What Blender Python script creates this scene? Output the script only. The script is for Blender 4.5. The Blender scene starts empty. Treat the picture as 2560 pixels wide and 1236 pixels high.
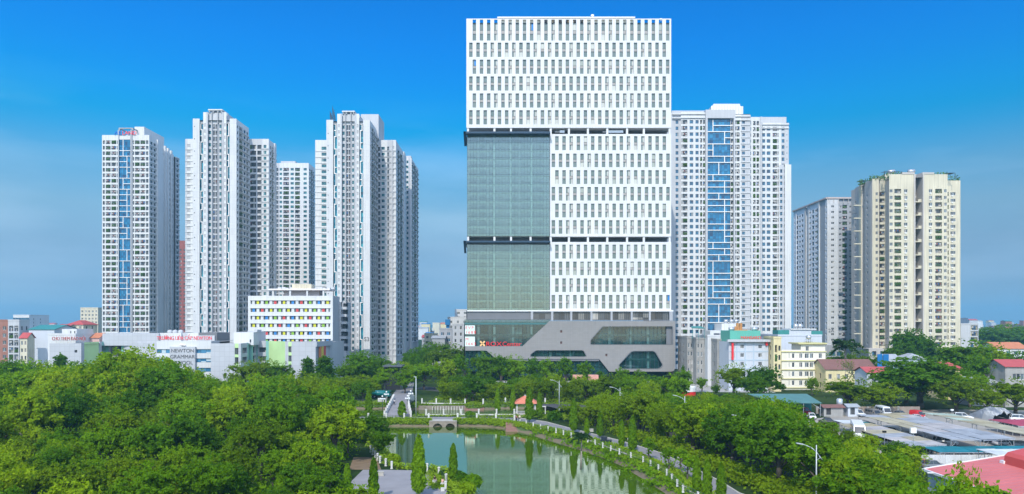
import bpy, math, random
import numpy as np
from mathutils import Matrix, Vector
from mathutils.geometry import tessellate_polygon
random.seed(7)
rng = np.random.default_rng(11)
SC = bpy.context.scene
COL = SC.collection
R = math.radians
F, HZ, CH = 1780.0, 810.0, 24.0        # focal length and horizon row in photo pixels, camera height in metres

# ---------------------------------------------------------------- camera
cd = bpy.data.cameras.new('camera')
cd.sensor_width = 36.0
cd.lens = 36.0 * F / 2560.0
cd.shift_y = (HZ - 618.0) / 2560.0
cd.clip_start, cd.clip_end = 0.5, 30000.0
cam = bpy.data.objects.new('camera', cd)
cam.location = (0, 0, CH)
cam.rotation_euler = (R(90), 0, 0)
COL.objects.link(cam)
SC.camera = cam

# ---------------------------------------------------------------- world and sun
SUN_EL, SUN_AZ = 45.0, -15.0            # azimuth measured from straight behind the camera
w = bpy.data.worlds.new('World')
SC.world = w
w.use_nodes = True
nt = w.node_tree
for n in list(nt.nodes): nt.nodes.remove(n)
wo = nt.nodes.new('ShaderNodeOutputWorld')
bg = nt.nodes.new('ShaderNodeBackground')
sky = nt.nodes.new('ShaderNodeTexSky')
sky.sky_type = 'NISHITA'
sky.sun_disc = False
sky.sun_elevation = R(SUN_EL)
sky.sun_rotation = R(180 + SUN_AZ)
sky.air_density, sky.dust_density, sky.ozone_density = 1.0, 0.3, 2.0
hs = nt.nodes.new('ShaderNodeHueSaturation')
hs.inputs['Saturation'].default_value = 1.0
hs.inputs['Value'].default_value = 2.0
# grade of the clear sky by height: pale at the horizon, deep blue above
tcz = nt.nodes.new('ShaderNodeTexCoord'); spz = nt.nodes.new('ShaderNodeSeparateXYZ')
rpz = nt.nodes.new('ShaderNodeValToRGB'); els = rpz.color_ramp.elements
GRADE = [(0.0, (0.1165, 0.1662, 0.279)), (0.05, (0.1073, 0.1437, 0.2173)), (0.1, (0.135, 0.1692, 0.2106)), (0.146, (0.1657, 0.2217, 0.2411)), (0.192, (0.1227, 0.2439, 0.2826)), (0.236, (0.0276, 0.2519, 0.3433)), (0.257, (0.0013, 0.2597, 0.3662)), (0.279, (0.0, 0.2641, 0.4104)), (0.321, (0.0, 0.2521, 0.4625)), (0.36, (0.0, 0.2463, 0.4971)), (0.46, (0.0, 0.2245, 0.5087)), (0.62, (1.12, 1.05, 0.98))]
els[0].position, els[0].color = GRADE[0][0], GRADE[0][1] + (1,)
els[1].position, els[1].color = GRADE[1][0], GRADE[1][1] + (1,)
for p_, c_ in GRADE[2:]:
    e_ = els.new(p_); e_.color = c_ + (1,)
mgz = nt.nodes.new('ShaderNodeMix'); mgz.data_type = 'RGBA'; mgz.blend_type = 'MULTIPLY'; mgz.inputs['Factor'].default_value = 1
mgb = nt.nodes.new('ShaderNodeMix'); mgb.data_type = 'RGBA'
rpb = nt.nodes.new('ShaderNodeValToRGB'); eb = rpb.color_ramp.elements   # the half of the sky behind the camera
eb[0].position, eb[0].color = 0, (.38, .40, .43, 1)
eb[1].position, eb[1].color = .30, (1.08, 1.02, .95, 1)
cz = nt.nodes.new('ShaderNodeMapRange'); cz.inputs['From Min'].default_value = .20; cz.inputs['From Max'].default_value = .30; cz.inputs['To Min'].default_value = 1; cz.inputs['To Max'].default_value = 0
cm = nt.nodes.new('ShaderNodeMath'); cm.operation = 'MULTIPLY'
mry = nt.nodes.new('ShaderNodeMapRange'); mry.inputs['From Min'].default_value = .1; mry.inputs['From Max'].default_value = .6
# thin cirrus streaks
tc = nt.nodes.new('ShaderNodeTexCoord')
mp = nt.nodes.new('ShaderNodeMapping')
mp.inputs['Scale'].default_value = (1.3, 1.3, 7.0)
mp.inputs['Location'].default_value = (2.2, 0.4, 0.3)
nz = nt.nodes.new('ShaderNodeTexNoise')
nz.inputs['Scale'].default_value = 1.6
nz.inputs['Detail'].default_value = 5.0
nz.inputs['Roughness'].default_value = 0.5
cr = nt.nodes.new('ShaderNodeValToRGB')
cr.color_ramp.elements[0].position = 0.50
cr.color_ramp.elements[0].color = (0, 0, 0, 1)
cr.color_ramp.elements[1].position = 0.74
cr.color_ramp.elements[1].color = (0.16, 0.16, 0.16, 1)
mx = nt.nodes.new('ShaderNodeMix')
mx.data_type = 'RGBA'
mx.inputs['B'].default_value = (5.6, 6.9, 8.2, 1)
L = nt.links.new
L(sky.outputs[0], hs.inputs['Color'])
L(tc.outputs['Generated'], mp.inputs['Vector'])
L(mp.outputs[0], nz.inputs['Vector'])
L(nz.outputs['Fac'], cr.inputs[0])
L(cm.outputs[0], mx.inputs['Factor'])
L(tcz.outputs['Generated'], spz.inputs[0]); L(spz.outputs[2], rpz.inputs[0]); L(spz.outputs[1], mry.inputs['Value']); L(mry.outputs[0], mgb.inputs['Factor']); L(spz.outputs[2], rpb.inputs[0]); L(spz.outputs[2], cz.inputs['Value']); L(cz.outputs[0], cm.inputs[0]); L(cr.outputs[0], cm.inputs[1]); L(hs.outputs[0], mgz.inputs['A']); L(rpz.outputs[0], mgb.inputs['B']); L(rpb.outputs[0], mgb.inputs['A']); L(mgb.outputs['Result'], mgz.inputs['B'])
L(mgz.outputs['Result'], mx.inputs['A'])
L(mx.outputs['Result'], bg.inputs['Color'])
bg.inputs['Strength'].default_value = 0.15
L(bg.outputs[0], wo.inputs[0])
sl = bpy.data.lights.new('sun', 'SUN')
sl.energy = 2.95
sl.angle = R(0.5)
sl.color = (1.0, 0.94, 0.83)
so = bpy.data.objects.new('sun', sl)
so.rotation_euler = (R(90 - SUN_EL), 0, R(SUN_AZ))
so.location = (0, -50, 200)
COL.objects.link(so)
SC.view_settings.view_transform = 'Standard'
SC.view_settings.look = 'None'
SC.view_settings.gamma = 1.0
SC.view_settings.exposure = 0.42
SC.cycles.use_denoising = True
SC.cycles.max_bounces = 6
SC.cycles.diffuse_bounces = 3
SC.cycles.glossy_bounces = 3
SC.cycles.transparent_max_bounces = 6
SC.cycles.transmission_bounces = 4
SC.cycles.volume_bounces = 0
SC.cycles.sample_clamp_indirect = 6.0

# ---------------------------------------------------------------- materials
MATS = {}
def new_mat(name):
    m = bpy.data.materials.new(name)
    m.use_nodes = True
    return m, m.node_tree, m.node_tree.nodes['Principled BSDF']

def mat(name, col, rough=0.75, var=0.10, scale=0.25, spec=0.3, metal=0.0, panel=None, bump=0.0, streak=0.0, rnd=0.0):
    """Procedural surface: base colour, weathering noise, optional panel joints (w, h, darkness) and rain streaks."""
    if name in MATS: return MATS[name]
    m, t, b = new_mat(name)
    N, Lk = t.nodes, t.links.new
    geo = N.new('ShaderNodeNewGeometry')
    no = N.new('ShaderNodeTexNoise')
    no.inputs['Scale'].default_value = scale
    no.inputs['Detail'].default_value = 6
    Lk(geo.outputs['Position'], no.inputs['Vector'])
    mr = N.new('ShaderNodeMapRange')
    mr.inputs['From Min'].default_value, mr.inputs['From Max'].default_value = 0.25, 0.75
    mr.inputs['To Min'].default_value, mr.inputs['To Max'].default_value = 1 - var, 1 + var * 0.6
    Lk(no.outputs['Fac'], mr.inputs['Value'])
    fac = mr.outputs[0]
    def mul(a, bb):
        x = N.new('ShaderNodeMath'); x.operation = 'MULTIPLY'
        Lk(a, x.inputs[0]); Lk(bb, x.inputs[1]); return x.outputs[0]
    if panel or streak:
        sp = N.new('ShaderNodeSeparateXYZ'); Lk(geo.outputs['Position'], sp.inputs[0])
        ad = N.new('ShaderNodeMath'); ad.operation = 'ADD'
        Lk(sp.outputs[0], ad.inputs[0]); Lk(sp.outputs[1], ad.inputs[1])
    if panel:
        cb = N.new('ShaderNodeCombineXYZ'); Lk(ad.outputs[0], cb.inputs[0]); Lk(sp.outputs[2], cb.inputs[1])
        br = N.new('ShaderNodeTexBrick')
        br.offset = 0.0
        br.inputs['Scale'].default_value = 1.0
        br.inputs['Brick Width'].default_value = panel[0]
        br.inputs['Row Height'].default_value = panel[1]
        br.inputs['Mortar Size'].default_value = 0.05
        br.inputs['Color1'].default_value = (1, 1, 1, 1)
        br.inputs['Color2'].default_value = (0.94, 0.94, 0.94, 1)
        br.inputs['Mortar'].default_value = (panel[2],) * 3 + (1,)
        Lk(cb.outputs[0], br.inputs['Vector'])
        fac = mul(fac, br.outputs['Color'])
    if streak:
        cb2 = N.new('ShaderNodeCombineXYZ')
        Lk(ad.outputs[0], cb2.inputs[0])
        z2 = N.new('ShaderNodeMath'); z2.operation = 'MULTIPLY'; z2.inputs[1].default_value = 0.04
        Lk(sp.outputs[2], z2.inputs[0]); Lk(z2.outputs[0], cb2.inputs[1])
        n2 = N.new('ShaderNodeTexNoise'); n2.inputs['Scale'].default_value = 1.6; n2.inputs['Detail'].default_value = 4
        Lk(cb2.outputs[0], n2.inputs['Vector'])
        m2 = N.new('ShaderNodeMapRange')
        m2.inputs['From Min'].default_value, m2.inputs['From Max'].default_value = 0.35, 0.7
        m2.inputs['To Min'].default_value, m2.inputs['To Max'].default_value = 1.0, 1 - streak
        Lk(n2.outputs['Fac'], m2.inputs['Value'])
        fac = mul(fac, m2.outputs[0])
    if rnd:
        m3 = N.new('ShaderNodeMapRange')
        m3.inputs['To Min'].default_value, m3.inputs['To Max'].default_value = 1 - rnd, 1 + rnd
        Lk(geo.outputs['Random Per Island'], m3.inputs['Value'])
        fac = mul(fac, m3.outputs[0])
    mxn = N.new('ShaderNodeMix'); mxn.data_type = 'RGBA'; mxn.blend_type = 'MULTIPLY'
    mxn.inputs['Factor'].default_value = 1.0
    mxn.inputs['A'].default_value = tuple(col) + (1,)
    cc = N.new('ShaderNodeCombineColor')
    for i in range(3): Lk(fac, cc.inputs[i])
    Lk(cc.outputs[0], mxn.inputs['B'])
    Lk(mxn.outputs['Result'], b.inputs['Base Color'])
    b.inputs['Roughness'].default_value = rough
    b.inputs['Specular IOR Level'].default_value = spec
    b.inputs['Metallic'].default_value = metal
    if bump:
        bp = N.new('ShaderNodeBump'); bp.inputs['Strength'].default_value = bump; bp.inputs['Distance'].default_value = 0.1
        Lk(no.outputs['Fac'], bp.inputs['Height']); Lk(bp.outputs[0], b.inputs['Normal'])
    MATS[name] = m
    return m

def glass(name, stops, rough=0.06, spec=0.6):
    """Window glass whose tone differs from pane to pane (what stands or hangs behind it)."""
    if name in MATS: return MATS[name]
    m, t, b = new_mat(name)
    N, Lk = t.nodes, t.links.new
    geo = N.new('ShaderNodeNewGeometry')
    oi = N.new('ShaderNodeObjectInfo')
    ad = N.new('ShaderNodeMath'); ad.operation = 'ADD'
    Lk(geo.outputs['Random Per Island'], ad.inputs[0]); Lk(oi.outputs['Random'], ad.inputs[1])
    fr = N.new('ShaderNodeMath'); fr.operation = 'FRACT'; Lk(ad.outputs[0], fr.inputs[0])
    rp = N.new('ShaderNodeValToRGB'); rp.color_ramp.interpolation = 'CONSTANT'
    els = rp.color_ramp.elements
    els[0].position, els[0].color = 0.0, tuple(stops[0][1]) + (1,)
    els[1].position, els[1].color = stops[1][0], tuple(stops[1][1]) + (1,)
    for p, c in stops[2:]:
        e = els.new(p); e.color = tuple(c) + (1,)
    Lk(fr.outputs[0], rp.inputs[0])
    Lk(rp.outputs[0], b.inputs['Base Color'])
    b.inputs['Roughness'].default_value = rough
    b.inputs['Specular IOR Level'].default_value = spec
    MATS[name] = m
    return m

def clear_glass(name, tint, body, fac_t=0.55, fac_g=0.18, wob=.12):
    """Tinted curtain-wall glass that lets the floors behind show."""
    if name in MATS: return MATS[name]
    m, t, b = new_mat(name)
    N, Lk = t.nodes, t.links.new
    N.remove(b)
    out = N['Material Output']
    tr = N.new('ShaderNodeBsdfTransparent'); tr.inputs[0].default_value = tuple(tint) + (1,)
    df = N.new('ShaderNodeBsdfDiffuse'); df.inputs[0].default_value = tuple(body) + (1,)
    gl = N.new('ShaderNodeBsdfGlossy'); gl.inputs[0].default_value = (0.85, 0.95, 0.92, 1); gl.inputs['Roughness'].default_value = 0.04
    gn = N.new('ShaderNodeTexNoise'); gn.inputs['Scale'].default_value = .22; gn.inputs['Detail'].default_value = 3; gb = N.new('ShaderNodeBump'); gb.inputs['Strength'].default_value = wob; gb.inputs['Distance'].default_value = .3; Lk(N.new('ShaderNodeNewGeometry').outputs['Position'], gn.inputs['Vector']); Lk(gn.outputs['Fac'], gb.inputs['Height']); Lk(gb.outputs[0], gl.inputs['Normal'])
    geo = N.new('ShaderNodeNewGeometry')
    mr = N.new('ShaderNodeMapRange'); mr.inputs['To Min'].default_value = fac_t - 0.17; mr.inputs['To Max'].default_value = fac_t + 0.15
    Lk(geo.outputs['Random Per Island'], mr.inputs['Value'])
    m1 = N.new('ShaderNodeMixShader'); Lk(mr.outputs[0], m1.inputs[0]); Lk(df.outputs[0], m1.inputs[1]); Lk(tr.outputs[0], m1.inputs[2])
    m2 = N.new('ShaderNodeMixShader'); m2.inputs[0].default_value = fac_g; Lk(m1.outputs[0], m2.inputs[1]); Lk(gl.outputs[0], m2.inputs[2])
    Lk(m2.outputs[0], out.inputs[0])
    MATS[name] = m
    return m

def foliage(name, c_dark, c_light, transl=0.40, rough=0.65, spec=0.06):
    if name in MATS: return MATS[name]
    m, t, b = new_mat(name)
    N, Lk = t.nodes, t.links.new
    out = N['Material Output']
    geo = N.new('ShaderNodeNewGeometry')
    oi = N.new('ShaderNodeObjectInfo')
    a1 = N.new('ShaderNodeMath'); a1.operation = 'MULTIPLY'; a1.inputs[1].default_value = 0.70
    Lk(oi.outputs['Random'], a1.inputs[0])
    a2 = N.new('ShaderNodeMath'); a2.operation = 'MULTIPLY_ADD'; a2.inputs[1].default_value = 0.30
    Lk(geo.outputs['Random Per Island'], a2.inputs[0]); Lk(a1.outputs[0], a2.inputs[2])
    mxn = N.new('ShaderNodeMix'); mxn.data_type = 'RGBA'
    mxn.inputs['A'].default_value = tuple(c_dark) + (1,); mxn.inputs['B'].default_value = tuple(c_light) + (1,)
    Lk(a2.outputs[0], mxn.inputs['Factor'])
    Lk(mxn.outputs['Result'], b.inputs['Base Color'])
    b.inputs['Roughness'].default_value = rough
    b.inputs['Specular IOR Level'].default_value = spec
    tl = N.new('ShaderNodeBsdfTranslucent')
    br = N.new('ShaderNodeMix'); br.data_type = 'RGBA'; br.blend_type = 'MULTIPLY'; br.inputs['Factor'].default_value = 1
    br.inputs['B'].default_value = (1.75, 1.5, 0.4, 1)
    Lk(mxn.outputs['Result'], br.inputs['A']); Lk(br.outputs['Result'], tl.inputs[0])
    ms = N.new('ShaderNodeMixShader'); ms.inputs[0].default_value = transl
    Lk(b.outputs[0], ms.inputs[1]); Lk(tl.outputs[0], ms.inputs[2]); Lk(ms.outputs[0], out.inputs[0])
    MATS[name] = m
    return m

# ---------------------------------------------------------------- mesh and object helpers
def fx(x, D): return (x - 1280.0) * D / F
def fz(y, D): return CH - (y - HZ) * D / F
def gp(x, y, z=0.0):
    """Where the sight line of a photo pixel meets the level z: how I measured the ground plan."""
    D = (CH - z) * F / (y - HZ)
    return Vector((fx(x, D), D, z))

class MB:
    def __init__(s): s.v, s.f, s.m = [], [], []
    def poly(s, pts, m=0):
        n = len(s.v); s.v.extend(tuple(p) for p in pts); s.f.append(tuple(range(n, n + len(pts)))); s.m.append(m)
    def box(s, x0, x1, y0, y1, z0, z1, m=0, M=None):
        P = [(x0,y0,z0),(x1,y0,z0),(x1,y1,z0),(x0,y1,z0),(x0,y0,z1),(x1,y0,z1),(x1,y1,z1),(x0,y1,z1)]
        if M is not None: P = [tuple(M @ Vector(p)) for p in P]
        n = len(s.v); s.v.extend(P)
        for q in ((0,3,2,1),(4,5,6,7),(0,1,5,4),(1,2,6,5),(2,3,7,6),(3,0,4,7)):
            s.f.append(tuple(n + i for i in q)); s.m.append(m)
    def prism(s, pts, z0, z1, m=0, mtop=None):
        """Upright prism over a counter-clockwise plan."""
        n = len(s.v); k = len(pts)
        s.v.extend((p[0], p[1], z0) for p in pts); s.v.extend((p[0], p[1], z1) for p in pts)
        for i in range(k):
            j = (i + 1) % k
            s.f.append((n+i, n+j, n+k+j, n+k+i)); s.m.append(m)
        s.f.append(tuple(n + k + i for i in range(k))); s.m.append(m if mtop is None else mtop)
    def tube(s, p0, p1, r0, r1=None, n=8, m=0, cap=True):
        r1 = r0 if r1 is None else r1
        p0, p1 = Vector(p0), Vector(p1)
        d = (p1 - p0).normalized()
        a = d.orthogonal().normalized(); b = d.cross(a)
        k = len(s.v)
        for p, r in ((p0, r0), (p1, r1)):
            for i in range(n):
                t = 2 * math.pi * i / n
                s.v.append(tuple(p + a * (r * math.cos(t)) + b * (r * math.sin(t))))
        for i in range(n):
            j = (i + 1) % n
            s.f.append((k+i, k+j, k+n+j, k+n+i)); s.m.append(m)
        if cap:
            s.f.append(tuple(k + n + i for i in range(n))); s.m.append(m)
            s.f.append(tuple(k + n - 1 - i for i in range(n))); s.m.append(m)
    def path(s, pts, rad, n=7, m=0):
        for i in range(len(pts) - 1):
            r0 = rad[i] if isinstance(rad, (list, tuple)) else rad
            r1 = rad[i+1] if isinstance(rad, (list, tuple)) else rad
            s.tube(pts[i], pts[i+1], r0, r1, n, m)
    def lathe(s, prof, cx=0, cy=0, n=12, m=0):
        k = len(s.v)
        for r, z in prof:
            for i in range(n):
                t = 2 * math.pi * i / n
                s.v.append((cx + r*math.cos(t), cy + r*math.sin(t), z))
        for a in range(len(prof) - 1):
            for i in range(n):
                j = (i + 1) % n
                s.f.append((k+a*n+i, k+a*n+j, k+(a+1)*n+j, k+(a+1)*n+i)); s.m.append(m)
        s.f.append(tuple(k + (len(prof)-1)*n + i for i in range(n))); s.m.append(m)
    def mesh(s, name, mats, smooth=False):
        me = bpy.data.meshes.new(name)
        me.from_pydata(s.v, [], s.f)
        for mm in mats: me.materials.append(mm)
        if len(mats) > 1: me.polygons.foreach_set('material_index', s.m)
        if smooth: me.polygons.foreach_set('use_smooth', [True] * len(s.f))
        me.update()
        return me
    def build(s, name, mats, parent=None, smooth=False, local=False):
        if not isinstance(mats, (list, tuple)): mats = [mats]
        o = bpy.data.objects.new(name, s.mesh(name, mats, smooth))
        COL.objects.link(o)
        if parent is not None:
            o.parent = parent
            if not local: o.matrix_parent_inverse = wmat(parent).inverted()
        return o

def wmat(o):
    M = Matrix.LocRotScale(o.location, o.rotation_euler, o.scale)
    return M if o.parent is None else wmat(o.parent) @ o.matrix_parent_inverse @ M

def tag(o, label=None, cat=None, group=None, kind=None):
    if label: o['label'] = label
    if cat: o['category'] = cat
    if group: o['group'] = group
    if kind: o['kind'] = kind
    return o

def thing(name, label, cat, loc=(0, 0, 0), rotz=0.0, group=None):
    o = bpy.data.objects.new(name, None)
    o.empty_display_size = 1.0
    o.location = loc; o.rotation_euler = (0, 0, rotz)
    COL.objects.link(o)
    return tag(o, label, cat, group)

def copy_tree(o, loc=None, rotz=None, scale=None, label=None, parent=None, group=None):
    c = o.copy(); COL.objects.link(c)
    if parent is not None: c.parent = parent
    if loc is not None: c.location = loc
    if rotz is not None: c.rotation_euler = (0, 0, rotz)
    if scale is not None: c.scale = scale if isinstance(scale, (tuple, list)) else (scale,) * 3
    if label: c['label'] = label
    if group: c['group'] = group
    for ch in list(o.children): copy_tree(ch, parent=c)
    return c

def text(s, size, name, m, parent, loc, rotz=0.0, ext=0.12, width=None, spacing=1.0, align='LEFT'):
    """Raised lettering standing upright, facing -Y before rotz."""
    cu = bpy.data.curves.new(name, 'FONT')
    cu.body = s; cu.size = size; cu.extrude = ext; cu.space_character = spacing; cu.align_x = align
    tmp = bpy.data.objects.new('tmp', cu)
    COL.objects.link(tmp)
    bpy.context.view_layer.update()
    me = bpy.data.meshes.new_from_object(tmp.evaluated_get(bpy.context.evaluated_depsgraph_get()))
    bpy.data.objects.remove(tmp); bpy.data.curves.remove(cu)
    me.name = name; me.materials.clear(); me.materials.append(m)
    xs = [v.co.x for v in me.vertices]
    k = 1.0
    if width: k = width / (max(xs) - min(xs))
    o = bpy.data.objects.new(name, me); COL.objects.link(o)
    o.parent = parent
    if parent is not None: o.matrix_parent_inverse = wmat(parent).inverted()
    o.location = loc; o.rotation_euler = (R(90), 0, rotz); o.scale = (k, 1, 1)
    return o

def plate(name, outer, holes, y, depth, m, parent, mi=None):
    """Flat cladding sheet in the XZ plane with shaped openings, depth thick (towards +Y)."""
    loops = [[Vector((p[0], p[1], 0)) for p in outer]] + [[Vector((p[0], p[1], 0)) for p in h] for h in holes]
    flat = [p for l in loops for p in l]
    b = MB()
    for t in tessellate_polygon(loops):
        P = [flat[i] for i in t]
        if (P[1]-P[0]).cross(P[2]-P[0]).z < 0: P.reverse()
        b.poly([(p.x, y, p.y) for p in P])
    for l in loops:
        for i in range(len(l)):
            p, q = l[i], l[(i + 1) % len(l)]
            b.poly([(p.x, y, p.y), (q.x, y, q.y), (q.x, y + depth, q.y), (p.x, y + depth, p.y)])
    return b.build(name, m, parent)

def round_poly(pts, r, n=4):
    out = []
    k = len(pts)
    for i in range(k):
        p0, p1, p2 = (Vector(pts[(i + d) % k]) for d in (-1, 0, 1))
        a, c = (p0 - p1), (p2 - p1)
        q = min(r, a.length * .45, c.length * .45)
        A, C = p1 + a.normalized() * q, p1 + c.normalized() * q
        for j in range(n + 1):
            t = j / n
            out.append(tuple((1-t)**2 * A + 2*t*(1-t) * p1 + t*t * C))
    return out
# ---------------------------------------------------------------- palette
WHITE = mat('white_render', (0.645, 0.65, 0.65), 0.6, 0.06, 0.08, streak=0.14)
WHITE2 = mat('white_panel', (0.68, 0.68, 0.68), 0.45, 0.06, 0.05, panel=(3.05, 3.59, 0.90), streak=0.07)
SLABW = mat('white_tile', (0.61, 0.615, 0.62), 0.55, 0.05, 0.1, panel=(2.4, 3.2, 0.80), streak=0.12)
PALEG = mat('pale_grey_render', (0.50, 0.51, 0.53), 0.7, 0.06, 0.1, streak=0.12)
MIDG = mat('mid_grey_render', (0.36, 0.37, 0.39), 0.7, 0.06, 0.1, streak=0.10)
DARKG = mat('dark_grey_render', (0.16, 0.165, 0.175), 0.7, 0.08, 0.2)
CLAD = mat('grey_cladding', (0.255, 0.245, 0.235), 0.55, 0.05, 0.15, panel=(2.2, 0.9, 0.90), streak=0.06)
STEEL = mat('dark_steel', (0.06, 0.075, 0.09), 0.4, 0.1, 0.5, metal=0.3)
SILVER = mat('galvanised_steel', (0.55, 0.56, 0.58), 0.4, 0.12, 1.0, metal=0.7)
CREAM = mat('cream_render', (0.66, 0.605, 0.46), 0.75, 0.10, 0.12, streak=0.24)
TAUPE = mat('taupe_and_shaded_cream', (0.50, 0.465, 0.43), 0.75, 0.06, 0.12, streak=0.08)  # grey of piers and base; also shade put into the cream tower's steps
CONC = mat('concrete', (0.36, 0.35, 0.33), 0.85, 0.18, 0.4, streak=0.22)
DARK = mat('void_shade', (0.025, 0.028, 0.032), 0.8, 0.2, 0.5)  # near-black for sheets that stand in for shade in openings
ROOFG = mat('roof_screed', (0.33, 0.33, 0.33), 0.9, 0.15, 0.2)
FRAMEW = mat('white_frame', (0.78, 0.78, 0.77), 0.5, 0.03, 1.0)
FRAMED = mat('dark_frame', (0.05, 0.055, 0.06), 0.5, 0.05, 1.0)
SPAND = mat('taupe_spandrel', (0.36, 0.34, 0.32), 0.5, 0.06, 1.0)
BLIND = mat('white_blind', (0.50, 0.51, 0.48), 0.8, 0.08, 1.0)
BLUEP = mat('blue_film', (0.02, 0.22, 0.62), 0.5, 0.05, 1.0)
RED = mat('red_letters', (0.72, 0.03, 0.035), 0.45, 0.05, 1.0)
BLUEL = mat('blue_letters', (0.02, 0.15, 0.55), 0.45, 0.05, 1.0)
GREYL = mat('grey_letters', (0.12, 0.12, 0.13), 0.5, 0.05, 1.0)
ORANGE = mat('pale_orange_emblem', (0.85, 0.52, 0.22), 0.5, 0.05, 1.0)
PLANTG = mat('balcony_plants', (0.055, 0.13, 0.02), 0.7, 0.35, 2.0, rnd=0.5)
CLOTH = mat('red_cloth', (0.34, 0.13, 0.11), 0.9, 0.2, 2.0)
CLOTHB = mat('blue_cloth', (0.06, 0.17, 0.42), 0.9, 0.2, 2.0)
CLOTHW = mat('pale_cloth', (0.62, 0.60, 0.58), 0.9, 0.2, 2.0)
G_OFF = glass('office_glass', [(0, (.135,.175,.155)), (.5, (.155,.195,.175)), (.8, (.18,.215,.19)), (.93, (.34,.37,.32)), (.97, (.52,.53,.47))], 0.08, 0.55)
G_TEAL = glass('teal_glass', [(0, (.03,.12,.14)), (.35, (.04,.17,.19)), (.6, (.025,.075,.10)), (.85, (.07,.23,.24)), (.95, (.18,.28,.28))])
G_BLUE = glass('blue_glass', [(0, (.035,.11,.19)), (.3, (.03,.075,.135)), (.6, (.05,.16,.26)), (.85, (.04,.05,.08)), (.94, (.25,.27,.28))])
G_DARK = glass('dark_glass', [(0, (.05,.052,.055)), (.3, (.08,.085,.09)), (.6, (.11,.12,.13)), (.85, (.22,.22,.21)), (.95, (.42,.41,.38))])
G_HOUSE = glass('house_glass', [(0, (.05,.055,.06)), (.4, (.09,.10,.11)), (.7, (.14,.17,.19)), (.9, (.25,.22,.20)), (.97, (.4,.38,.36))])
G_STRIP = glass('azure_glass', [(0, (.010,.13,.27)), (.3, (.014,.16,.33)), (.55, (.010,.095,.21)), (.75, (.02,.20,.38)), (.93, (.016,.055,.13))], 0.05, 0.5)
G_TSTRIP = glass('turquoise_glass', [(0, (.02,.17,.25)), (.3, (.03,.24,.33)), (.55, (.018,.12,.19)), (.8, (.06,.32,.38)), (.95, (.03,.07,.10))], 0.05, 0.5)
CW = clear_glass('green_curtain_glass', (0.50, 0.66, 0.60), (0.11, 0.19, 0.17), 0.58, 0.15)
CWP = clear_glass('clear_podium_glass', (0.42, 0.60, 0.60), (0.03, 0.10, 0.105), 0.66, 0.10, .04)

# ---------------------------------------------------------------- facade kit
RAW = {}
def raw_window(w, h, depth, g, style, var):
    key = ('w', round(w, 1), round(h, 1), depth, g.name, style, var)
    if key in RAW: return key
    b = MB(); y = depth
    fw = 0.07
    def pane(x0, x1, z0, z1, m=0): b.poly([(x0, y, z0), (x1, y, z0), (x1, y, z1), (x0, y, z1)], m)
    def bar(x0, x1, z0, z1, m=1, p=0.06): b.box(x0, x1, y - p, y + 0.01, z0, z1, m)
    if style == 'office':                                   # two storeys of glass with a spandrel between
        za, zb = h * 0.40, h * 0.585
        if var == 3: pane(0, w, za, zb, 2); pane(0, w * .5, 0, za); pane(w * .5, w, 0, za, 3); pane(0, w * .5, zb, h); pane(w * .5, w, zb, h, 3)
        elif var == 4: pane(0, w, za, zb, 2); pane(0, w, 0, za, 3 if h < 7 else 0); pane(0, w, zb, h)
        elif var == 5: pane(0, w, za, zb, 2); pane(0, w, 0, za); pane(0, w * .5, zb, h); pane(w * .5, w, zb, h, 4)
        else: pane(0, w, za, zb, 2); pane(0, w, 0, za); pane(0, w, zb, h)
        for z in (za, zb): bar(0, w, z - .05, z + .05)
        bar(0, w, za * 0.9 - .03, za * 0.9 + .03); bar(0, w, h * .93 - .03, h * .93 + .03)
        bar(0, .06, 0, h); bar(w - .06, w, 0, h)
        RAW[key] = (b.v, b.f, b.m, (g, FRAMED, SPAND, BLIND, BLUEP)); return key
    n = 1 if w < 1.1 else (2 if w < 2.4 else 3)
    for i in range(n):
        x0, x1 = w * i / n, w * (i + 1) / n
        if style == 'plain' and h > 1.3 and var % 2:
            pane(x0, x1, 0, h * .3); pane(x0, x1, h * .3, h)
        else: pane(x0, x1, 0, h)
        if i: bar(x0 - .035, x0 + .035, fw, h - fw)
    bar(0, w, 0, fw); bar(0, w, h - fw, h); bar(0, fw, fw, h - fw); bar(w - fw, w, fw, h - fw)
    if style == 'hood':                                     # air conditioner under the sill
        b.box(w * .15, w * .15 + .8, -0.35, 0.02, -0.62, -0.08, 2)
    RAW[key] = (b.v, b.f, b.m, (g, FRAMEW if style in ('pale', 'hood') else FRAMED, FRAMEW)); return key

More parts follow.
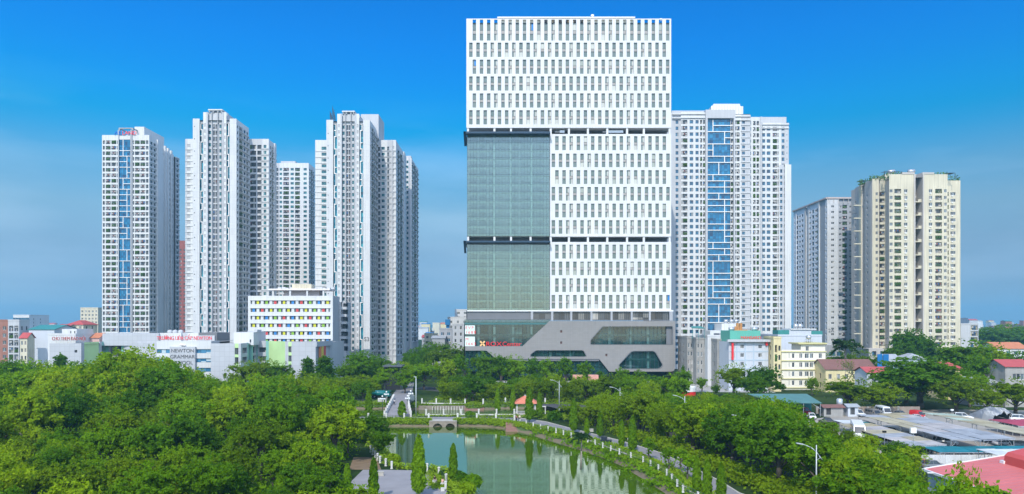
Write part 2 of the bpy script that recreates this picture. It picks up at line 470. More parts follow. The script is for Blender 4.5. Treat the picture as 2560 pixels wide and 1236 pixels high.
def raw_balcony(w, h, depth, g, wallm, var):
    key = ('b', round(w, 1), round(h, 1), depth, g.name, wallm.name, var)
    if key in RAW: return key
    r = random.Random(var * 77 + int(w * 10))
    b = MB(); y = depth
    b.poly([(0, y, 0), (w, y, 0), (w, y, h), (0, y, h)], 0)
    a0, a1 = (.08, .62) if var % 2 else (.35, .92)
    b.box(w * a0, w * a1, y - .06, y - .01, 0.05, h * .82, 1)
    b.box(w * (a0 + a1) / 2 - .04, w * (a0 + a1) / 2 + .04, y - .09, y - .06, 0.05, h * .82, 2)
    rh = min(1.05, h * .45)                                 # railing
    b.box(0, w, .04, .10, rh - .06, rh, 2); b.box(0, w, .04, .10, .08, .13, 2)
    nb = max(3, int(w / .35))
    for i in range(nb + 1):
        x = w * i / nb
        b.box(max(0, x - .02), min(w, x + .02), .05, .09, .13, rh - .06, 2)
    if h > 2.0 and var in (1, 4): b.box(0, w, .05, .09, h - .25, h - .20, 2); b.box(w * .5 - .02, w * .5 + .02, .05, .09, rh, h - .2, 2)
    if var in (2, 5, 6):                                    # pot plants along the railing
        for _ in range(46 if var != 6 else 90):
            x, z = r.uniform(.05, .95) * w, r.uniform(.3, rh + .45 + (.7 if var == 6 else 0))
            s = r.uniform(.16, .34)
            c = Vector((x, r.uniform(-.15, .5), min(z, h - .1))); u = Vector((r.uniform(-1, 1), r.uniform(-.4, .4), r.uniform(-1, 1))).normalized() * s
            v = u.cross(Vector((r.uniform(-.5, .5), -1, .6))).normalized() * s
            b.poly([c - u, c - v * .7, c + u, c + v * .7], 3)
    if var in (3, 4, 7):                                    # washing
        x = .1
        while x < w - .5:
            ww = r.uniform(.3, .6); hh = r.uniform(.5, 1.0); m = r.choice((4, 5, 6, 6))
            b.poly([(x, .35, h - .4 - hh), (x + ww, .40, h - .4 - hh), (x + ww, .35, h - .4), (x, .35, h - .4)], m)
            x += ww + r.uniform(.1, .5)
    if var in (1, 7): b.box(w * .7, w * .7 + .85, y - .4, y - .07, .3, .9, 6)
    RAW[key] = (b.v, b.f, b.m, (wallm, g, FRAMED, PLANTG, CLOTH, CLOTHB, CLOTHW)); return key

MESHES = {}
def raw_mesh(key, name):
    if key not in MESHES:
        v, f, m, mats = RAW[key]
        b = MB(); b.v, b.f, b.m = v, f, m
        MESHES[key] = b.mesh(name, mats)
    return MESHES[key]

class Build:
    """A building: its walls in one part, and every window, balcony ... a part of its own."""
    def __init__(s, name, label, cat, loc, group=None, hidden_below=0.0):
        s.root = thing(name, label, cat, loc, 0, group)
        s.mats, s.idx, s.wall, s.bins, s.hb = [], {}, MB(), {}, hidden_below
        s.name = name
    def mi(s, m):
        if m.name not in s.idx: s.idx[m.name] = len(s.mats); s.mats.append(m)
        return s.idx[m.name]
    def reg(s, part, key, loc, rotz, area):
        d = Vector((loc[0], loc[1], loc[2] - CH)); nrm = Vector((math.sin(rotz), -math.cos(rotz), 0))
        f = max(0.0, -(d.normalized().dot(nrm)))
        sc = area * f / d.length_squared
        if loc[2] < s.hb: sc *= 0.001
        s.bins.setdefault(part, []).append((sc * (1 + loc[2] * 1e-4), key, loc, rotz))
    def facade(s, p0, p1, z0, z1, cols, floors, rev=None):
        """Wall from p0 to p1 (outside on its right) cut by openings. cols: (width, wall material, opening or None)."""
        p0, p1 = Vector(p0[:2]), Vector(p1[:2])
        d = (p1 - p0); Ln = d.length; d /= Ln
        n = Vector((d.y, -d.x)); rot = math.atan2(d.y, d.x)
        sc = Ln / sum(c[0] for c in cols)
        W = s.wall
        def pt(u, z, y=0.0):
            q = p0 + d * u - n * y; return (q.x, q.y, z)
        u = 0.0
        for c in cols:
            ul, ur = u, u + c[0] * sc; u = ur
            m = s.mi(c[1]); op = c[2] if len(c) > 2 else None
            if op is None:
                W.poly([pt(ul, z0), pt(ur, z0), pt(ur, z1), pt(ul, z1)], m); continue
            if op[0] == 'proud':                            # pilaster standing off the wall
                y = -op[1]; zt = z1 + (op[2] if len(op) > 2 else 0)
                W.poly([pt(ul, z0, y), pt(ur, z0, y), pt(ur, zt, y), pt(ul, zt, y)], m)
                W.poly([pt(ul, z0, 0.3), pt(ul, z0, y), pt(ul, zt, y), pt(ul, zt, 0.3)], m)
                W.poly([pt(ur, z0, y), pt(ur, z0, 0.3), pt(ur, zt, 0.3), pt(ur, zt, y)], m)
                W.poly([pt(ul, zt, y), pt(ur, zt, y), pt(ur, zt, .3), pt(ul, zt, .3)], m)
                continue
            if op[0] == 'recess':                           # a groove, back wall at depth
                y = op[1]; mb = s.mi(op[2])
                W.poly([pt(ul, z0, y), pt(ur, z0, y), pt(ur, z1, y), pt(ul, z1, y)], mb)
                W.poly([pt(ul, z0, 0), pt(ul, z0, y), pt(ul, z1, y), pt(ul, z1, 0)], m)
                W.poly([pt(ur, z0, y), pt(ur, z0, 0), pt(ur, z1, 0), pt(ur, z1, y)], m)
                continue
            kind, fa, fb, dep = op[0], op[1], op[2], op[3]
            zc = z0
            for i, (zb, fh) in enumerate(floors):
                za, zt = zb + fa * fh, zb + fb * fh
                if za < z0 or zt > z1: continue
                if za > zc: W.poly([pt(ul, zc), pt(ur, zc), pt(ur, za), pt(ul, za)], m)
                zc = zt
                W.poly([pt(ul, za, 0), pt(ul, za, dep), pt(ul, zt, dep), pt(ul, zt, 0)], m)
                W.poly([pt(ur, za, dep), pt(ur, za, 0), pt(ur, zt, 0), pt(ur, zt, dep)], m)
                W.poly([pt(ul, za, 0), pt(ur, za, 0), pt(ur, za, dep), pt(ul, za, dep)], m)
                W.poly([pt(ul, zt, dep), pt(ur, zt, dep), pt(ur, zt, 0), pt(ul, zt, 0)], m)
                ww, hh = ur - ul, zt - za
                if kind == 'open': continue
                if kind == 'win': key = raw_window(ww, hh, dep, op[4], op[5] if len(op) > 5 else 'plain', random.randrange(2)); part = 'window'
                elif kind == 'office':
                    v = random.random(); var = op[5] if len(op) > 5 and v < .85 else 4 if v < .03 else 5 if v < .045 else 0
                    key = raw_window(ww, hh, dep, op[4], 'office', var); part = 'window'
                else: key = raw_balcony(ww, hh, dep, op[4], op[5], random.choice(op[6]) if len(op) > 6 else random.randrange(8)); part = 'balcony'
                s.reg(part, key, Vector(pt(ul, za, 0)), rot, ww * hh)
            if zc < z1: W.poly([pt(ul, zc), pt(ur, zc), pt(ur, z1), pt(ul, z1)], m)
    def ledges(s, p0, p1, zs, out=0.3, th=0.25, m=None):
        p0, p1 = Vector(p0[:2]), Vector(p1[:2]); d = (p1 - p0).normalized(); n = Vector((d.y, -d.x))
        a, b = p0 + n * out, p1 + n * out
        k = s.mi(m or WHITE)
        for z in zs:
            s.wall.prism([a, b, p1 - n * .05, p0 - n * .05], z, z + th, k)
    def roof(s, pts, z, m=None, parapet=0.0):
        s.wall.poly([(p[0], p[1], z) for p in pts], s.mi(m or ROOFG))
    def plain(s, p0, p1, z0, z1, m):
        s.wall.poly([(p0[0], p0[1], z0), (p1[0], p1[1], z0), (p1[0], p1[1], z1), (p0[0], p0[1], z1)], s.mi(m))
    def strip(s, p0, p1, z0, floors, ncol, g, fm, seed, inset=0.35, rad=0.16):
        """Glazed stair strip: a panel per floor, and over it a maze of white bars."""
        r = random.Random(seed)
        p0, p1 = Vector(p0[:2]), Vector(p1[:2]); d = (p1 - p0); Ln = d.length; d /= Ln
        n = Vector((d.y, -d.x)); rot = math.atan2(d.y, d.x)
        cw = Ln / ncol
        def key_for(h):
            key = ('s', round(Ln, 2), round(h, 2), ncol, g.name)
            if key not in RAW:
                b = MB(); k = ncol * 2
                for i in range(k):
                    x0, x1 = Ln * i / k, Ln * (i + 1) / k
                    b.poly([(x0, inset, 0), (x1, inset, 0), (x1, inset, h * .62), (x0, inset, h * .62)], 0)
                    b.poly([(x0, inset, h * .62), (x1, inset, h * .62), (x1, inset, h), (x0, inset, h)], 0)
                    b.box(x0 - .03 if i else x0, x0 + .03, inset - .06, inset + .01, 0, h, 1)
                b.box(0, Ln, inset - .07, inset + .01, h * .62 - .03, h * .62 + .03, 1)
                RAW[key] = (b.v, b.f, b.m, (g, STEEL))
            return key
        fr = MB()
        nf = len(floors)
        def bar(u0, u1, za, zb):
            P = [p0 + d * u0 + n * .0, p0 + d * u1 + n * .0, p0 + d * u1 - n * (inset - .08), p0 + d * u0 - n * (inset - .08)]
            fr.prism([(p.x, p.y) for p in P], za, zb)
        wall = 0
        for i, (zb, fh) in enumerate(floors):
            q = p0
            s.reg('glass_panel', key_for(fh), Vector((q.x, q.y, zb)), rot, Ln * fh)
        # bars: rectangles one to two floors high, split at a random column
        i = 0
        while i < nf:
            hgt = min(r.choice((1, 2, 2, 1)), nf - i)
            cut = r.randint(1, ncol - 1) if ncol > 1 else 0
            zb = floors[i][0]; zt = floors[i + hgt - 1][0] + floors[i + hgt - 1][1]
            if ncol > 1:
                bar(cw * cut - rad, cw * cut + rad, zb + rad, zt - rad)
                bar(0, Ln, zb - rad, zb + rad)
                if hgt == 2 and r.random() < .6:
                    zm = floors[i + 1][0]
                    if r.random() < .5: bar(0, cw * cut - rad, zm - rad, zm + rad)
                    else: bar(cw * cut + rad, Ln, zm - rad, zm + rad)
            else:                                           # narrow strip: a zigzag bar
                x = .28 * Ln if (i // 2) % 2 else .72 * Ln
                bar(x - rad, x + rad, zb + rad, zt - rad); bar(.28 * Ln - rad, .72 * Ln + rad, zt - rad, zt + rad)
            i += hgt
        ob = fr.build('lattice_frame', fm, s.root)
        # jambs of the strip
        W = s.wall; m = s.mi(STEEL)
        zt = floors[-1][0] + floors[-1][1]
        for q, sg in ((p0, 1), (p1, -1)):
            a = (q.x, q.y, z0); b2 = (q - n * inset); 
            W.poly([(q.x, q.y, z0), (b2.x, b2.y, z0), (b2.x, b2.y, zt), (q.x, q.y, zt)], m)
    def done(s, mats_name='wall'):
        if s.wall.f: s.wall.build(mats_name, s.mats, s.root)
        for part, items in s.bins.items():
            items.sort(key=lambda t: -t[0])
            for sc, key, loc, rot in items[:100]:
                o = bpy.data.objects.new(part, raw_mesh(key, part))
                COL.objects.link(o)
                o.parent = s.root
                o.location = loc - s.root.location; o.rotation_euler = (0, 0, rot)
            rest = items[100:]
            if rest:
                V, Fc, Mi, ml = [], [], [], []
                for sc, key, loc, rot in rest:
                    v, f, m, mats = RAW[key]
                    mp_ = []
                    for mm in mats:
                        if mm not in ml: ml.append(mm)
                        mp_.append(ml.index(mm))
                    k = len(V); c, sn = math.cos(rot), math.sin(rot)
                    V.extend((loc.x + c*p[0] - sn*p[1], loc.y + sn*p[0] + c*p[1], loc.z + p[2]) for p in v)
                    Fc.extend(tuple(k + i for i in q) for q in f); Mi.extend(mp_[i] for i in m)
                b = MB(); b.v, b.f, b.m = V, Fc, Mi
                o = b.build(part, ml, s.root)
                o['kind'] = 'stuff'
        return s.root

def levels(z_first, fh, n): return [(z_first + fh * i, fh) for i in range(n)]
def cut(g, s='plain', a=.27, b=.80, dep=.22): return ('win', a, b, dep, g, s)
def bal(g, wm, a=.10, b=.88, dep=1.0, vs=None):
    return ('bal', a, b, dep, g, wm) if vs is None else ('bal', a, b, dep, g, wm, vs)

# ================================================================ the white office tower
DT = 302.0
t = Build('office_tower', 'tall white office tower with rows of slit windows, green glass block and grey shaped podium', 'office tower', (24, DT + 20, 0), hidden_below=25)
TX = lambda x: fx(x, DT); TZ = lambda y: fz(y, DT)
PITCH = 17.9
def office_row(xa, xb, ya, yb, wa, wb, first):
    """One band of slit windows between rows ya..yb (photo rows), openings wa..wb, first opening at column x=first."""
    cols, x = [], xa
    f = first
    while f + 8.6 < xb - 2:
        cols.append((f - x, WHITE2)); cols.append((8.6, WHITE2, 3 if any(abs(f - q) < 5 for q in (1276, 1330, 1420, 1562, 1231, 1374, 1517, 1572, 1606, 1465)) else 0)); x = f + 8.6; f += PITCH
    cols.append((xb - x, WHITE2))
    z0, z1 = TZ(yb), TZ(ya)
    cc = [c if len(c) == 2 else (c[0], c[1], ('office', 0, 1, .42, G_OFF) + ((c[2],) if c[2] else ())) for c in cols]
    t.facade((TX(xa), DT), (TX(xb), DT), z0, z1, cc, [(TZ(wb), TZ(wa) - TZ(wb))])
rows = [(57.5, 105, 57.5, 102), (105, 147, 107, 143), (147, 189, 149.5, 185), (189, 231.5, 191.5, 227), (231.5, 273.5, 234, 269.5), (273.5, 318, 276, 311.5)]
for i, (ya, yb, wa, wb) in enumerate(rows):
    office_row(1166, 1678, ya, yb, wa, wb, 1181.6 if i % 2 == 0 else 1172.9)
cols, x, f = [], 1166, 1181.6                               # open parapet screen on top
while f + 8.6 < 1676:
    cols += [(f - x, WHITE2), (8.6, WHITE2, ('open', 0, 1, .5))]; x = f + 8.6; f += PITCH
cols.append((1678 - x, WHITE2))
t.facade((TX(1166), DT), (TX(1678), DT), TZ(57.5), TZ(47), cols, [(TZ(57.5), TZ(49.5) - TZ(57.5))])
t.facade((TX(1678), DT + .5), (TX(1166), DT + .5), TZ(57.5), TZ(47), cols[::-1], [(TZ(57.5), TZ(49.5) - TZ(57.5))])
t.wall.poly([(TX(1166), DT, TZ(47)), (TX(1678), DT, TZ(47)), (TX(1678), DT + .5, TZ(47)), (TX(1166), DT + .5, TZ(47))], t.mi(WHITE2))
low = [(338, 382, 341, 376, 0), (382, 424, 384.5, 418.5, 1), (424, 465.5, 426, 460.5, 0), (465.5, 507, 468, 502, 1), (507, 548.5, 509.5, 544, 0), (548.5, 590, 551, 585, 1),
       (607.5, 652, 612, 647, 0), (652, 693.5, 654.5, 688.5, 1), (693.5, 735, 696.5, 730.5, 0), (735, 776, 738, 772, 1)]
for ya, yb, wa, wb, k in low:
    office_row(1374, 1678, ya, yb, wa, wb, 1388.0 if k == 0 else 1379.2)
XL, XR, YB = TX(1166), TX(1678), DT + 40
for za, zb in ((TZ(318), TZ(47)), (TZ(590), TZ(336)), (TZ(776), TZ(607.5))):   # flanks and back
    t.plain((XR, DT), (XR, YB), za, zb, WHITE2); t.plain((XR, YB), (XL, YB), za, zb, WHITE2)
    if zb > 120: t.plain((XL, YB), (XL, DT), za, zb, WHITE2)
t.roof([(XL, DT + .5), (XR, DT + .5), (XR, YB), (XL, YB)], TZ(57.5))
W = t.wall
wi, di, ri = t.mi(WHITE2), t.mi(DARKG), t.mi(ROOFG)
W.box(XL, XR, DT, YB, TZ(320), TZ(318), wi)
W.box(TX(1374), XR, DT, YB, TZ(338), TZ(335.5), wi)
W.box(TX(1374), XR, DT, YB, TZ(592), TZ(590), wi); W.box(TX(1374), XR, DT, YB, TZ(607.5), TZ(605.5), wi)
# open plant floors: back wall, columns
for ya, yb in ((320, 335.5), (592, 605.5)):
    W.box(XL + .5, XR - .5, DT + 6, DT + 6.4, TZ(yb), TZ(ya), di)
    W.box(XL + .2, XR - .2, DT + 1.5, YB, TZ(yb) + .01, TZ(yb) + .15, ri)
colm = MB()
for ya, yb in ((320, 335.5), (592, 605.5)):
    for x in (1167.5, 1233.5, 1275, 1324, 1374.5, 1420, 1467.5, 1516, 1565.5, 1607.5, 1672):
        o = MB(); o.box(TX(x), TX(x + 5), DT + .25, DT + 1.4, TZ(yb) + .02, TZ(ya) - .02); o.build('column', WHITE2, t.root)
    for xa, xb in ((1380, 1418), (1426, 1466), (1474, 1514), (1522, 1562), (1572, 1605), (1614, 1668)):
        o = MB(); o.box(TX(xa), TX(xb), DT + 4.6, DT + 5.0, TZ(yb) + .2, TZ(ya) - .9, 0)
        for k in range(7): o.box(TX(xa + (xb - xa) * k / 6) - .06, TX(xa + (xb - xa) * k / 6) + .06, DT + 4.5, DT + 4.6, TZ(yb) + .2, TZ(ya) - .9, 1)
        o.build('louvre', [mat('grey_blue_louvre', (.07, .085, .10), .5), STEEL], t.root)
    for xa, xb in ((1400, 1412), (1520, 1560)):
        if ya < 400:
            o = MB(); o.box(TX(xa), TX(xb), DT + 1.8, DT + 3.5, TZ(ya) - 1.6, TZ(ya) - .5); o.tube((TX(xa) - 2, DT + 2.6, TZ(ya) - 1.0), (TX(xa), DT + 2.6, TZ(ya) - 1.0), .45)
            o.build('duct', SILVER, t.root)
# green glass block, floor by floor
slab = MB(); xg0, xg1 = TX(1168), TX(1374)
gl_floors = [(TZ(590) + i * (TZ(338) - TZ(590)) / 12, (TZ(338) - TZ(590)) / 12) for i in range(12)] + [(TZ(775) + i * (TZ(612) - TZ(775)) / 8, (TZ(612) - TZ(775)) / 8) for i in range(8)]
for zb, fh in gl_floors:
    b = MB(); n = 26
    for i in range(n):
        x0, x1 = xg0 + (xg1 - xg0) * i / n, xg0 + (xg1 - xg0) * (i + 1) / n
        b.poly([(x0, DT + .1, zb), (x1, DT + .1, zb), (x1, DT + .1, zb + fh), (x0, DT + .1, zb + fh)], 0)
        b.box(x0 - .035, x0 + .035, DT - .02, DT + .09, zb, zb + fh, 1)
    b.box(xg0, xg1, DT + .0, DT + .08, zb + .25, zb + .33, 1); b.box(xg0, xg1, DT + .0, DT + .08, zb + fh * .30, zb + fh * .30 + .05, 1)
    b.build('glass_panel', [CW, STEEL], t.root)
    slab.box(xg0 + .1, xg1 - .1, DT + .5, DT + 9, zb - .05, zb + .62, 0)
    slab.box(xg0 + .1, xg1 - .1, DT + 9, DT + 9.3, zb + .62, zb + fh - .05, 1)
    for q in range(6):
        xr = random.uniform(xg0 + 1, xg1 - 5); ww = random.uniform(1.5, 5)
        slab.box(xr, xr + ww, DT + 6.0 + q * .2, DT + 6.1 + q * .2, zb + .62, zb + fh - .1, random.choice((1, 2, 2)))
for za, zb in ((TZ(590), TZ(338)), (TZ(775), TZ(612))):
    for x in (1233, 1275, 1326): slab.box(TX(x), TX(x + 4.5), DT + .6, DT + 1.5, za, zb, 0)
    o = MB(); o.box(xg1 - .02, xg1 + .12, DT - .25, DT + .3, za, zb); o.build('fin', STEEL, t.root)
slab.build('inner_floors', [mat('inner_slab', (.78, .84, .78), .8), mat('inner_wall', (.20, .225, .215), .8, .2), mat('inner_partition', (.11, .13, .13), .8, .2)], t.root)
t.plain((XL + .3, YB), (XL + .3, DT + .1), TZ(776), TZ(338), MIDG)
# steel canopies
for ya, yb in ((334, 343), (604.5, 612.5)):
    o = MB(); o.box(TX(1160), TX(1375), DT - 3.2, DT + .0, TZ(yb - 4), TZ(ya), 0); o.box(TX(1160), XL - .1, DT - 3.2, DT + 20, TZ(yb - 4), TZ(ya), 0)
    o.poly([(TX(1160), DT - 3.2, TZ(yb - 4)), (TX(1160), DT + 2, TZ(yb + 20)), (XL - .1, DT + 2, TZ(yb + 20)), (XL - .1, DT - 3.2, TZ(yb - 4))])
    o.build('canopy', mat('blue_black_steel', (.03, .06, .10), .45, .1), t.root)
# roof frame
o = MB(); o.box(TX(1243), TX(1590), DT + 2, DT + 26, TZ(40), TZ(37), 0)
o.box(TX(1247), TX(1350), DT + 4, DT + 24, TZ(57), TZ(40), 2); o.box(TX(1462), TX(1586), DT + 4, DT + 24, TZ(57), TZ(40), 2)
for i in range(9):
    x = 1356 + i * 13; o.box(TX(x), TX(x + 3), DT + 4, DT + 4.6, TZ(57), TZ(40), 1); o.box(TX(x), TX(x + 3), DT + 22, DT + 22.6, TZ(57), TZ(40), 1)
o.build('roof_frame', [FRAMEW, mat('tan_steel', (.60, .45, .25), .6), mat('cream_plant_wall', (.78, .74, .62), .7)], t.root)
for x, y0 in ((1483, 37), (1656, 47)):
    o = MB(); o.tube((TX(x), DT + 3, TZ(y0)), (TX(x), DT + 3, TZ(y0) + .6), .1)
    o.lathe([(.1, 0), (.45, .1), (.68, .33), (.72, .36), (.4, .2), (.1, .2)], 0, 0, 14)
    for i in range(len(o.v) - 6 * 14, len(o.v)):
        v = Vector(o.v[i]); v = Matrix.Rotation(R(62), 3, 'X') @ v; o.v[i] = (v.x + TX(x), v.y + DT + 3, v.z + TZ(y0) + .7)
    o.build('satellite_dish', FRAMEW, t.root, True)
# dark set-back storey over the podium
zt, zb = TZ(776), TZ(802)
W.box(TX(1168), XR + .8, DT - .6, YB, TZ(779), TZ(776), t.mi(FRAMEW))
cols = [(158, DARKG), (6, MIDG, ('proud', .5)), (44, DARKG, ('win', .15, .8, .3, G_DARK)), (6, MIDG, ('proud', .5)), (42, DARKG, ('win', .10, .9, .4, G_DARK)), (5, MIDG, ('proud', .5)), (45, DARKG, ('win', .10, .9, .4, G_DARK)), (5, MIDG, ('proud', .5)), (45, DARKG, ('win', .10, .9, .4, G_DARK)),
        (5, MIDG, ('proud', .5)), (45, DARKG, ('win', .10, .9, .4, G_DARK)), (5, MIDG, ('proud', .5)), (40, DARKG, ('win', .10, .9, .4, G_DARK)), (5, MIDG, ('proud', .5)), (46, DARKG, ('win', .10, .9, .4, G_DARK)), (8, MIDG, ('proud', .6))]
t.facade((TX(1168), DT), (XR + .5, DT), zb, TZ(779), cols, [(zb, TZ(779) - zb)])
for k in range(8):
    for j in range(8):
        x = 1385 + k * 50 + j * 5.2
        if x < 1672 and j: W.box(TX(x) - .06, TX(x) + .06, DT - .05, DT + .2, zb + .2, TZ(781), t.mi(STEEL))
t.plain((XR + .5, DT), (XR + .5, YB), zb, TZ(779), DARKG); t.plain((XL, YB), (XL, DT), zb, TZ(776), MIDG)
# ---- podium
DP = 296.0
PX = lambda x: fx(x, DP); PZ = lambda y: fz(y, DP)
pp = lambda L_: [(PX(a), PZ(b)) for a, b in L_]
outer = pp([(1163, 866), (1306, 866), (1374, 803), (1688, 803)]) + round_poly(pp([(1688, 929.5), (1688, 800)]), 0.1, 1)[:0] + pp([(1688, 921), (1685, 927), (1679, 929.5)]) + pp([(1523, 929.5), (1498, 898), (1240, 898), (1216, 877), (1163, 877)])
h1 = round_poly(pp([(1475, 862), (1475, 851), (1505, 816), (1683, 816), (1683, 862)]), .5)
h2 = round_poly(pp([(1325, 892), (1325, 887), (1338, 876), (1460, 876), (1468, 892)]), .8)
h3 = round_poly(pp([(1544, 915), (1578, 877), (1638, 877), (1659, 914), (1650, 923), (1553, 923)]), 1.2)
sq = [pp([(x - 2.4, y + 3), (x - 2.4, y - 3), (x + 2.4, y - 3), (x + 2.4, y + 3)]) for x, y in ((1403, 829), (1403, 857), (1516, 888))]
plate('cladding', outer, [h1, h2, h3] + sq, DP, 1.0, CLAD, t.root)
for h in (h1, h2, h3):                                      # dark rims
    o = MB(); c = Vector((sum(p[0] for p in h) / len(h), sum(p[1] for p in h) / len(h)))
    for i in range(len(h)):
        a, b2 = Vector(h[i]), Vector(h[(i + 1) % len(h)])
        a2, b3 = a + (c - a).normalized() * .35, b2 + (c - b2).normalized() * .35
        o.poly([(a.x, DP - .12, a.y), (b2.x, DP - .12, b2.y), (b3.x, DP - .12, b3.y), (a2.x, DP - .12, a2.y)])
        o.poly([(a2.x, DP - .12, a2.y), (b3.x, DP - .12, b3.y), (b3.x, DP + .8, b3.y), (a2.x, DP + .8, a2.y)])
        o.poly([(a.x, DP + .01, a.y), (b2.x, DP + .01, b2.y), (b2.x, DP - .12, b2.y), (a.x, DP - .12, a.y)])
    o.build('window_rim', DARKG, t.root)
for s_ in sq:
    o = MB(); o.box(s_[0][0], s_[2][0], DP + .3, DP + .5, s_[0][1], s_[2][1]); o.build('vent', mat('rust_brown_vent', (.10, .05, .04), .7), t.root)
pg, pi = MB(), MB()
for (xa, xb, ya, yb, n, fl) in ((1162, 1374, 806, 866, 22, (812, 836.5, 840.5, 865)), (1476, 1665, 816, 862, 19, (816, 836, 842, 862)), (1326, 1467, 876, 892, 13, ()), (1545, 1658, 877, 923, 11, (899, 901)), (1163, 1300, 877, 930, 13, (897, 901)), (1300, 1530, 898, 940, 22, ())):
    for i in range(n):
        x0, x1 = PX(xa + (xb - xa) * i / n), PX(xa + (xb - xa) * (i + 1) / n)
        pg.poly([(x0, DP + 1.2, PZ(yb)), (x1, DP + 1.2, PZ(yb)), (x1, DP + 1.2, PZ(ya)), (x0, DP + 1.2, PZ(ya))], 0)
        pg.box(x0 - .05, x0 + .05, DP + 1.05, DP + 1.19, PZ(yb), PZ(ya), 1)
pg.build('podium_glazing', [CWP, STEEL], t.root)
xa, xb = PX(1160), PX(1686)
for y in (838.5, 868, 899, 925): pi.box(xa + .4, xb - .4, DP + 1.5, DT + 30, PZ(y) - .35, PZ(y) + .35, 0)
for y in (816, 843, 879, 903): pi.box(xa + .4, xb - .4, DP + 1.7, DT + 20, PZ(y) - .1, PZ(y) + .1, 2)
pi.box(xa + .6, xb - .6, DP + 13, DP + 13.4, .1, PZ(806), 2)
for x in (1193, 1233, 1280, 1326, 1374, 1424, 1472, 1523, 1575, 1620): pi.box(PX(x), PX(x) + .9, DP + 1.9, DP + 2.8, PZ(922 if x < 1200 or x > 1530 else 893), PZ(806), 1)
pi.box(PX(1275), PX(1305), DP + 4, DP + 4.2, PZ(866), PZ(812), 3); pi.box(PX(1284), PX(1292), DP + 3.9, DP + 4.0, PZ(826), PZ(820), 2)
for k in range(46):
    x = random.uniform(1170, 1650); y = random.choice((817, 844, 880, 904))
    pi.box(PX(x), PX(x + random.uniform(3, 9)), DP + random.uniform(3, 6), DP + random.uniform(6.2, 7), PZ(y) - .6, PZ(y) - .2, random.choice((3, 3, 2)))
    x = random.uniform(1170, 1650); y = random.choice((836, 862, 890, 897, 922))
    pi.box(PX(x), PX(x + random.uniform(4, 14)), DP + random.uniform(2.6, 6), DP + random.uniform(6.2, 8), PZ(y), PZ(y) + random.uniform(.8, 2.0), random.choice((3, 2, 0)))
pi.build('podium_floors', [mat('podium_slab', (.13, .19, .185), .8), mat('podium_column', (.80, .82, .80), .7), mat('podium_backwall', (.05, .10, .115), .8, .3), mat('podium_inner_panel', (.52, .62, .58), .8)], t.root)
o = MB()                                                    # podium shell: roof terrace, sides, set-back base
o.box(xa, xb, DP + 1.4, YB + 6, PZ(806), PZ(804), 0)
o.poly([(xb, DP + 1, .0), (xb, YB, .0), (xb, YB, PZ(803)), (xb, DP + 1, PZ(803))], 1)
o.poly([(xa, YB, .0), (xa, DP + 1.2, .0), (xa, DP + 1.2, PZ(803)), (xa, YB, PZ(803))], 1)
o.box(PX(1667), xb, DP + 1.0, DP + 1.4, PZ(862), PZ(816), 2)  # dark grey recess panel carries the overhang's shade in its colour
o.box(PX(1240), PX(1498), DP + .3, DP + 1.4, PZ(903), PZ(898), 2)
o.build('podium_shell', [ROOFG, CLAD, DARKG], t.root)
o = MB()
for i in range(34):
    x0, x1 = PX(1161 + i * 6.3), PX(1161 + (i + 1) * 6.3)
    o.poly([(x0, DP + 1.1, PZ(806)), (x1, DP + 1.1, PZ(806)), (x1, DP + 1.1, PZ(799.5)), (x0, DP + 1.1, PZ(799.5))], 0)
o.box(PX(1161), PX(1376), DP + 1.0, DP + 1.2, PZ(799.8), PZ(799.2), 1); o.box(PX(1161), PX(1376), DP + .95, DP + 1.15, PZ(812), PZ(807), 2)
o.build('terrace_railing', [CWP, STEEL, mat('teal_spandrel', (.06, .16, .16), .3)], t.root)
# poster panels and lettering
for ya, yb, l1, l2 in ((814, 836, 'EVP', '1688'), (842, 866, 'M', '1663')):
    o = MB(); o.box(PX(1162), PX(1187), DP + 1.0, DP + 1.15, PZ(yb), PZ(ya)); pn = o.build('poster_panel', mat('mint_poster', (.62, .74, .70), .6, .04, 1.0), t.root)
    zz = (PZ(ya) + PZ(yb)) / 2
    text(l1, 1.75, 'lettering', RED, t.root, (PX(1163), DP + .97, zz + .28), ext=.02, spacing=1.35)
    text(l2, 1.75, 'lettering', RED, t.root, (PX(1163), DP + .97, zz - 1.6), ext=.02, spacing=1.35)
text('ROX', 2.55, 'sign_lettering', RED, t.root, (PX(1214), DP + .5, PZ(865.5)), ext=.2, width=PX(1253) - PX(1214))
text('Center', 2.55, 'sign_lettering', RED, t.root, (PX(1255.5), DP + .5, PZ(865.5)), ext=.2, width=PX(1303) - PX(1255.5))
o = MB(); c = Vector((PX(1206), DP + .5, PZ(859.5)))          # chevron cross emblem
for k in range(4):
    M = Matrix.Translation(c) @ Matrix.Rotation(R(90 * k), 4, 'Y')
    for sg in (1, -1):
        M2 = M @ Matrix.Translation((sg * .42, 0, .62)) @ Matrix.Rotation(R(-45 * sg), 4, 'Y')
        o.box(-.62, .62, -.15 + .005 * (k % 2), .1, -.20, .20, 0, M2)
o.build('emblem', ORANGE, t.root)
t.done()
# ================================================================ apartment towers
def flat(xa, xb, D): return (fx(xa, D), D), (fx(xb, D), D)
def vents(b, p0, p1, zs, u, size=.35):
    """Small dark extractor openings up a blank wall."""
    p0, p1 = Vector(p0), Vector(p1); d = (p1 - p0).normalized(); n = Vector((d.y, -d.x)); q = p0 + d * u
    for z in zs:
        a, c = q - d * size, q + d * size
        b.wall.prism([(a + n * .06), (c + n * .06), (c - n * .02), (a - n * .02)], z, z + size * 2, b.mi(STEEL))

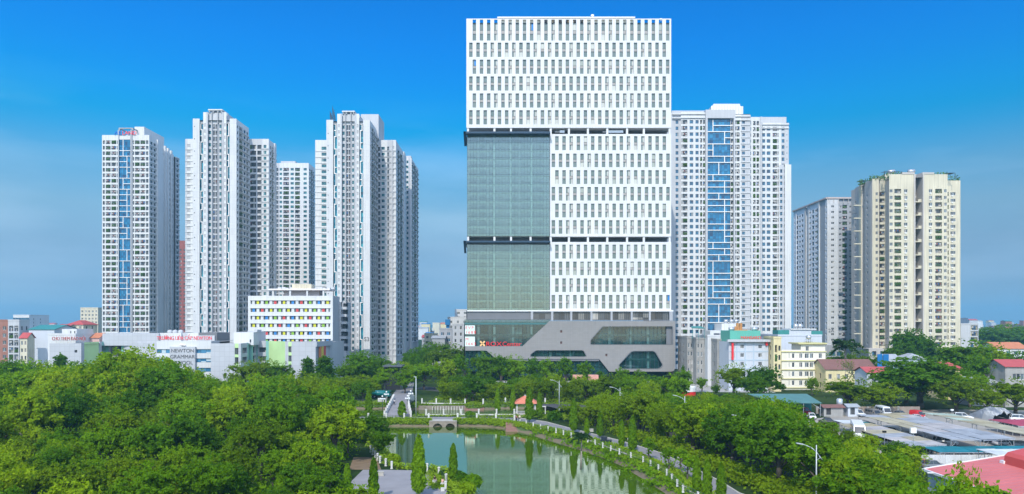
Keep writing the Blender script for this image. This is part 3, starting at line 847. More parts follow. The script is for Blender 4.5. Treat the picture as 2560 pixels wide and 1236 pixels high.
# ---------------------------------------------------------------- leftmost tower
DA = 413.0
b = Build('apartment_tower', 'leftmost white apartment tower with azure glass strip and blue and red rooftop letters', 'apartment tower', (fx(314, DA), DA + 16, 0), 'residential towers of the skyline', hidden_below=12)
fh = 3.2; n = 40; zf = fz(361.5, DA) - fh * (n - 1) - fh * .12
fl = levels(zf, fh, n); zt = fz(338, DA); zr = zf + n * fh
GA = G_DARK
bb = ('bal', .18, .85, 1.0, GA, PALEG)
wd = ('win', .18, .85, .5, GA)
p0, p1 = flat(255, 296, DA)
b.facade(p0, p1, 0, zt, [(2, WHITE), (5, WHITE, wd), (2.5, WHITE), (12, WHITE, bb), (2, WHITE), (12, WHITE, bb), (1.5, WHITE), (2, WHITE, wd), (2, WHITE)], fl)
pA, pB = flat(296, 298, DA); b.facade(pA, pB, 0, fz(326, DA), [(1, PALEG, ('proud', .6))], fl)
pA, pB = flat(298, 327, DA); b.strip(pA, pB, 0, fl, 3, G_STRIP, FRAMEW, 5)
b.facade(pA, pB, zr, zt, [(1, WHITE)], [])
pA, pB = flat(327, 331, DA); b.facade(pA, pB, 0, fz(326, DA), [(1, MIDG, ('proud', .6))], fl)
pA, pB = flat(331, 373, DA)
b.facade(pA, pB, 0, zt, [(1, WHITE), (3.2, WHITE, wd), (2, WHITE), (12, WHITE, bb), (2, WHITE), (12, WHITE, bb), (2, WHITE), (6, WHITE, wd), (2, WHITE)], fl)
xA = fx(373, DA); dy = lambda x: DA * (373 - 1280) / (x - 1280)
c1, c2, c3, c4 = dy(391), dy(404), dy(437), dy(447)
sl_ = ('win', .28, .80, .3, GA)
b.facade((xA, DA), (xA, c1), 0, zt, [(1.2, WHITE), (2.4, WHITE, sl_), (1, WHITE), (2.2, WHITE, sl_), (.6, WHITE)], fl)
b.ledges((xA, DA), (xA, c1), [z for z, _ in fl], .45, .22)
b.facade((xA, c1), (xA, c2), 0, zt - .5, [(1, WHITE, ('proud', .9))], fl)
b.facade((xA - .6, c2), (xA - .6, c3), 0, zt - 4, [(1.5, WHITE), (2, WHITE, sl_), (1, WHITE), (1.5, WHITE, ('proud', .8, 2.5)), (1.2, WHITE, sl_), (1, WHITE), (1.6, WHITE, ('proud', .8, 2)), (2.4, WHITE, sl_), (1.6, WHITE, ('proud', .8, 1.5)), (2.6, WHITE, ('win', .1, .9, .4, G_BLUE)), (.8, WHITE)], fl)
b.facade((xA + .4, c3), (xA + .4, c4), 0, zt - 5, [(1, PALEG), (2.4, PALEG, sl_), (1, PALEG)], fl)
b.ledges((xA + .4, c3), (xA + .4, c4), [z for z, _ in fl], .4, .2)
b.plain((xA + .4, c4), (fx(255, DA), c4), 0, zt - 5, PALEG); b.plain((fx(255, DA), c4), (fx(255, DA), DA), 0, zt, WHITE)
xl_ = fx(255, DA)
for ya_, yb_, xr_, z_ in ((DA, c2, xA, zt - .6), (c2, c3, xA - .6, zt - 4.3), (c3, c4, xA + .4, zt - 5.3)): b.roof([(xl_, ya_), (xr_, ya_), (xr_, yb_), (xl_, yb_)], z_)
b.plain((xA, c2), (xl_, c2), zt - 6, zt - .4, WHITE); b.plain((xl_, c4), (xl_, c4 - .01), 0, 1, WHITE)
b.wall.box(fx(332, DA + 4), fx(356, DA + 4), DA + 6, DA + 30, zt - 1, fz(315, DA + 4), b.mi(WHITE))
o = MB()
for x in (295, 328): o.box(fx(x, DA), fx(x + 3, DA), DA + .6, DA + 1.6, zt, fz(319, DA)); o.box(fx(x, DA), fx(x + 3, DA), DA + 14, DA + 15, zt, fz(319, DA)); o.box(fx(x, DA), fx(x + 3, DA), DA + 1.6, DA + 14, fz(321.5, DA), fz(319, DA))
o.box(fx(298, DA), fx(328, DA), DA + .6, DA + 1.6, fz(321.5, DA), fz(319, DA)); o.build('roof_portal', MIDG, b.root)
text('AD', 2.9, 'sign_lettering', BLUEL, b.root, (fx(287, DA), DA - .4, zt + .1), ext=.25, width=4.9)
text('LAND', 2.9, 'sign_lettering', mat('pinkish_red_letters', (.80, .12, .16), .5, .05, 1.0), b.root, (fx(306, DA), DA - .4, zt + .1), ext=.25, width=8.1)
b.done()

# ---------------------------------------------------------------- twin towers with turquoise strips
def twin(label, D, X, tops, side_x, Dw, wing, wing_cols, wside, Dws, lw, lw_cols, y_first, nfl, mark, screen=False):
    zslab, zmid, zwing = (fz(t_, D) for t_ in tops)
    b = Build('apartment_tower', label, 'apartment tower', (fx((X[0] + X[-1]) / 2, D), D + 20, 0), 'residential towers of the skyline', hidden_below=10)
    fh = 15.4 * D / F; zf = fz(y_first, D) - fh * (nfl - 1); fl = levels(zf, fh, nfl); ztop = zf + fh * nfl
    (s0, s1, t1, m0, m1, q0, q1, r0, r1) = X                # slab | strip | pier | middle | pier | strip | slab
    g = G_TEAL
    A, B = flat(s0, s1, D); b.facade(A, B, 0, zslab, [(1, SLABW)], fl); vents(b, A, B, [z + 1.2 for z, _ in fl[::2]], .9, .22)
    A, B = flat(s1, t1, D + .8)
    b.strip(A, B, 0, fl, 1, G_TSTRIP, FRAMEW, 3, inset=.5, rad=.22); b.facade(A, B, ztop, zslab - 1, [(1, PALEG)], [])
    A, B = flat(t1, m0, D)
    chk = [(2.2, WHITE), (3.5, WHITE, ('win', .45, .95, .06, glass('check_panel', [(0, (.42, .43, .45)), (.5, (.46, .47, .49)), (.9, (.5, .5, .5))], .6, .2))), (2.2, WHITE), (3, PALEG, ('proud', .35))]
    b.facade(A, B, 0, zmid, chk, fl)
    A, B = flat(m0, m1, D + 1.0)
    b.facade(A, B, 0, ztop, [(1.2, MIDG, ('proud', .7)), (7, PALEG, ('win', .28, .84, .3, g)), (3.2, PALEG), (1.6, MIDG, ('proud', .7)), (1, PALEG), (4.6, PALEG, ('bal', .1, .88, .8, G_DARK, MIDG, (0, 0, 1, 3, 7))), (1.6, PALEG), (4.6, PALEG, ('bal', .1, .88, .8, G_DARK, MIDG, (0, 0, 1, 4))), (1, PALEG), (1.6, MIDG, ('proud', .7)), (3.2, PALEG), (7, PALEG, ('win', .28, .84, .3, g)), (1.2, MIDG, ('proud', .7))], fl)
    b.facade(A, B, ztop, zmid, [(6, PALEG), (1.4, MIDG, ('proud', .7)), (9, PALEG), (1.4, MIDG, ('proud', .7)), (6, PALEG)], [])
    A, B = flat(m1, q0, D); b.facade(A, B, 0, zmid, chk[::-1], fl)
    A, B = flat(q0, q1, D + .8); b.strip(A, B, 0, fl, 1, G_TSTRIP, FRAMEW, 9, inset=.5, rad=.22); b.facade(A, B, ztop, zslab - 1, [(1, PALEG)], [])
    A, B = flat(r0, r1, D); b.facade((fx(q1, D), D), B, 0, zslab, [(1, SLABW)], fl)
    xs = fx(r1, D)
    sd = [(1, WHITE), (1.6, WHITE, ('win', .28, .78, .3, G_DARK)), (1.4, WHITE), (5.2, WHITE, ('bal', .12, .85, 1.2, G_DARK, PALEG)), (1.4, WHITE), (3, WHITE, ('win', .28, .8, .3, G_BLUE)), (1.4, WHITE), (2.4, WHITE, ('win', .28, .8, .3, G_DARK)), (1, WHITE)]
    b.facade((xs, D), (xs, Dw), 0, zslab - .2, sd, fl)
    b.ledges((xs, D + 3.5), (xs, Dw), [z for z, _ in fl], .6, .25)
    flw = [f for f in fl if f[0] + f[1] < zwing + .1]
    A, B = (xs, Dw), (fx(wing[1], Dw), Dw)
    b.facade(A, B, 0, zwing, wing_cols(g), flw)
    k0, k1 = wing[2], wing[1]
    b.ledges((fx(k0, Dw), Dw), (fx(k1, Dw), Dw), [z for z, _ in flw], .25, .2, WHITE); b.ledges((fx(k0, Dw), Dw), (fx(k1, Dw), Dw), [z + .45 for z, _ in flw], .25, .12, PALEG)
    xw = fx(wing[1], Dw)
    b.facade((xw, Dw), (xw, Dws), 0, zwing - .3, [(2.5, WHITE), (3, WHITE, ('win', .25, .85, .4, G_DARK)), (1.2, WHITE), (3, WHITE, ('bal', .12, .85, 1.0, G_DARK, PALEG)), (1.5, WHITE), (2.5, WHITE, ('proud', .7)), (2.4, WHITE, ('win', .25, .85, .4, G_BLUE)), (1.2, WHITE)], flw)
    b.ledges((xw, Dw + 3), (xw, Dws), [z for z, _ in flw], .45, .22)
    Dl = Dw
    A, B = flat(lw[0], lw[1], Dl); b.facade(A, (fx(s0, D), Dl), 0, zwing, lw_cols(g), flw)
    b.ledges(A, (fx(s0, D), Dl), [z for z, _ in flw], .25, .2, WHITE)
    b.plain((fx(s0, D), Dl), (fx(s0, D), D), 0, zslab, WHITE)
    b.plain((xw, Dws), (fx(lw[0], Dl), Dws), 0, zwing - .3, PALEG); b.plain((fx(lw[0], Dl), Dws), (fx(lw[0], Dl), Dl), 0, zwing - .3, WHITE)
    b.roof([(fx(s0, D), D), (xs, D), (xs, Dw), (fx(s0, D), Dw)], zslab - .8)
    b.plain((xs, Dw), (fx(s0, D), Dw), zwing - 1, zslab - .1, PALEG)
    b.roof([(fx(lw[0], Dl), Dl), (xw, Dl), (xw, Dws), (fx(lw[0], Dl), Dws)], zwing - .8)
    b.wall.box(fx(t1, D), fx(q0, D), D + 1.4, D + 12, zslab - .8, zmid - .3, b.mi(PALEG))
    o = MB(); xa, xb = fx(m0 + 1, D), fx(m1 - 2, D); ya, yb = zmid, zmid + 8 * D / F
    for x in (xa, (xa + xb) / 2 - 1.4, (xa + xb) / 2 + 1.0, xb - .6):
        o.box(x, x + .6, D + .4, D + 1.0, ya, yb - .6); o.box(x, x + .6, D + 8, D + 8.6, ya, yb - .6)
    o.box(xa - .3, xb + .3, D + .2, D + 9, yb - .6, yb, 1); o.build('roof_pergola', [MIDG, WHITE], b.root)
    if screen:                                              # lattice aerial screens and a lift room
        o = MB(); xa, xb = fx(824, D), fx(838, D)
        for k, (x0, x1, h) in enumerate(((xa, xa + 1.6, 5), (xa + 1.0, xb, 8))):
            for i in range(6):
                o.tube((x0 + (x1 - x0) * i / 5, D + 1 + k, zslab - .5), (x0 + (x1 - x0) * i / 5 * .6, D + 1 + k, zslab + h * (1 - .12 * i)), .10, n=5)
            for i in range(6):
                z = zslab + h * i / 7; o.tube((x0, D + 1 + k, z + .5), (x1 - .5, D + 1 + k, z - .3), .09, n=5)
        o.build('aerial_screen', STEEL, b.root)
        b.wall.box(fx(905, Dw), fx(949, Dw), Dw - 3, Dw + 14, zwing, fz(290, Dw), b.mi(PALEG))
    # lobby wing in front of the middle bays
    z2 = 24 + 13 * D / F * (-1)
    if mark: text(mark, 3.0, 'lettering', GREYL, b.root, (fx(r0 + 1, D), D - .12, fz(853, D)), ext=.06)
    b.done()

def wingB(g): return [(4, PALEG), (4, PALEG, ('bal', .1, .8, 1.0, G_DARK, MIDG)), (13, PALEG, ('win', .14, .82, .5, G_DARK)), (3.5, PALEG), (12, PALEG, ('win', .14, .82, .5, G_DARK)), (3, PALEG), (3, WHITE), (8, WHITE, ('win', .28, .82, .3, g)), (7, WHITE)]
def lwB(g): return [(2, PALEG), (3, WHITE, ('win', .45, .95, .06, MATS['check_panel'])), (3, WHITE), (3, PALEG), (5, WHITE), (1.2, WHITE), (4, WHITE)]
twin('tallest white tower of the left group with turquoise zigzag strips and pergola on the roof', 370.0,
     (482, 499, 508, 520, 556, 566, 574, 575, 591), (297, 281, 326), 622, 387.4, (622, 672, 652), wingB, 690, 400.0, (463, 482), lwB, 323.5, 39, None)
def wingC(g): return [(2, PALEG), (6, PALEG, ('win', .10, .80, .6, G_DARK)), (3, PALEG), (8, WHITE, ('win', .3, .80, .3, g)), (6, WHITE), (5, PALEG, ('win', .12, .84, .5, G_DARK)), (6, PALEG), (3, PALEG, ('proud', .5)), (3, WHITE, ('win', .45, .95, .06, MATS['check_panel'])), (5, WHITE)]
def lwC(g): return [(9, WHITE), (8, WHITE, ('win', .28, .82, .3, g)), (5, WHITE), (5, PALEG, ('win', .12, .86, .6, G_DARK)), (2, PALEG)]
twin('white tower with S3 painted low on its wall and dark aerial screens on its roof', 375.0,
     (816, 833, 843, 855, 887, 898, 908, 909, 925), (300, 285, 326), 943, 395.0, (943, 990, 952), wingC, 1016, 434.0, (788, 817), lwC, 325.5, 38, 'S3', True)

# ---------------------------------------------------------------- towers further back in the left group
def back_tower(label, D, xa, xb, xs, yt, cols, fh_px, nfl, y_first, side):
    b = Build('apartment_tower', label, 'apartment tower', (fx((xa + xb) / 2, D), D + 12, 0), 'residential towers of the skyline', hidden_below=25)
    fh = fh_px * D / F; zf = fz(y_first, D) - fh * (nfl - 1); fl = levels(zf, fh, nfl); zt = fz(yt, D)
    A, B = flat(xa, xb, D); b.facade(A, B, 0, zt, cols, fl)
    D2 = D * (xb - 1280) / (xs - 1280)
    b.facade(B, (B[0], D2), 0, zt - .2, side, fl); b.ledges(B, (B[0], D2), [z for z, _ in fl], .5, .22)
    b.plain((B[0], D2), (A[0], D2), 0, zt, PALEG); b.plain((A[0], D2), A, 0, zt, WHITE)
    b.roof([A, B, (B[0], D2), (A[0], D2)], zt - .7)
    b.wall.box(A[0] + 2, min(A[0] + 12, B[0] - 1), D + 4, D + 10, zt - 1, zt + 2.2, b.mi(PALEG))
    b.done()
sid = [(1, WHITE), (2, WHITE, ('win', .25, .8, .3, G_DARK)), (1, WHITE), (3, WHITE, ('bal', .1, .85, 1, G_DARK, PALEG)), (1, WHITE), (2, WHITE, ('win', .25, .8, .3, G_DARK)), (1, WHITE)]
back_tower('pale apartment tower half hidden between the two twin white towers', 487.0, 690, 772, 787, 408,
    [(6, PALEG, ('win', .15, .85, .5, G_DARK)), (3, PALEG), (6, WHITE, cut(G_TEAL)), (3, WHITE), (14, WHITE, ('bal', .12, .85, 1, G_DARK, MIDG)), (4, WHITE), (8, WHITE, cut(G_TEAL)), (3, WHITE), (12, WHITE, ('bal', .12, .85, 1, G_DARK, MIDG)), (9, WHITE), (8, WHITE, cut(G_TEAL)), (5, WHITE)], 11.7, 34, 430, sid)
back_tower('narrow pale tower peeping out behind the tower marked S3', 450.0, 1000, 1029, 1046, 395,
    [(8, PALEG), (6, WHITE, ('bal', .12, .85, 1, G_DARK, MIDG)), (3, WHITE), (5, WHITE, cut(G_TEAL)), (4, PALEG, ('proud', .5)), (4, WHITE)], 12.7, 36, 412, sid)
b = Build('brick_tower', 'dull red brick tower seen through the gap beside the leftmost white tower', 'apartment tower', (fx(452, 620), 620, 0))
b.facade(*flat(430, 468, 620), 0, fz(602, 620), [(1, mat('dull_red_brick', (.30, .10, .085), .85, .15, .3, panel=(3, 1.2, .8)))] + [(5, MATS['dull_red_brick'], cut(G_DARK)), (6, MATS['dull_red_brick'])] * 4, levels(4, 3.3, 26))
b.plain((fx(468, 620), 620), (fx(468, 620), 650), 0, fz(602, 620), MATS['dull_red_brick']); b.roof([(fx(430, 620), 620), (fx(468, 620), 620), (fx(468, 620), 650), (fx(430, 620), 650)], fz(602, 620))
b.done()

# ---------------------------------------------------------------- tower behind the office tower
DR = 378.0
b = Build('apartment_tower', 'wide white apartment tower with broad azure glass strip beside the office tower', 'apartment tower', (fx(1825, DR), DR + 16, 0), 'residential towers of the skyline', hidden_below=14)
fh = 15.4 * DR / F; n = 40; zf = fz(314, DR) - fh * (n - 1); fl = levels(zf, fh, n); ztl = fz(282, DR); ztr = fz(300, DR)
gb = G_BLUE
wB = ('win', .25, .82, .28, gb); wD = ('win', .20, .86, .6, G_DARK); bD = ('bal', .18, .86, 1.1, G_DARK, PALEG)
b.facade(*flat(1640, 1702, DR), 0, ztl, [(49, PALEG), (7, PALEG, wB), (6, PALEG)], fl)
b.facade(*flat(1702, 1763, DR - .6), 0, ztl, [(2, WHITE), (2, WHITE, wD), (1, WHITE), (12, WHITE, bD), (6, WHITE), (9, WHITE, wB), (6, WHITE), (8, WHITE, wB), (4, WHITE), (5, WHITE, bD), (2.5, WHITE), (5, WHITE, bD), (.5, WHITE)], fl)
b.plain((fx(1702, DR), DR), (fx(1702, DR - .6), DR - .6), 0, ztl, WHITE); b.plain((fx(1763, DR - .6), DR - .6), (fx(1763, DR), DR), 0, ztl, WHITE)
b.facade(*flat(1763, 1768, DR), 0, fz(297, DR), [(1, PALEG, ('proud', 1.0))], fl)
b.strip(*flat(1768, 1826, DR), 0, fl, 4, G_STRIP, FRAMEW, 12, inset=.5, rad=.2)
b.wall.box(fx(1763, DR), fx(1837, DR), DR - 1.0, DR + 8, fz(297, DR), fz(276, DR), b.mi(PALEG))
b.facade(*flat(1826, 1833, DR + .2), 0, fz(297, DR), [(1, WHITE), (6, WHITE, bD)], fl)
b.facade(*flat(1833, 1837, DR), 0, fz(297, DR), [(1, PALEG, ('proud', 1.0))], fl)
b.facade(*flat(1837, 1876, DR), 0, fz(287, DR), [(1, WHITE), (3, WHITE, wD), (1, WHITE), (7, WHITE, bD), (4, WHITE), (2, PALEG), (7.5, PALEG, ('win', .28, .76, .3, gb)), (13.5, PALEG)], fl)
b.ledges((fx(1852, DR), DR), (fx(1876, DR), DR), [z for z, _ in fl], .3, .22, WHITE)
Dq = DR + 6
flr = [f for f in levels(zf + 1.2, fh, n) if f[0] + fh < fz(298, Dq)]
b.plain((fx(1876, DR), DR), (fx(1876, DR), Dq), 0, fz(287, DR), WHITE)
b.facade((fx(1876, DR), Dq), (fx(1905, Dq), Dq), 0, fz(293, Dq), [(2, PALEG), (7, PALEG, wB), (4, WHITE), (5, WHITE, bD), (2, WHITE), (5, WHITE, bD), (2, WHITE), (4, PALEG, ('proud', .5))], flr)
b.facade(*flat(1905, 1972, Dq - .5), 0, ztr, [(1, WHITE), (7, WHITE, wB), (4, WHITE), (9, WHITE, wB), (6, WHITE), (11, WHITE, bD), (1.5, WHITE), (2, WHITE, wD), (6, WHITE), (2, PALEG), (7, PALEG, wB), (11, PALEG)], flr)
vents(b, (fx(1905, Dq - .5), Dq - .5), (fx(1972, Dq - .5), Dq - .5), [z + 1.6 for z, _ in flr], 13.4, .2)
zx = fz(413, Dq)
b.facade(*flat(1948, 1978, Dq - 1.2), 0, zx, [(2, WHITE), (6, PALEG, ('win', .25, .82, .5, gb)), (4, PALEG), (2.4, WHITE, ('recess', .8, DARKG)), (16, WHITE)], flr)
b.wall.poly([(fx(1948, Dq - 1.2), Dq - 1.2, zx), (fx(1978, Dq - 1.2), Dq - 1.2, zx), (fx(1978, Dq), Dq, zx), (fx(1948, Dq), Dq, zx)], b.mi(WHITE))
b.plain((fx(1948, Dq), Dq), (fx(1948, Dq - 1.2), Dq - 1.2), 0, zx, WHITE)
for xa, xb, D, z in ((1680, 1763, DR - .6, ztl), (1837, 1876, DR, fz(287, DR)), (1905, 1972, Dq - .5, ztr)):   # cornices and roof slabs behind
    b.ledges((fx(xa, D), D), (fx(xb, D), D), [z - 1.2, z - 3.2], .5, .5, WHITE)
b.wall.box(fx(1905, Dq + 8), fx(1966, Dq + 8), Dq + 8, Dq + 20, ztr - 2, fz(293, Dq + 8), b.mi(PALEG))
b.wall.box(fx(1680, DR + 8), fx(1763, DR + 8), DR + 8, DR + 20, ztl - 2, fz(277, DR + 8), b.mi(PALEG))
b.plain((fx(1972, Dq), Dq), (fx(1972, Dq), Dq + 26), 0, ztr, WHITE); b.plain((fx(1978, Dq), Dq + 30), (fx(1640, DR), Dq + 30), 0, ztl, WHITE)
b.roof([(fx(1640, DR), DR), (fx(1876, DR), DR), (fx(1876, DR), Dq + 30), (fx(1640, DR), Dq + 30)], ztl - .8); b.roof([(fx(1876, DR), Dq), (fx(1972, Dq), Dq), (fx(1972, Dq), Dq + 26), (fx(1876, DR), Dq + 26)], ztr - .8)
b.done()
o = None
cw = MB(); D = DR + 9                                       # ribbed crown on its roof
cw.poly([(fx(1766, D), D, ztl - 1), (fx(1858, D), D, ztl - 1), (fx(1858, D), D, fz(266, D)), (fx(1850, D), D, fz(266, D)), (fx(1850, D), D, fz(260, D)), (fx(1784, D), D, fz(260, D))], 0)
cw.box(fx(1784, D), fx(1850, D), D + .05, D + 12, ztl - 1, fz(260.3, D), 0); cw.box(fx(1850, D), fx(1858, D), D + .05, D + 12, ztl - 1, fz(266.3, D), 0)
for i in range(11): cw.box(fx(1778 + i * 7, D), fx(1781 + i * 7, D), D - .4, D, ztl - 1, fz(265.5, D), 1)
cw.build('roof_crown', [WHITE, FRAMEW], b.root)

# ---------------------------------------------------------------- pale tower 2A, seen at its corner
D2 = 410.0
b = Build('apartment_tower', 'white and grey tower with 2A on its corner, just left of the cream tower', 'apartment tower', (fx(2068, D2) + 12, D2 + 22, 0), 'residential towers of the skyline', hidden_below=14)
fh = 13.9 * D2 / F; nn = 28; zf = fz(519, D2) - fh * (nn - 1) - fh * .35; fl = levels(zf, fh, nn); zt = fz(497, D2); zb = fz(863, D2)
wp = ('win', .35, .72, .2, G_DARK, 'pale')
b.facade(*flat(2068, 2096, D2), zb, zt, [(10, SLABW), (7.5, SLABW, wp), (10.5, SLABW)], fl)
b.facade(*flat(2096, 2132, D2 + .8), zb, zt, [(1.5, MIDG), (6.5, MIDG, wp), (2, MIDG), (12, MIDG, ('bal', .2, .86, 1.0, G_DARK, MIDG)), (6, MIDG), (7, MIDG, wp), (1.5, MIDG)], fl)
b.facade(*flat(2132, 2170, D2), zb, zt, [(4, SLABW), (10, SLABW), (7, SLABW, wp), (10, SLABW)], fl)
b.plain((fx(2096, D2), D2), (fx(2096, D2), D2 + .8), zb, zt, SLABW)
b.facade(*flat(2060, 2172, D2 - 1), 0, zb, [(10, MIDG), (12, MIDG, ('win', .3, .9, .4, G_BLUE)), (4, MIDG), (10, MIDG, ('win', .3, .9, .4, G_BLUE)), (30, MIDG), (12, MIDG, ('win', .3, .9, .4, G_BLUE)), (12, MIDG)], levels(.4, 4, 3))
b.wall.poly([(fx(2060, D2 - 1), D2 - 1, zb), (fx(2172, D2 - 1), D2 - 1, zb), (fx(2172, D2), D2 + 2, zb), (fx(2060, D2), D2 + 2, zb)], b.mi(MIDG))
xs = fx(2068, D2); Df = 459.0; SIDE2 = mat('shade_lifted_white', (.80, .82, .86), .7, .06, .1, streak=.12)  # flank white made paler and bluer than the front to lift its shade
b.facade((xs, Df), (xs, D2), 0, zt, [(1, SIDE2), (2, SIDE2, wp), (1.4, SIDE2, ('proud', .3)), (1.6, SIDE2, ('win', .2, .9, .25, G_BLUE)), (1, SIDE2), (2.4, SIDE2, wp), (1.2, SIDE2), (2, SIDE2, ('win', .3, .8, .3, G_BLUE)), (1.6, SIDE2), (1.5, WHITE, ('proud', .25)), (3.0, SIDE2, ('recess', .8, PALEG)), (1.5, WHITE, ('proud', .25)), (2, SIDE2, wp), (1.2, SIDE2), (2.4, SIDE2, ('win', .2, .85, .25, G_BLUE)), (1, SIDE2), (2, SIDE2, wp), (2.4, SIDE2, ('bal', .15, .88, 1.0, G_BLUE, MIDG)), (1.4, WHITE, ('proud', .5)), (6, MIDG), (1.2, SIDE2, wp), (.8, SLABW)], fl)
b.plain((fx(2170, D2), D2), (fx(2170, D2), Df), 0, zt, PALEG); b.plain((fx(2170, D2), Df), (xs, Df), 0, zt, PALEG)
b.roof([(xs, D2), (fx(2170, D2), D2), (fx(2170, D2), Df), (xs, Df)], zt - .5)
b.ledges((xs, D2), (fx(2170, D2), D2), [zt - .1], .5, .9, mat('pinkish_fascia', (.48, .40, .37), .7)); b.ledges((xs, Df), (xs, D2), [zt - .1], .8, .9, MATS['pinkish_fascia'])
for i in range(8): b.wall.box(fx(2072 + i * 12, D2), fx(2073 + i * 12, D2), D2 - .3, D2 - .02, zt - 2.8, zt - .1, b.mi(TAUPE))
text('2A', 2.9, 'lettering', GREYL, b.root, (fx(2070.5, D2), D2 - .1, fz(831, D2)), ext=.05)
b.done()

# ---------------------------------------------------------------- cream tower with stepped bays
DC = 354.0
b = Build('apartment_tower', 'cream apartment tower with stepped bays, grey piers and rooftop greenery, right end of the skyline', 'apartment tower', (fx(2270, DC), DC + 20, 0), 'residential towers of the skyline', hidden_below=12)
fh = 16.65 * DC / F; nn = 24; zf = fz(868, DC) - .30 * fh + .6; fl = levels(zf, fh, nn); zt = fz(436, DC); zb = fz(872, DC)
wp = ('win', .32, .80, .18, G_HOUSE, 'pale'); wh = ('win', .32, .80, .18, G_HOUSE, 'hood')
bl = ('bal', .20, .86, 1.1, G_DARK, TAUPE)
D3 = 362.0; ptA = (fx(2137, 388), 388.0); ptB = (fx(2176, 364), 364.0)
b.facade(ptA, ptB, zb, zt - .6, [(5, TAUPE, wp), (9, TAUPE), (2, TAUPE), (7, CREAM, ('proud', .5)), (1, TAUPE), (7, TAUPE, ('recess', 1.5, TAUPE)), (7, TAUPE), (4, TAUPE, wp), (7, TAUPE)], fl)  # left facets: their shade is put into the taupe colour
for i in range(0, nn, 2): b.wall.box(ptB[0] - 6.6, ptB[0] - 3.2, 367.4, 369.0, fl[i][0], fl[i][0] + .5, b.mi(CREAM))
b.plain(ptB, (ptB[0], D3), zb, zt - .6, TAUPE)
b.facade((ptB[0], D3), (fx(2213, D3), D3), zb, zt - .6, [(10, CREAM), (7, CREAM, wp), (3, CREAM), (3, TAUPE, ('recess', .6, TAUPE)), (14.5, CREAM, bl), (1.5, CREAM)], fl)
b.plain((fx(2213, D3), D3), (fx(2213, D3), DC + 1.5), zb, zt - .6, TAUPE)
b.facade((fx(2213, D3), DC + 1.5), (fx(2223, DC), DC), zb, zt - .6, [(1, TAUPE)], [])  # step facing left, its shade put into the colour
b.facade(*flat(2223, 2284, DC), zb, zt, [(1, CREAM), (8, CREAM, wp), (4, CREAM), (17, CREAM, bl), (7, CREAM), (9, CREAM, wh), (15, CREAM)], fl)
b.wall.box(fx(2284, DC), fx(2287.5, DC), DC - .4, DC + 6, zb, zt, b.mi(TAUPE)); b.wall.box(fx(2306, DC), fx(2309, DC), DC - .4, DC + 6, zb, zt, b.mi(TAUPE))
b.facade(*flat(2287.5, 2306, DC + 5.5), zb, zt, [(1, TAUPE), (3, TAUPE, ('win', .15, .85, .5, G_DARK)), (1, TAUPE), (3.5, TAUPE, ('win', .15, .85, .5, G_DARK)), (7, CREAM)], fl)
for i in range(0, nn, 2): b.wall.box(fx(2287.6, DC), fx(2305.9, DC), DC + .8, DC + 5.5, fl[i][0] - .3, fl[i][0] + .1, b.mi(CREAM)); b.wall.box(fx(2298, DC), fx(2305.9, DC), DC + .8, DC + 1.2, fl[i][0] + .1, fl[i][0] + 1.2, b.mi(CREAM))
b.facade(*flat(2309, 2369, DC), zb, zt, [(13, CREAM), (9, CREAM, wh), (7, CREAM), (17, CREAM, bl), (5, CREAM), (7, CREAM, wp), (2, CREAM)], fl)
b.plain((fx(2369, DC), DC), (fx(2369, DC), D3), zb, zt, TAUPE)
xr = fx(2401, D3)
b.facade((fx(2369, DC), D3), (xr, D3), zb, zt - 1.5, [(6, TAUPE), (8.5, CREAM, bl), (2.5, CREAM), (7, CREAM, wh), (6.5, CREAM)], fl)  # first strip: the setback's shadow put in as taupe
b.plain((xr, D3), (xr, D3 + 30), zb, zt - 1.5, CREAM); b.plain((xr, D3 + 30), (ptA[0], D3 + 30), 0, zt - 1, CREAM); b.plain((ptA[0], D3 + 30), ptA, 0, zt - 1, TAUPE)
b.roof([ptA, ptB, (ptB[0], D3), (fx(2213, D3), D3), (fx(2223, DC), DC), (fx(2369, DC), DC), (fx(2369, DC), D3), (xr, D3), (xr, D3 + 30), (ptA[0], D3 + 30)], zt - 1.6)
b.facade(*flat(2172, 2402, DC - 1.2), 0, zb, [(8, TAUPE)] + [(10, TAUPE, ('win', .25, .8, .5, G_BLUE)), (9, TAUPE)] * 11, [(1.0, 4.2), (zb - 4.6, 4.2)])
b.wall.poly([(fx(2172, DC), DC - 1.2, zb), (fx(2402, DC), DC - 1.2, zb), (fx(2402, DC), D3 + 3, zb), (fx(2172, DC), D3 + 3, zb)], b.mi(TAUPE))
b.plain(ptA, (fx(2172, DC), DC - 1.2), 0, zb, TAUPE); b.plain((fx(2402, DC), DC - 1.2), (fx(2402, DC), D3 + 20), 0, zb, TAUPE)
b.wall.box(fx(2232, DC), fx(2365, DC), DC + 8, DC + 26, zt - 1.6, zt + 1.6, b.mi(CREAM)); b.wall.box(fx(2255, DC), fx(2286, DC), DC - .2, DC + 6, zt, zt + .9, b.mi(TAUPE)); b.wall.box(fx(2306, DC), fx(2335, DC), DC - .2, DC + 6, zt, zt + .9, b.mi(TAUPE))
for x, D in ((2229, DC + 10), (2279, DC + 9)):
    o = MB(); z0 = zt + 1.6
    for k in (-.8, .8): o.box(fx(x, D) + k - .1, fx(x, D) + k + .1, D - .5, D + .5, z0, z0 + .7, 0)
    o.tube((fx(x, D) - 1.7, D, z0 + 1.6), (fx(x, D) + 1.4, D, z0 + 1.9), 1.0, n=14, m=1); o.build('water_tank', [STEEL, SILVER], b.root, True)
g_ = MB(); r_ = random.Random(4)
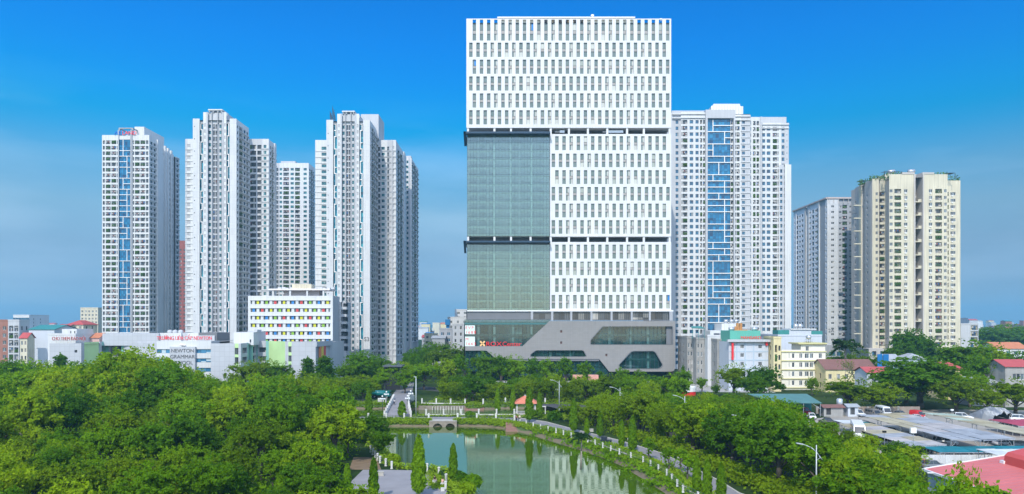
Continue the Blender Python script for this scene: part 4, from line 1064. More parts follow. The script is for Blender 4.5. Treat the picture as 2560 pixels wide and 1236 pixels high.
for xa, xb, D, n_ in ((2150, 2176, 372, 120), (2176, 2212, D3, 240), (2213, 2255, DC + 1, 200), (2335, 2369, DC + 1, 160), (2369, 2401, D3, 90)):
    for _ in range(n_):
        c = Vector((fx(r_.uniform(xa, xb), D), D + r_.uniform(-.4, 3), zt - 1.2 + r_.uniform(0, 1) ** 2 * 2.6)); u = Vector((r_.gauss(0, 1), r_.gauss(0, 1), r_.gauss(0, .7))).normalized() * .4; v = u.cross(Vector((0, -1, .5))).normalized() * .3
        g_.poly([c - u, c - v, c + u, c + v])
g_.build('roof_garden', PLANTG, b.root)
o = MB()
for xa, xb, D, z in ((2212, 2255, DC + 1, zt + .6), (2366, 2388, DC + 3, zt + .2), (2150, 2170, 374, zt - .2)):
    for i in range(9): o.box(fx(xa + (xb - xa) * i / 9, D), fx(xa + (xb - xa) * i / 9 + 1, D), D - .3, D + 4, z + 1.0, z + 1.15)
    for x in (xa, xb): o.box(fx(x, D) - .1, fx(x, D) + .1, D, D + .2, z - 1.8, z + 1.0)
o.build('roof_pergola', STEEL, b.root)
b.done()
# ================================================================ school with coloured panes
DS = 330.0
b = Build('school_block', 'white school block with rows of red, yellow, green and blue window panels', 'school', (fx(726, DS), DS + 14, 0), hidden_below=6)
xa, xb = fx(620, DS), fx(832, DS); zt = fz(740, DS)
PANEC = [mat('pane_' + n_, c_, .5, .06, 1.0) for n_, c_ in (('yellow', (.72, .70, .03)), ('lime', (.30, .58, .05)), ('red', (.78, .09, .09)), ('blue', (.05, .27, .68)))]
rows_y = [752, 771.5, 790.5, 809.5, 829, 848, 867, 886]
COLS = ['_yrygyb', 0]
pattern = ["ygryb rgby".replace(' ', ''), "brygyrygrb", "ybgrbyryg", "ygyrbgrygy", "grbygybrb", "ygrbyrgyb", "ybgrbyrgy", "ygrbygryb"]
pm = {'y': 0, 'g': 1, 'r': 2, 'b': 3}
px2 = 212.0
zprev = zt
for i, y in enumerate(rows_y):
    z1, z0 = fz(y, DS), fz(y + 8.8, DS)
    pat = pattern[i]
    start = 6.5 if len(pat) == 10 else 17.0
    cols, x = [], 0
    if start > 10: cols += [(6.5, WHITE), (4, WHITE, 'G')]; x = 10.5
    k = start
    tri = []
    for ch in pat:
        if k + 14.5 > 207: break
        if k > x: cols.append((k - x, WHITE))
        cols += [(4.2, WHITE, 'G'), (6.5, WHITE, ch), (4.2, WHITE, 'G')]; x = k + 14.9; k += 21.8
    if x < 202: cols += [(201 - x, WHITE), (4, WHITE, 'G')]; x = 205
    cols.append((212 - x, WHITE))
    cc = []
    for c in cols:
        if len(c) == 2: cc.append(c)
        elif c[2] == 'G': cc.append((c[0], c[1], ('win', 0, 1, .5, G_HOUSE)))
        else: cc.append((c[0], c[1], ('win', 0, 1, .12, PANEC[pm[c[2]]])))
    zl = fz(y + 14, DS)
    b.facade((xa, DS), (xb, DS), zl, zprev, cc, [(z0, z1 - z0)]); zprev = zl
    o = MB(); o.box(xa + 1, xb - 1, DS - .35, DS + .0, z1 + .05, z1 + .2); o.build('sun_shelf', PALEG, b.root)
b.facade((xa, DS), (xb, DS), 0, zprev, [(1, WHITE)], [])
yR = DS * (832 - 1280) / (849 - 1280.0)
b.facade((xb, DS), (xb, yR), 0, zt, [(1, PALEG)], [])  # shaded flank of the white block, darkened by using the grey render
b.facade((xb, yR), (fx(866, yR), yR), 0, zt - 2.5, [(3, PALEG), (13, PALEG, ('open', .28, .92, 3.0))], levels(fz(886, DS), 3.55, 8))
b.plain((xb + 1, yR + 3), (fx(866, yR), yR + 3), 0, zt - 3, DARKG); b.plain((fx(866, yR), yR), (fx(866, yR), yR + 9), 0, zt - 2.5, PALEG)
b.plain((fx(866, yR), yR + 9), (xa, yR + 9), 0, zt - 2.5, PALEG); b.plain((xa, yR + 9), (xa, DS), 0, zt - 2.5, WHITE)
b.roof([(xa, DS), (xb, DS), (xb, yR), (xa, yR)], zt - .5)
o = MB(); o.box(fx(667, DS), fx(822, DS), DS + 2, DS + 14, fz(725.5, DS), fz(721.5, DS)); o.build('roof_canopy', mat('pinkish_white', (.72, .67, .66), .7), b.root)
o = MB(); o.box(fx(700, DS), fx(790, DS), DS + 6, DS + 13, zt - .5, fz(726, DS)); o.build('roof_room', mat('pale_mauve_wall', (.52, .47, .48), .8), b.root)
for x in (676, 719, 762, 803): o = MB(); o.box(fx(x, DS), fx(x + 4, DS), DS + 2.4, DS + 3.2, zt - .5, fz(725.6, DS)); o.build('column', WHITE, b.root)
o = MB(); o.box(fx(720, DS), fx(769, DS), DS + 6, DS + 12, fz(721.4, DS), fz(709, DS)); [o.box(fx(720 + i * 4, DS), fx(721 + i * 4, DS), DS + 5.9, DS + 6, fz(719, DS), fz(710, DS)) for i in range(12)]; o.build('roof_tank', CREAM, b.root)
for i in range(14):
    x = 680 + i * 10.5; o = MB(); q = random.uniform(.5, 1.3); o.box(fx(x, DS), fx(x, DS) + q * 1.4, DS + 8, DS + 10, fz(721.4, DS), fz(721.4, DS) + q * .8); o.build('roof_unit', PALEG, b.root)
b.done()

# ================================================================ grammar school in front
DN = 279.0
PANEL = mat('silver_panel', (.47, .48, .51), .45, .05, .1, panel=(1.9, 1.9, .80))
PANELD = mat('silver_panel_shaded', (.40, .42, .46), .45, .05, .1, panel=(1.9, 1.9, .85))  # darker copy of the silver panel for faces turned from the sun
LIME = mat('pale_lime_wall', (.50, .70, .33), .6, .10, .2)
TEALW = mat('soft_teal_wall', (.22, .45, .40), .6, .08, .3)
b = Build('school_building', 'low white and silver school with grammar school lettering and pale green bays behind the wood', 'school', (fx(480, DN), DN + 20, 0), hidden_below=3)
zN = fz(861, DN)
wbl = ('win', .0, 1, .35, glass('school_glass', [(0, (.05, .17, .30)), (.4, (.08, .24, .40)), (.8, (.16, .33, .46)), (.93, (.45, .55, .6))]))
A, B = flat(124, 203, 276); b.facade(A, B, 0, fz(859, 276), [(62, PANEL), (7, PANEL, ('win', 0, 1, .5, G_DARK)), (10, PANEL)], [(fz(882, 276), 1.0)])
C = (fx(268, 296), 296.0)
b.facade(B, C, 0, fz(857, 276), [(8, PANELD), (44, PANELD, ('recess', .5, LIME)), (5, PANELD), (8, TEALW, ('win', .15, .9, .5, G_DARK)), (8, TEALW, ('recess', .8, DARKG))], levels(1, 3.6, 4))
b.wall.box(B[0] - .1, C[0], B[1] - .3, B[1] + .2, fz(866, 276), fz(857, 276), b.mi(PANELD)) if False else None
A2, B2 = flat(268, 392, 290)
b.facade(C, B2, 0, fz(858, 290), [(4, TEALW), (30, PANEL, ('win', .0, 1, 1.2, G_DARK)), (6, TEALW), (78, PANEL)], [(fz(892, 290), 2.4), (fz(877, 290), 2.4)])
A, B = flat(392, 528, DN)
b.plain((B2[0], B2[1]), A, 0, zN, PALEG)
b.facade(A, B, 0, fz(853, DN), [(33, WHITE, wbl), (63, WHITE), (40, WHITE, wbl)], [(fz(883.5, DN), fz(873.5, DN) - fz(883.5, DN)), (fz(906.5, DN), fz(896.5, DN) - fz(906.5, DN)), (fz(930, DN), fz(920, DN) - fz(930, DN))][::-1])
o = MB(); o.box(fx(428, DN), fx(491, DN), DN - 1.2, DN - .01, 0, fz(867, DN)); o.build('sign_slab', PANEL, b.root)
for i, s_ in enumerate(('NEWTON', 'GRAMMAR', 'SCHOOL')):
    text(s_, 2.0, 'lettering', GREYL, b.root, (fx(460, DN), DN - 1.28, fz(881 + i * 15, DN)), ext=.05, align='CENTER')
o = MB(); o.tube((fx(459, DN), DN - .6, fz(866.5, DN)), (fx(459, DN), DN - .6, fz(863, DN)), .5, .7, 12); o.tube((fx(459, DN) - .9, DN - .6, fz(862, DN)), (fx(459, DN) + .9, DN - .6, fz(863, DN)), .35, .2, 8)
o.build('emblem', SILVER, b.root)
b.plain(B, (B[0], B[1] + 8), 0, fz(853, DN), PALEG)
b.roof([(fx(392, DN), DN), B, (B[0], B[1] + 30), (fx(392, DN), DN + 30)], fz(853, DN) - .4)
A, B = flat(527, 602, 274); zq = fz(859, 274)
b.facade(A, B, 0, zq, [(60, PANEL), (9, LIME, ('win', .25, .95, .4, G_DARK)), (6, PANEL)], levels(.5, 3.6, 4))
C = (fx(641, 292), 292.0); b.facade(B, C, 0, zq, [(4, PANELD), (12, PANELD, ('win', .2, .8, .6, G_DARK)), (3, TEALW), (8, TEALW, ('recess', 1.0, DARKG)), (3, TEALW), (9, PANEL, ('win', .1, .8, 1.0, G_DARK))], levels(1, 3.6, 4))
D_ = (fx(672, 290), 290.0); b.facade(C, D_, 0, zq + .6, [(3, TEALW), (20, PANEL, ('win', .0, .55, 1.2, G_DARK)), (7, TEALW)], levels(1.6, 3.6, 4))
E = (fx(713, 281), 281.0); b.facade(D_, E, 0, zq + .6, [(1, LIME)], [])
Fp = (fx(789, 277), 277.0); b.facade(E, Fp, 0, zq + .4, [(8, PANEL), (8, LIME, ('win', .3, .95, .4, G_DARK)), (60, PANEL)], levels(.9, 3.6, 4))
Gp = (fx(829, 296), 296.0)
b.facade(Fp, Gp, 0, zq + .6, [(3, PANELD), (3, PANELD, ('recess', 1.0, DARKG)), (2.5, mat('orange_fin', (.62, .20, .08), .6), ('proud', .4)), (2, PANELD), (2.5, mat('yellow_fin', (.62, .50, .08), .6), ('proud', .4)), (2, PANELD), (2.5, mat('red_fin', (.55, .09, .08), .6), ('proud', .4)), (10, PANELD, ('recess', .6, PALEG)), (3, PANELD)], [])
b.ledges(Fp, Gp, [zq - 1.4], .5, 2.0, PANELD)
b.roof([(fx(527, 274), 274), B, C, D_, E, Fp, Gp, (Gp[0], 318), (fx(527, 274), 318)], zq - .3); b.roof([(fx(124, 276), 276), (fx(203, 276), 276), (fx(268, 296), 296), (B2[0], B2[1]), (B2[0], 318), (fx(124, 276), 318)], fz(858, 276) - .6)
b.plain(Gp, (Gp[0], 318), 0, zq, PALEG); b.plain((Gp[0], 318), (fx(124, 276), 318), 0, zq - .4, PALEG); b.plain((fx(124, 276), 318), (fx(124, 276), 276), 0, zq - .4, PANEL)
D5 = 293.0
b.wall.box(fx(256, D5), fx(397, D5), D5, D5 + 14, zN - 1, fz(834, D5), b.mi(PANEL)); b.wall.box(fx(397, D5), fx(450, D5), D5 + 1, D5 + 14, zN - 1, fz(833, D5), b.mi(WHITE)); b.wall.box(fx(450, D5), fx(466, D5), D5 + 2, D5 + 14, zN - 1, fz(833, D5), b.mi(PALEG))
b.wall.box(fx(466, D5), fx(495, D5), D5 + 1, D5 + 14, zN - 1, fz(833, D5), b.mi(WHITE)); b.wall.box(fx(495, D5), fx(541, D5), D5 + .5, D5 + 14, zN - 1, fz(832, D5), b.mi(DARKG)); b.wall.box(fx(495, D5), fx(537, D5), D5 - .2, D5 + .4, zN - 1, fz(839, D5), b.mi(PALEG))
D6 = 285.0
b.facade(*flat(584, 634, D6), zq - 1, fz(831, D6), [(40, WHITE), (4, WHITE, ('win', .0, 1, .4, G_DARK)), (6, WHITE)], [(zq, 1.3)]); b.plain((fx(634, D6), D6), (fx(634, D6), D6 + 14), zq - 1, fz(831, D6), PALEG); b.plain((fx(584, D6), D6 + 14), (fx(584, D6), D6), zq - 1, fz(831, D6), WHITE)
b.roof([(fx(584, D6), D6), (fx(634, D6), D6), (fx(634, D6), D6 + 14), (fx(584, D6), D6 + 14)], fz(831, D6) - .01)
o = MB(); o.box(fx(612, D6), fx(636, D6), D6 + 3, D6 + 8, fz(831, D6), fz(828, D6)); o.box(fx(627, D6), fx(636, D6), D6 + 3.2, D6 + 8.2, fz(828, D6), fz(825, D6)); o.build('roof_unit', PALEG, b.root)
text('TRƯỜNG LIÊN CẤP NEWTON', 2.1, 'roof_lettering', mat('coral_letters', (.78, .08, .10), .5, .05, 1.0), b.root, (fx(392, 285), 285, fz(850, 285)), ext=.15, width=fx(529, 285) - fx(392, 285))
o = MB()
for i in range(12): o.tube((fx(396 + i * 12, 285), 285.5, fz(853, 285) - .6), (fx(396 + i * 12, 285), 285.5, fz(840, 285)), .06, n=5)
o.box(fx(392, 285), fx(529, 285), 285.3, 285.45, fz(850.4, 285), fz(849.4, 285)); o.build('sign_frame', SILVER, b.root)
for x in (425, 438, 452): o = MB(); o.lathe([(.9, 0), (1.1, .4), (.9, 1.0), (.2, 1.3)], fx(x, D5 + 4), D5 + 4, 10); [o.v.__setitem__(i, (v[0], v[1], v[2] + fz(833, D5))) for i, v in enumerate(o.v)]; o.build('roof_tank', PALEG, b.root, True)
b.done()

# ================================================================ low houses
ROOFC = {'red': mat('red_sheet_roof', (.44, .085, .08), .55, .12, .5, panel=(1.2, 30, .85)), 'orange': mat('orange_tile_roof', (.50, .19, .10), .75, .15, .8), 'teal': mat('teal_sheet_roof', (.05, .24, .225), .5, .10, .5, panel=(1.4, 30, .88)),
         'blue': mat('blue_sheet_roof', (.03, .17, .40), .5, .10, .5), 'grey': mat('grey_sheet_roof', (.34, .36, .38), .6, .12, .5), 'brown': mat('brown_tile_roof', (.20, .10, .085), .8, .15, .8)}
WALLC = {'white': WHITE, 'cream': CREAM, 'grey': PALEG, 'mid': MIDG, 'concrete': CONC, 'yellow': mat('yellow_render', (.70, .60, .34), .8, .08, .2, streak=.12), 'brick': mat('brick_red_render', (.33, .16, .12), .85, .12, .3, streak=.1), 'blue': mat('pale_blue_render', (.42, .50, .58), .7, .06, .2), 'pink': mat('pink_render', (.60, .40, .36), .8, .08, .2), 'ice': mat('ice_grey_render', (.54, .57, .62), .7, .05, .1, streak=.08)}
def house(name, label, x0, x1, y0, y1, z1, wall, roof, wins=(), group=None, gable=1.6, floors=None, side=True, cat='house', tank=False, hipped=False, trim=None, z0=0.0):
    """A small building: box, roof of its kind, windows on the street face (and the flank that turns to the camera)."""
    b = Build(name, label, cat, ((x0 + x1) / 2, (y0 + y1) / 2, z0), group)
    wm = WALLC[wall]
    floors = floors or levels(z0 + .4, 3.3, max(1, int((z1 - z0 - .2) / 3.3)))
    cols, used = [], 0.0
    W_ = x1 - x0
    for c in (wins or [(W_, None)]):
        cols.append((c[0], wm) if c[1] is None else (c[0], wm, c[1]))
    b.facade((x0, y0), (x1, y0), z0, z1, cols, floors)
    dd = y1 - y0
    sd = [(dd * .2, wm), (1.1, wm, cut(G_HOUSE)), (dd * .3, wm), (1.1, wm, cut(G_HOUSE)), (max(.5, dd * .5 - 2.2), wm)] if side and dd > 6 else [(1, wm)]
    b.facade((x1, y0), (x1, y1), z0, z1, sd, floors); b.facade((x1, y1), (x0, y1), z0, z1, [(1, wm)], []); b.facade((x0, y1), (x0, y0), z0, z1, sd, floors)
    o = MB(); e = .45
    if roof in ('flat', 'tank'):
        b.roof([(x0, y0), (x1, y0), (x1, y1), (x0, y1)], z1 - .02)
        for P in (((x0, y0), (x1, y0)), ((x1, y0), (x1, y1)), ((x1, y1), (x0, y1)), ((x0, y1), (x0, y0))):
            pa, pb = Vector(P[0]), Vector(P[1]); d = (pb - pa).normalized(); n = Vector((d.y, -d.x)) 
            q = [pa + n * .12, pb + n * .12, pb - n * .1 , pa - n * .1]; o.prism([(v.x, v.y) for v in q], z1 + .003, z1 + .7)
        o.build('parapet', trim or wm, b.root)
    elif hipped:
        rx = min(W_, dd) * .5; za = z1 + gable
        a = [(x0-e, y0-e, z1), (x1+e, y0-e, z1), (x1+e, y1+e, z1), (x0-e, y1+e, z1)]
        if W_ >= dd: p, q = (x0 + rx * .9, (y0+y1)/2, za), (x1 - rx * .9, (y0+y1)/2, za); o.poly([a[0], a[1], q, p]); o.poly([a[1], a[2], q]); o.poly([a[2], a[3], p, q]); o.poly([a[3], a[0], p])
        else: p, q = ((x0+x1)/2, y0 + rx * .9, za), ((x0+x1)/2, y1 - rx * .9, za); o.poly([a[0], a[1], p]); o.poly([a[1], a[2], q, p]); o.poly([a[2], a[3], q]); o.poly([a[3], a[0], p, q])
        o.box(x0-e, x1+e, y0-e, y1+e, z1 - .15, z1 - .01)
        o.build('roof', ROOFC[roof], b.root)
    else:
        ym = (y0 + y1) / 2; za = z1 + gable
        for s_ in (1, -1):
            yo = y0 - e if s_ > 0 else y1 + e
            P = [(x0-e, yo, z1 - .1), (x1+e, yo, z1 - .1), (x1+e, ym, za), (x0-e, ym, za)]
            o.poly(P); o.poly([(p[0], p[1], p[2] + .12) for p in P])
            o.poly([P[0], P[1], (P[1][0], P[1][1], P[1][2] + .12), (P[0][0], P[0][1], P[0][2] + .12)])
        b.wall.poly([(x1, y0, z1), (x1, y1, z1), (x1, ym, za - .1)], b.mi(wm)); b.wall.poly([(x0, y1, z1), (x0, y0, z1), (x0, ym, za - .1)], b.mi(wm))
        o.build('roof', ROOFC[roof], b.root)
    if tank:
        o = MB(); tx, ty = x0 + W_ * .65, y0 + dd * .45
        for k in (-.7, .7): o.box(tx + k - .08, tx + k + .08, ty - .6, ty + .6, z1 + .02, z1 + 1.2)
        o.tube((tx - 1.1, ty, z1 + 1.75), (tx + 1.1, ty, z1 + 1.75), .62, n=12); o.build('water_tank', SILVER, b.root, True)
    return b.done()
wc = lambda n, w_, g_, gl=None, st='pale': [(g_ * .6, None)] + [q for i in range(n) for q in ((w_, cut(gl or G_HOUSE, st)), (g_ if i < n - 1 else g_ * .6, None))]

def pxhouse(name, label, xa, xb, yt, D, depth, wall, roof, wins=(), **k):
    return house(name, label, fx(xa, D), fx(xb, D), D, D + depth, fz(yt, D), wall, roof, wins, **k)
# cluster right of the office tower
H = 'narrow houses beside the office tower'
pxhouse('tube_house', 'leftmost narrow weathered concrete house in the row beside the office tower podium', 1718, 1733, 846, 285, 16, 'concrete', 'flat', wc(2, .8, .6), group=H)
pxhouse('tube_house', 'dark narrow house squeezed between two weathered pale houses', 1733, 1741, 858, 288, 14, 'mid', 'flat', group=H, side=False)
pxhouse('tube_house', 'weathered pale house with streaked bare side wall and cluttered roof', 1741, 1768, 849, 280, 16, 'concrete', 'flat', wc(3, .7, .9), group=H)
r1 = pxhouse('tube_house', 'tall white narrow house with a dark window band on its top storey', 1769, 1818, 842, 276, 18, 'white', 'flat', wc(1, 1.0, 3.4), group=H)
o = MB(); D = 276
o.box(fx(1779, D), fx(1819, D), D + 2, D + 14, fz(842, D), fz(827, D), 0); o.box(fx(1788, D), fx(1803, D), D + 1.95, D + 2.2, fz(843, D), fz(834, D), 1); o.box(fx(1804.5, D), fx(1817, D), D + 1.95, D + 2.2, fz(843, D), fz(834, D), 1)
o.build('top_storey', [WHITE, G_BLUE], r1)
o = MB(); o.box(fx(1804, D + 6), fx(1846, D + 6), D + 6, D + 16, fz(842, D), fz(809, D + 6)); o.build('stair_tower', WHITE, r1)
o = MB(); P = [(fx(1730, D), D + 1, fz(820, D)), (fx(1766, D), D + 1, fz(822, D)), (fx(1762, D), D + 6, fz(816, D)), (fx(1738, D), D + 6, fz(816, D))]; o.poly(P); o.poly([(p[0], p[1], p[2] - .15) for p in P]); [o.box(fx(x, D), fx(x, D) + .12, D + 1.2, D + 1.3, fz(848, D), fz(821, D)) for x in (1733, 1748, 1763)]
o.build('terrace_shelter', ROOFC['teal'], r1)
for x in (1812, 1826, 1838): o = MB(); o.tube((fx(x, D + 7), D + 8, fz(808, D + 7) + .8), (fx(x, D + 7) + 1.6, D + 8, fz(808, D + 7) + .8), .62, n=12); o.box(fx(x, D + 7), fx(x, D + 7) + 1.4, D + 7.8, D + 8.2, fz(809, D + 7), fz(808, D + 7) + .3); o.build('water_tank', SILVER, r1, True)
pxhouse('tube_house', 'beige house with a striped awning and balcony plants next to the grey hotel', 1793, 1823, 852, 268, 12, 'concrete', 'flat', [(.8, None), (1.6, bal(G_DARK, PALEG)), (3.2, None)], group=H)
# hotel
D = 256
b = Build('hotel', 'blue-grey hotel with green roof storey and red roof letters', 'hotel', (fx(1870, D), D + 8, 0))
xa, xb = fx(1822, D), fx(1921, D); zt = fz(855, D)
ICE = WALLC['ice']; hw = ('win', .33, .78, .2, G_DARK, 'pale')
b.facade((xa, D), (xb, D), 0, zt, [(10, ICE), (4, ICE, ('win', .3, .82, .1, glass('bright_glass', [(0, (.6, .66, .66)), (.5, (.7, .72, .72)), (.9, (.4, .45, .48))]), 'plain')), (7, ICE), (8, ICE), (9, ICE, hw), (9, ICE), (20, ICE), (7, ICE), (9, ICE, hw), (16, ICE)], levels(fz(964, D) - .2, 21.6 * D / F, 5))
for u in (20, 41, 62): b.wall.box(fx(1822 + u, D) - .2, fx(1822 + u, D) + .2, D - .12, D, 0, zt, b.mi(WALLC['blue']))
for i in range(5): z = fz(964, D) - .4 + i * 21.6 * D / F; b.wall.box(xa + .01, xb - .01, D - .1, D + .01, z, z + .4, b.mi(WALLC['blue']))
b.wall.box(xa - .8, xb + .3, D - 1.4, D + .02, fz(855, D), fz(849, D), b.mi(PALEG))
b.facade((xb, D), (xb, D + 16), 0, zt, [(1.5, WALLC['yellow']), (1.6, WALLC['yellow'], ('win', .2, .8, .5, G_DARK)), (2.5, CONC), (10, CONC)], levels(fz(964, D) - .2, 21.6 * D / F, 5))
b.plain((xb, D + 16), (xa, D + 16), 0, zt, ICE); b.plain((xa, D + 16), (xa, D), 0, zt, ICE); b.roof([(xa, D), (xb, D), (xb, D + 16), (xa, D + 16)], zt + .02)
o = MB(); o.box(fx(1828, D), fx(1905, D), D + 1.5, D + 13, zt + .03, fz(827, D)); o.build('roof_storey', mat('sea_green_sheet', (.12, .42, .33), .5, .06, .4, panel=(1.0, 30, .90)), b.root)
text('MANSARD', 1.55, 'roof_lettering', RED, b.root, (fx(1852, D), D + .2, zt + .95), ext=.15, width=fx(1902, D) - fx(1852, D))
o = MB(); o.box(fx(1827.5, D), fx(1832.5, D), D - .9, D - .45, fz(900, D), fz(857, D)); o.build('blade_sign', RED, b.root)
o = MB(); o.box(fx(1913, D), fx(1918, D), D - .7, D - .3, fz(864, D), fz(855, D)); o.build('blade_sign', RED, b.root)
o = MB()
for i, x in enumerate((1850, 1857, 1866, 1870)): o.tube((fx(x, D), D + 5 + i, fz(827, D)), (fx(x, D), D + 5 + i, fz(827, D) + 1.5 + (i % 2) * 1.2), .55 if i % 2 else .4, n=9)
o.box(fx(1845, D), fx(1878, D), D + 4, D + 9, fz(827, D) + .003, fz(825, D)); o.build('roof_boiler', mat('rusty_orange', (.48, .24, .09), .7, .25, 2.0), b.root)
for x in (1833, 1892): o = MB(); o.tube((fx(x, D), D + 5, fz(823, D)), (fx(x, D) + 1.9, D + 5, fz(823, D)), .65, n=12); o.box(fx(x, D) + .3, fx(x, D) + 1.6, D + 4.7, D + 5.3, fz(827, D) + .01, fz(823, D) - .5); o.build('water_tank', SILVER, b.root, True)
b.done()
pxhouse('tube_house', 'narrow pale yellow house with stacked balconies between the hotel and the big grey gable', 1934, 1953, 847, 252, 10, 'yellow', 'flat', [(.5, None), (.9, bal(G_DARK, CREAM)), (.5, None), (.8, cut(G_DARK)), (.3, None)], group=H)
r2 = pxhouse('warehouse', 'big blank grey wall with green sheet panels under its eaves and steel tanks on top', 1945, 2055, 841, 283, 22, 'ice', 'flat', cat='warehouse', side=False)
D = 283
for xa_, xb_, ya_, yb_ in ((1945, 1973, 826, 841), (2028, 2056, 828, 841)): o = MB(); o.box(fx(xa_, D), fx(xb_, D), D - .06, D + 6, fz(yb_, D), fz(ya_, D)); o.build('sheet_panel', ROOFC['teal'], r2)
o = MB(); o.prism([(fx(1973, D), D - .03), (fx(2028, D), D - .03), (fx(2028, D), D + 10), (fx(1973, D), D + 10)], fz(841, D), fz(825, D)); o.build('gable', WALLC['ice'], r2)
o = MB(); o.box(fx(1976, D), fx(2040, D), D - .5, D + 10, fz(825, D) + .02, fz(822, D)); o.build('roof', WHITE, r2)
for x in (1994, 2005): o = MB(); o.lathe([(.05, 0), (.8, .2), (1.1, .9), (.8, 1.6), (.05, 1.8)], 0, 0, 12); o.v = [(v[0] + fx(x, D), v[1] + D + 2, v[2] + fz(821, D)) for v in o.v]; o.build('water_tank', SILVER, r2, True)
# cream five-storey house
D = 259
b = Build('apartment_house', 'cream white five storey house with yellow string courses and a steel tank on its roof', 'house', (fx(2010, D), D + 6, 0))
xa, xm, xb = fx(1954, D), fx(2003, D), fx(2064, D)
ws_ = ('win', .25, .78, .15, G_HOUSE, 'pale'); fl = levels(fz(992, D), 22.6 * D / F, 5); zt = fz(882, D)
IV = mat('ivory_render', (.78, .74, .64), .75, .05, .2, streak=.10); YT = mat('yellow_trim', (.58, .54, .26), .7)
b.facade((xa, D), (xb, D), 0, zt, [(18, IV), (2, IV, ws_), (6, IV), (6, IV, ws_), (12, IV), (8, IV, ws_), (6, IV), (10, IV, ws_), (3, IV), (8, IV, ws_), (14, IV), (8, IV, ws_), (9, IV)], fl)
b.facade((xm, D + .3), (xb, D + .3), zt, fz(861, D), [(12, IV), (8, IV, ('win', .2, .75, .15, G_HOUSE, 'pale')), (41, IV)], [(zt, 3.0)])
b.plain((xm, D + 9), (xm, D + .3), zt, fz(861, D), IV); b.plain((xb, D + .3), (xb, D + 11), zt, fz(861, D), IV)
b.facade((xb, D), (xb, D + 11), 0, zt, [(1, IV)], []); b.plain((xb, D + 11), (xa, D + 11), 0, zt, IV); b.facade((xa, D + 11), (xa, D), 0, zt, [(3, YT), (1.5, YT, ws_), (3, YT), (1.5, YT, ws_), (2, YT)], fl)
b.roof([(xa, D), (xb, D), (xb, D + 11), (xa, D + 11)], zt - .02); b.roof([(xm, D + .3), (xb, D + .3), (xb, D + 9), (xm, D + 9)], fz(861, D))
for i in range(5): z = fl[i][0] + 3.05; b.wall.box(xa - .25, xb + .25, D - .35, D + .01, z, z + .32, b.mi(YT))
b.wall.box(xm - 1.2, xb + .3, D - .6, D + 9, fz(861, D), fz(857.5, D), b.mi(YT)); b.wall.box(xa, xm - .02, D - .02, D + .2, zt, fz(875, D), b.mi(IV))
o = MB(); x = fx(2029, D)
for k in (-1, -.35, .35, 1): o.box(x + k - .07, x + k + .07, D + 2, D + 2.2, fz(857.4, D), fz(849, D)); o.box(x + k - .07, x + k + .07, D + 3.2, D + 3.4, fz(857.4, D), fz(849, D))
o.lathe([(.05, 0), (.8, .1), (.95, .5), (.95, 1.1), (.6, 1.5), (.05, 1.6)], 0, 0, 12)
o.v = [(v[0] + x, v[1] + D + 2.6, v[2] + fz(849, D)) if i >= 64 else v for i, v in enumerate(o.v)]; o.build('water_tank', SILVER, b.root, True)
b.done()
# behind the parking yard
house('yellow_shed', 'long yellow walled shed with brown tile roof behind the bare tree', fx(2064, 250), fx(2190, 250), 250, 262, fz(924, 250), 'yellow', 'brown', wc(6, 1.2, 1.8), cat='shed', gable=3.2)
house('small_house', 'small grey house with crimson sheet roof beside the big dark tree', fx(2168, 222), fx(2232, 222), 222, 230, fz(932, 222), 'ice', 'red', wc(2, 1.0, 1.6), gable=1.5)
house('small_house', 'yellow walled house with a red hipped roof right of the dark tree crowns', fx(2362, 225), fx(2410, 225), 225, 235, fz(923, 225), 'yellow', 'red', wc(2, 1.2, 1.4), hipped=True, gable=2.0)
house('small_house', 'bare concrete house with a red pitched roof by the right edge', fx(2513, 205), fx(2580, 205), 205, 214, fz(917, 205), 'concrete', 'red', wc(1, 2.0, 2.2), gable=1.8, side=False)
r3 = house('small_house', 'white house with orange roof and teal glazed terrace near the right edge', fx(2492, 290), fx(2570, 290), 290, 302, fz(872, 290), 'white', 'orange', wc(4, 1.6, 1.6, G_TEAL), gable=2.4)
house('small_house', 'pale house with a grey hipped roof below the cream tower', fx(2268, 290), fx(2316, 290), 290, 300, fz(897, 290), 'blue', 'grey', wc(2, 1.2, 2.0), hipped=True, gable=2.0)
house('glass_house', 'small glazed turquoise house with a grey gable beside the blue hoarding', fx(2224, 262), fx(2254, 262), 262, 272, fz(904, 262), 'blue', 'grey', [(.3, None), (1.2, ('win', .05, .95, .1, G_TEAL)), (.3, None), (1.2, ('win', .05, .95, .1, G_TEAL)), (.3, None), (1.0, ('win', .05, .95, .1, G_TEAL)), (.3, None)], gable=2.4, cat='house')
o = MB(); D = 250
for xa_, xb_ in ((2194, 2206), (2208.5, 2222)): o.box(fx(xa_, D), fx(xb_, D), D, D + .25, fz(926, D), fz(886, D), 0)
for x in (2197, 2219): o.tube((fx(x, D), D + .6, 0), (fx(x, D), D + .6, fz(888, D)), .18, m=1)
tag(o.build('hoarding', [mat('hoarding_blue', (.01, .14, .36), .6), STEEL]), 'tall blue sheet hoarding in two leaves beside the glazed house', 'hoarding')
house('low_shop', 'low grey shop with dark openings behind the tall dark tree by the yard', fx(2430, 208), fx(2520, 208), 208, 216, fz(957, 208), 'mid', 'grey', wc(4, 2.0, 1.2, G_DARK), cat='shop', gable=1.4)
r = house('corner_house', 'grey house with dark roof room and ochre balcony bands right of the cream tower', fx(2402, 400), fx(2446, 400), 400, 416, fz(812, 400), 'grey', 'flat', [(5.5, None), (4, bal(G_BLUE, WALLC['yellow'])), (.4, None)], tank=False)
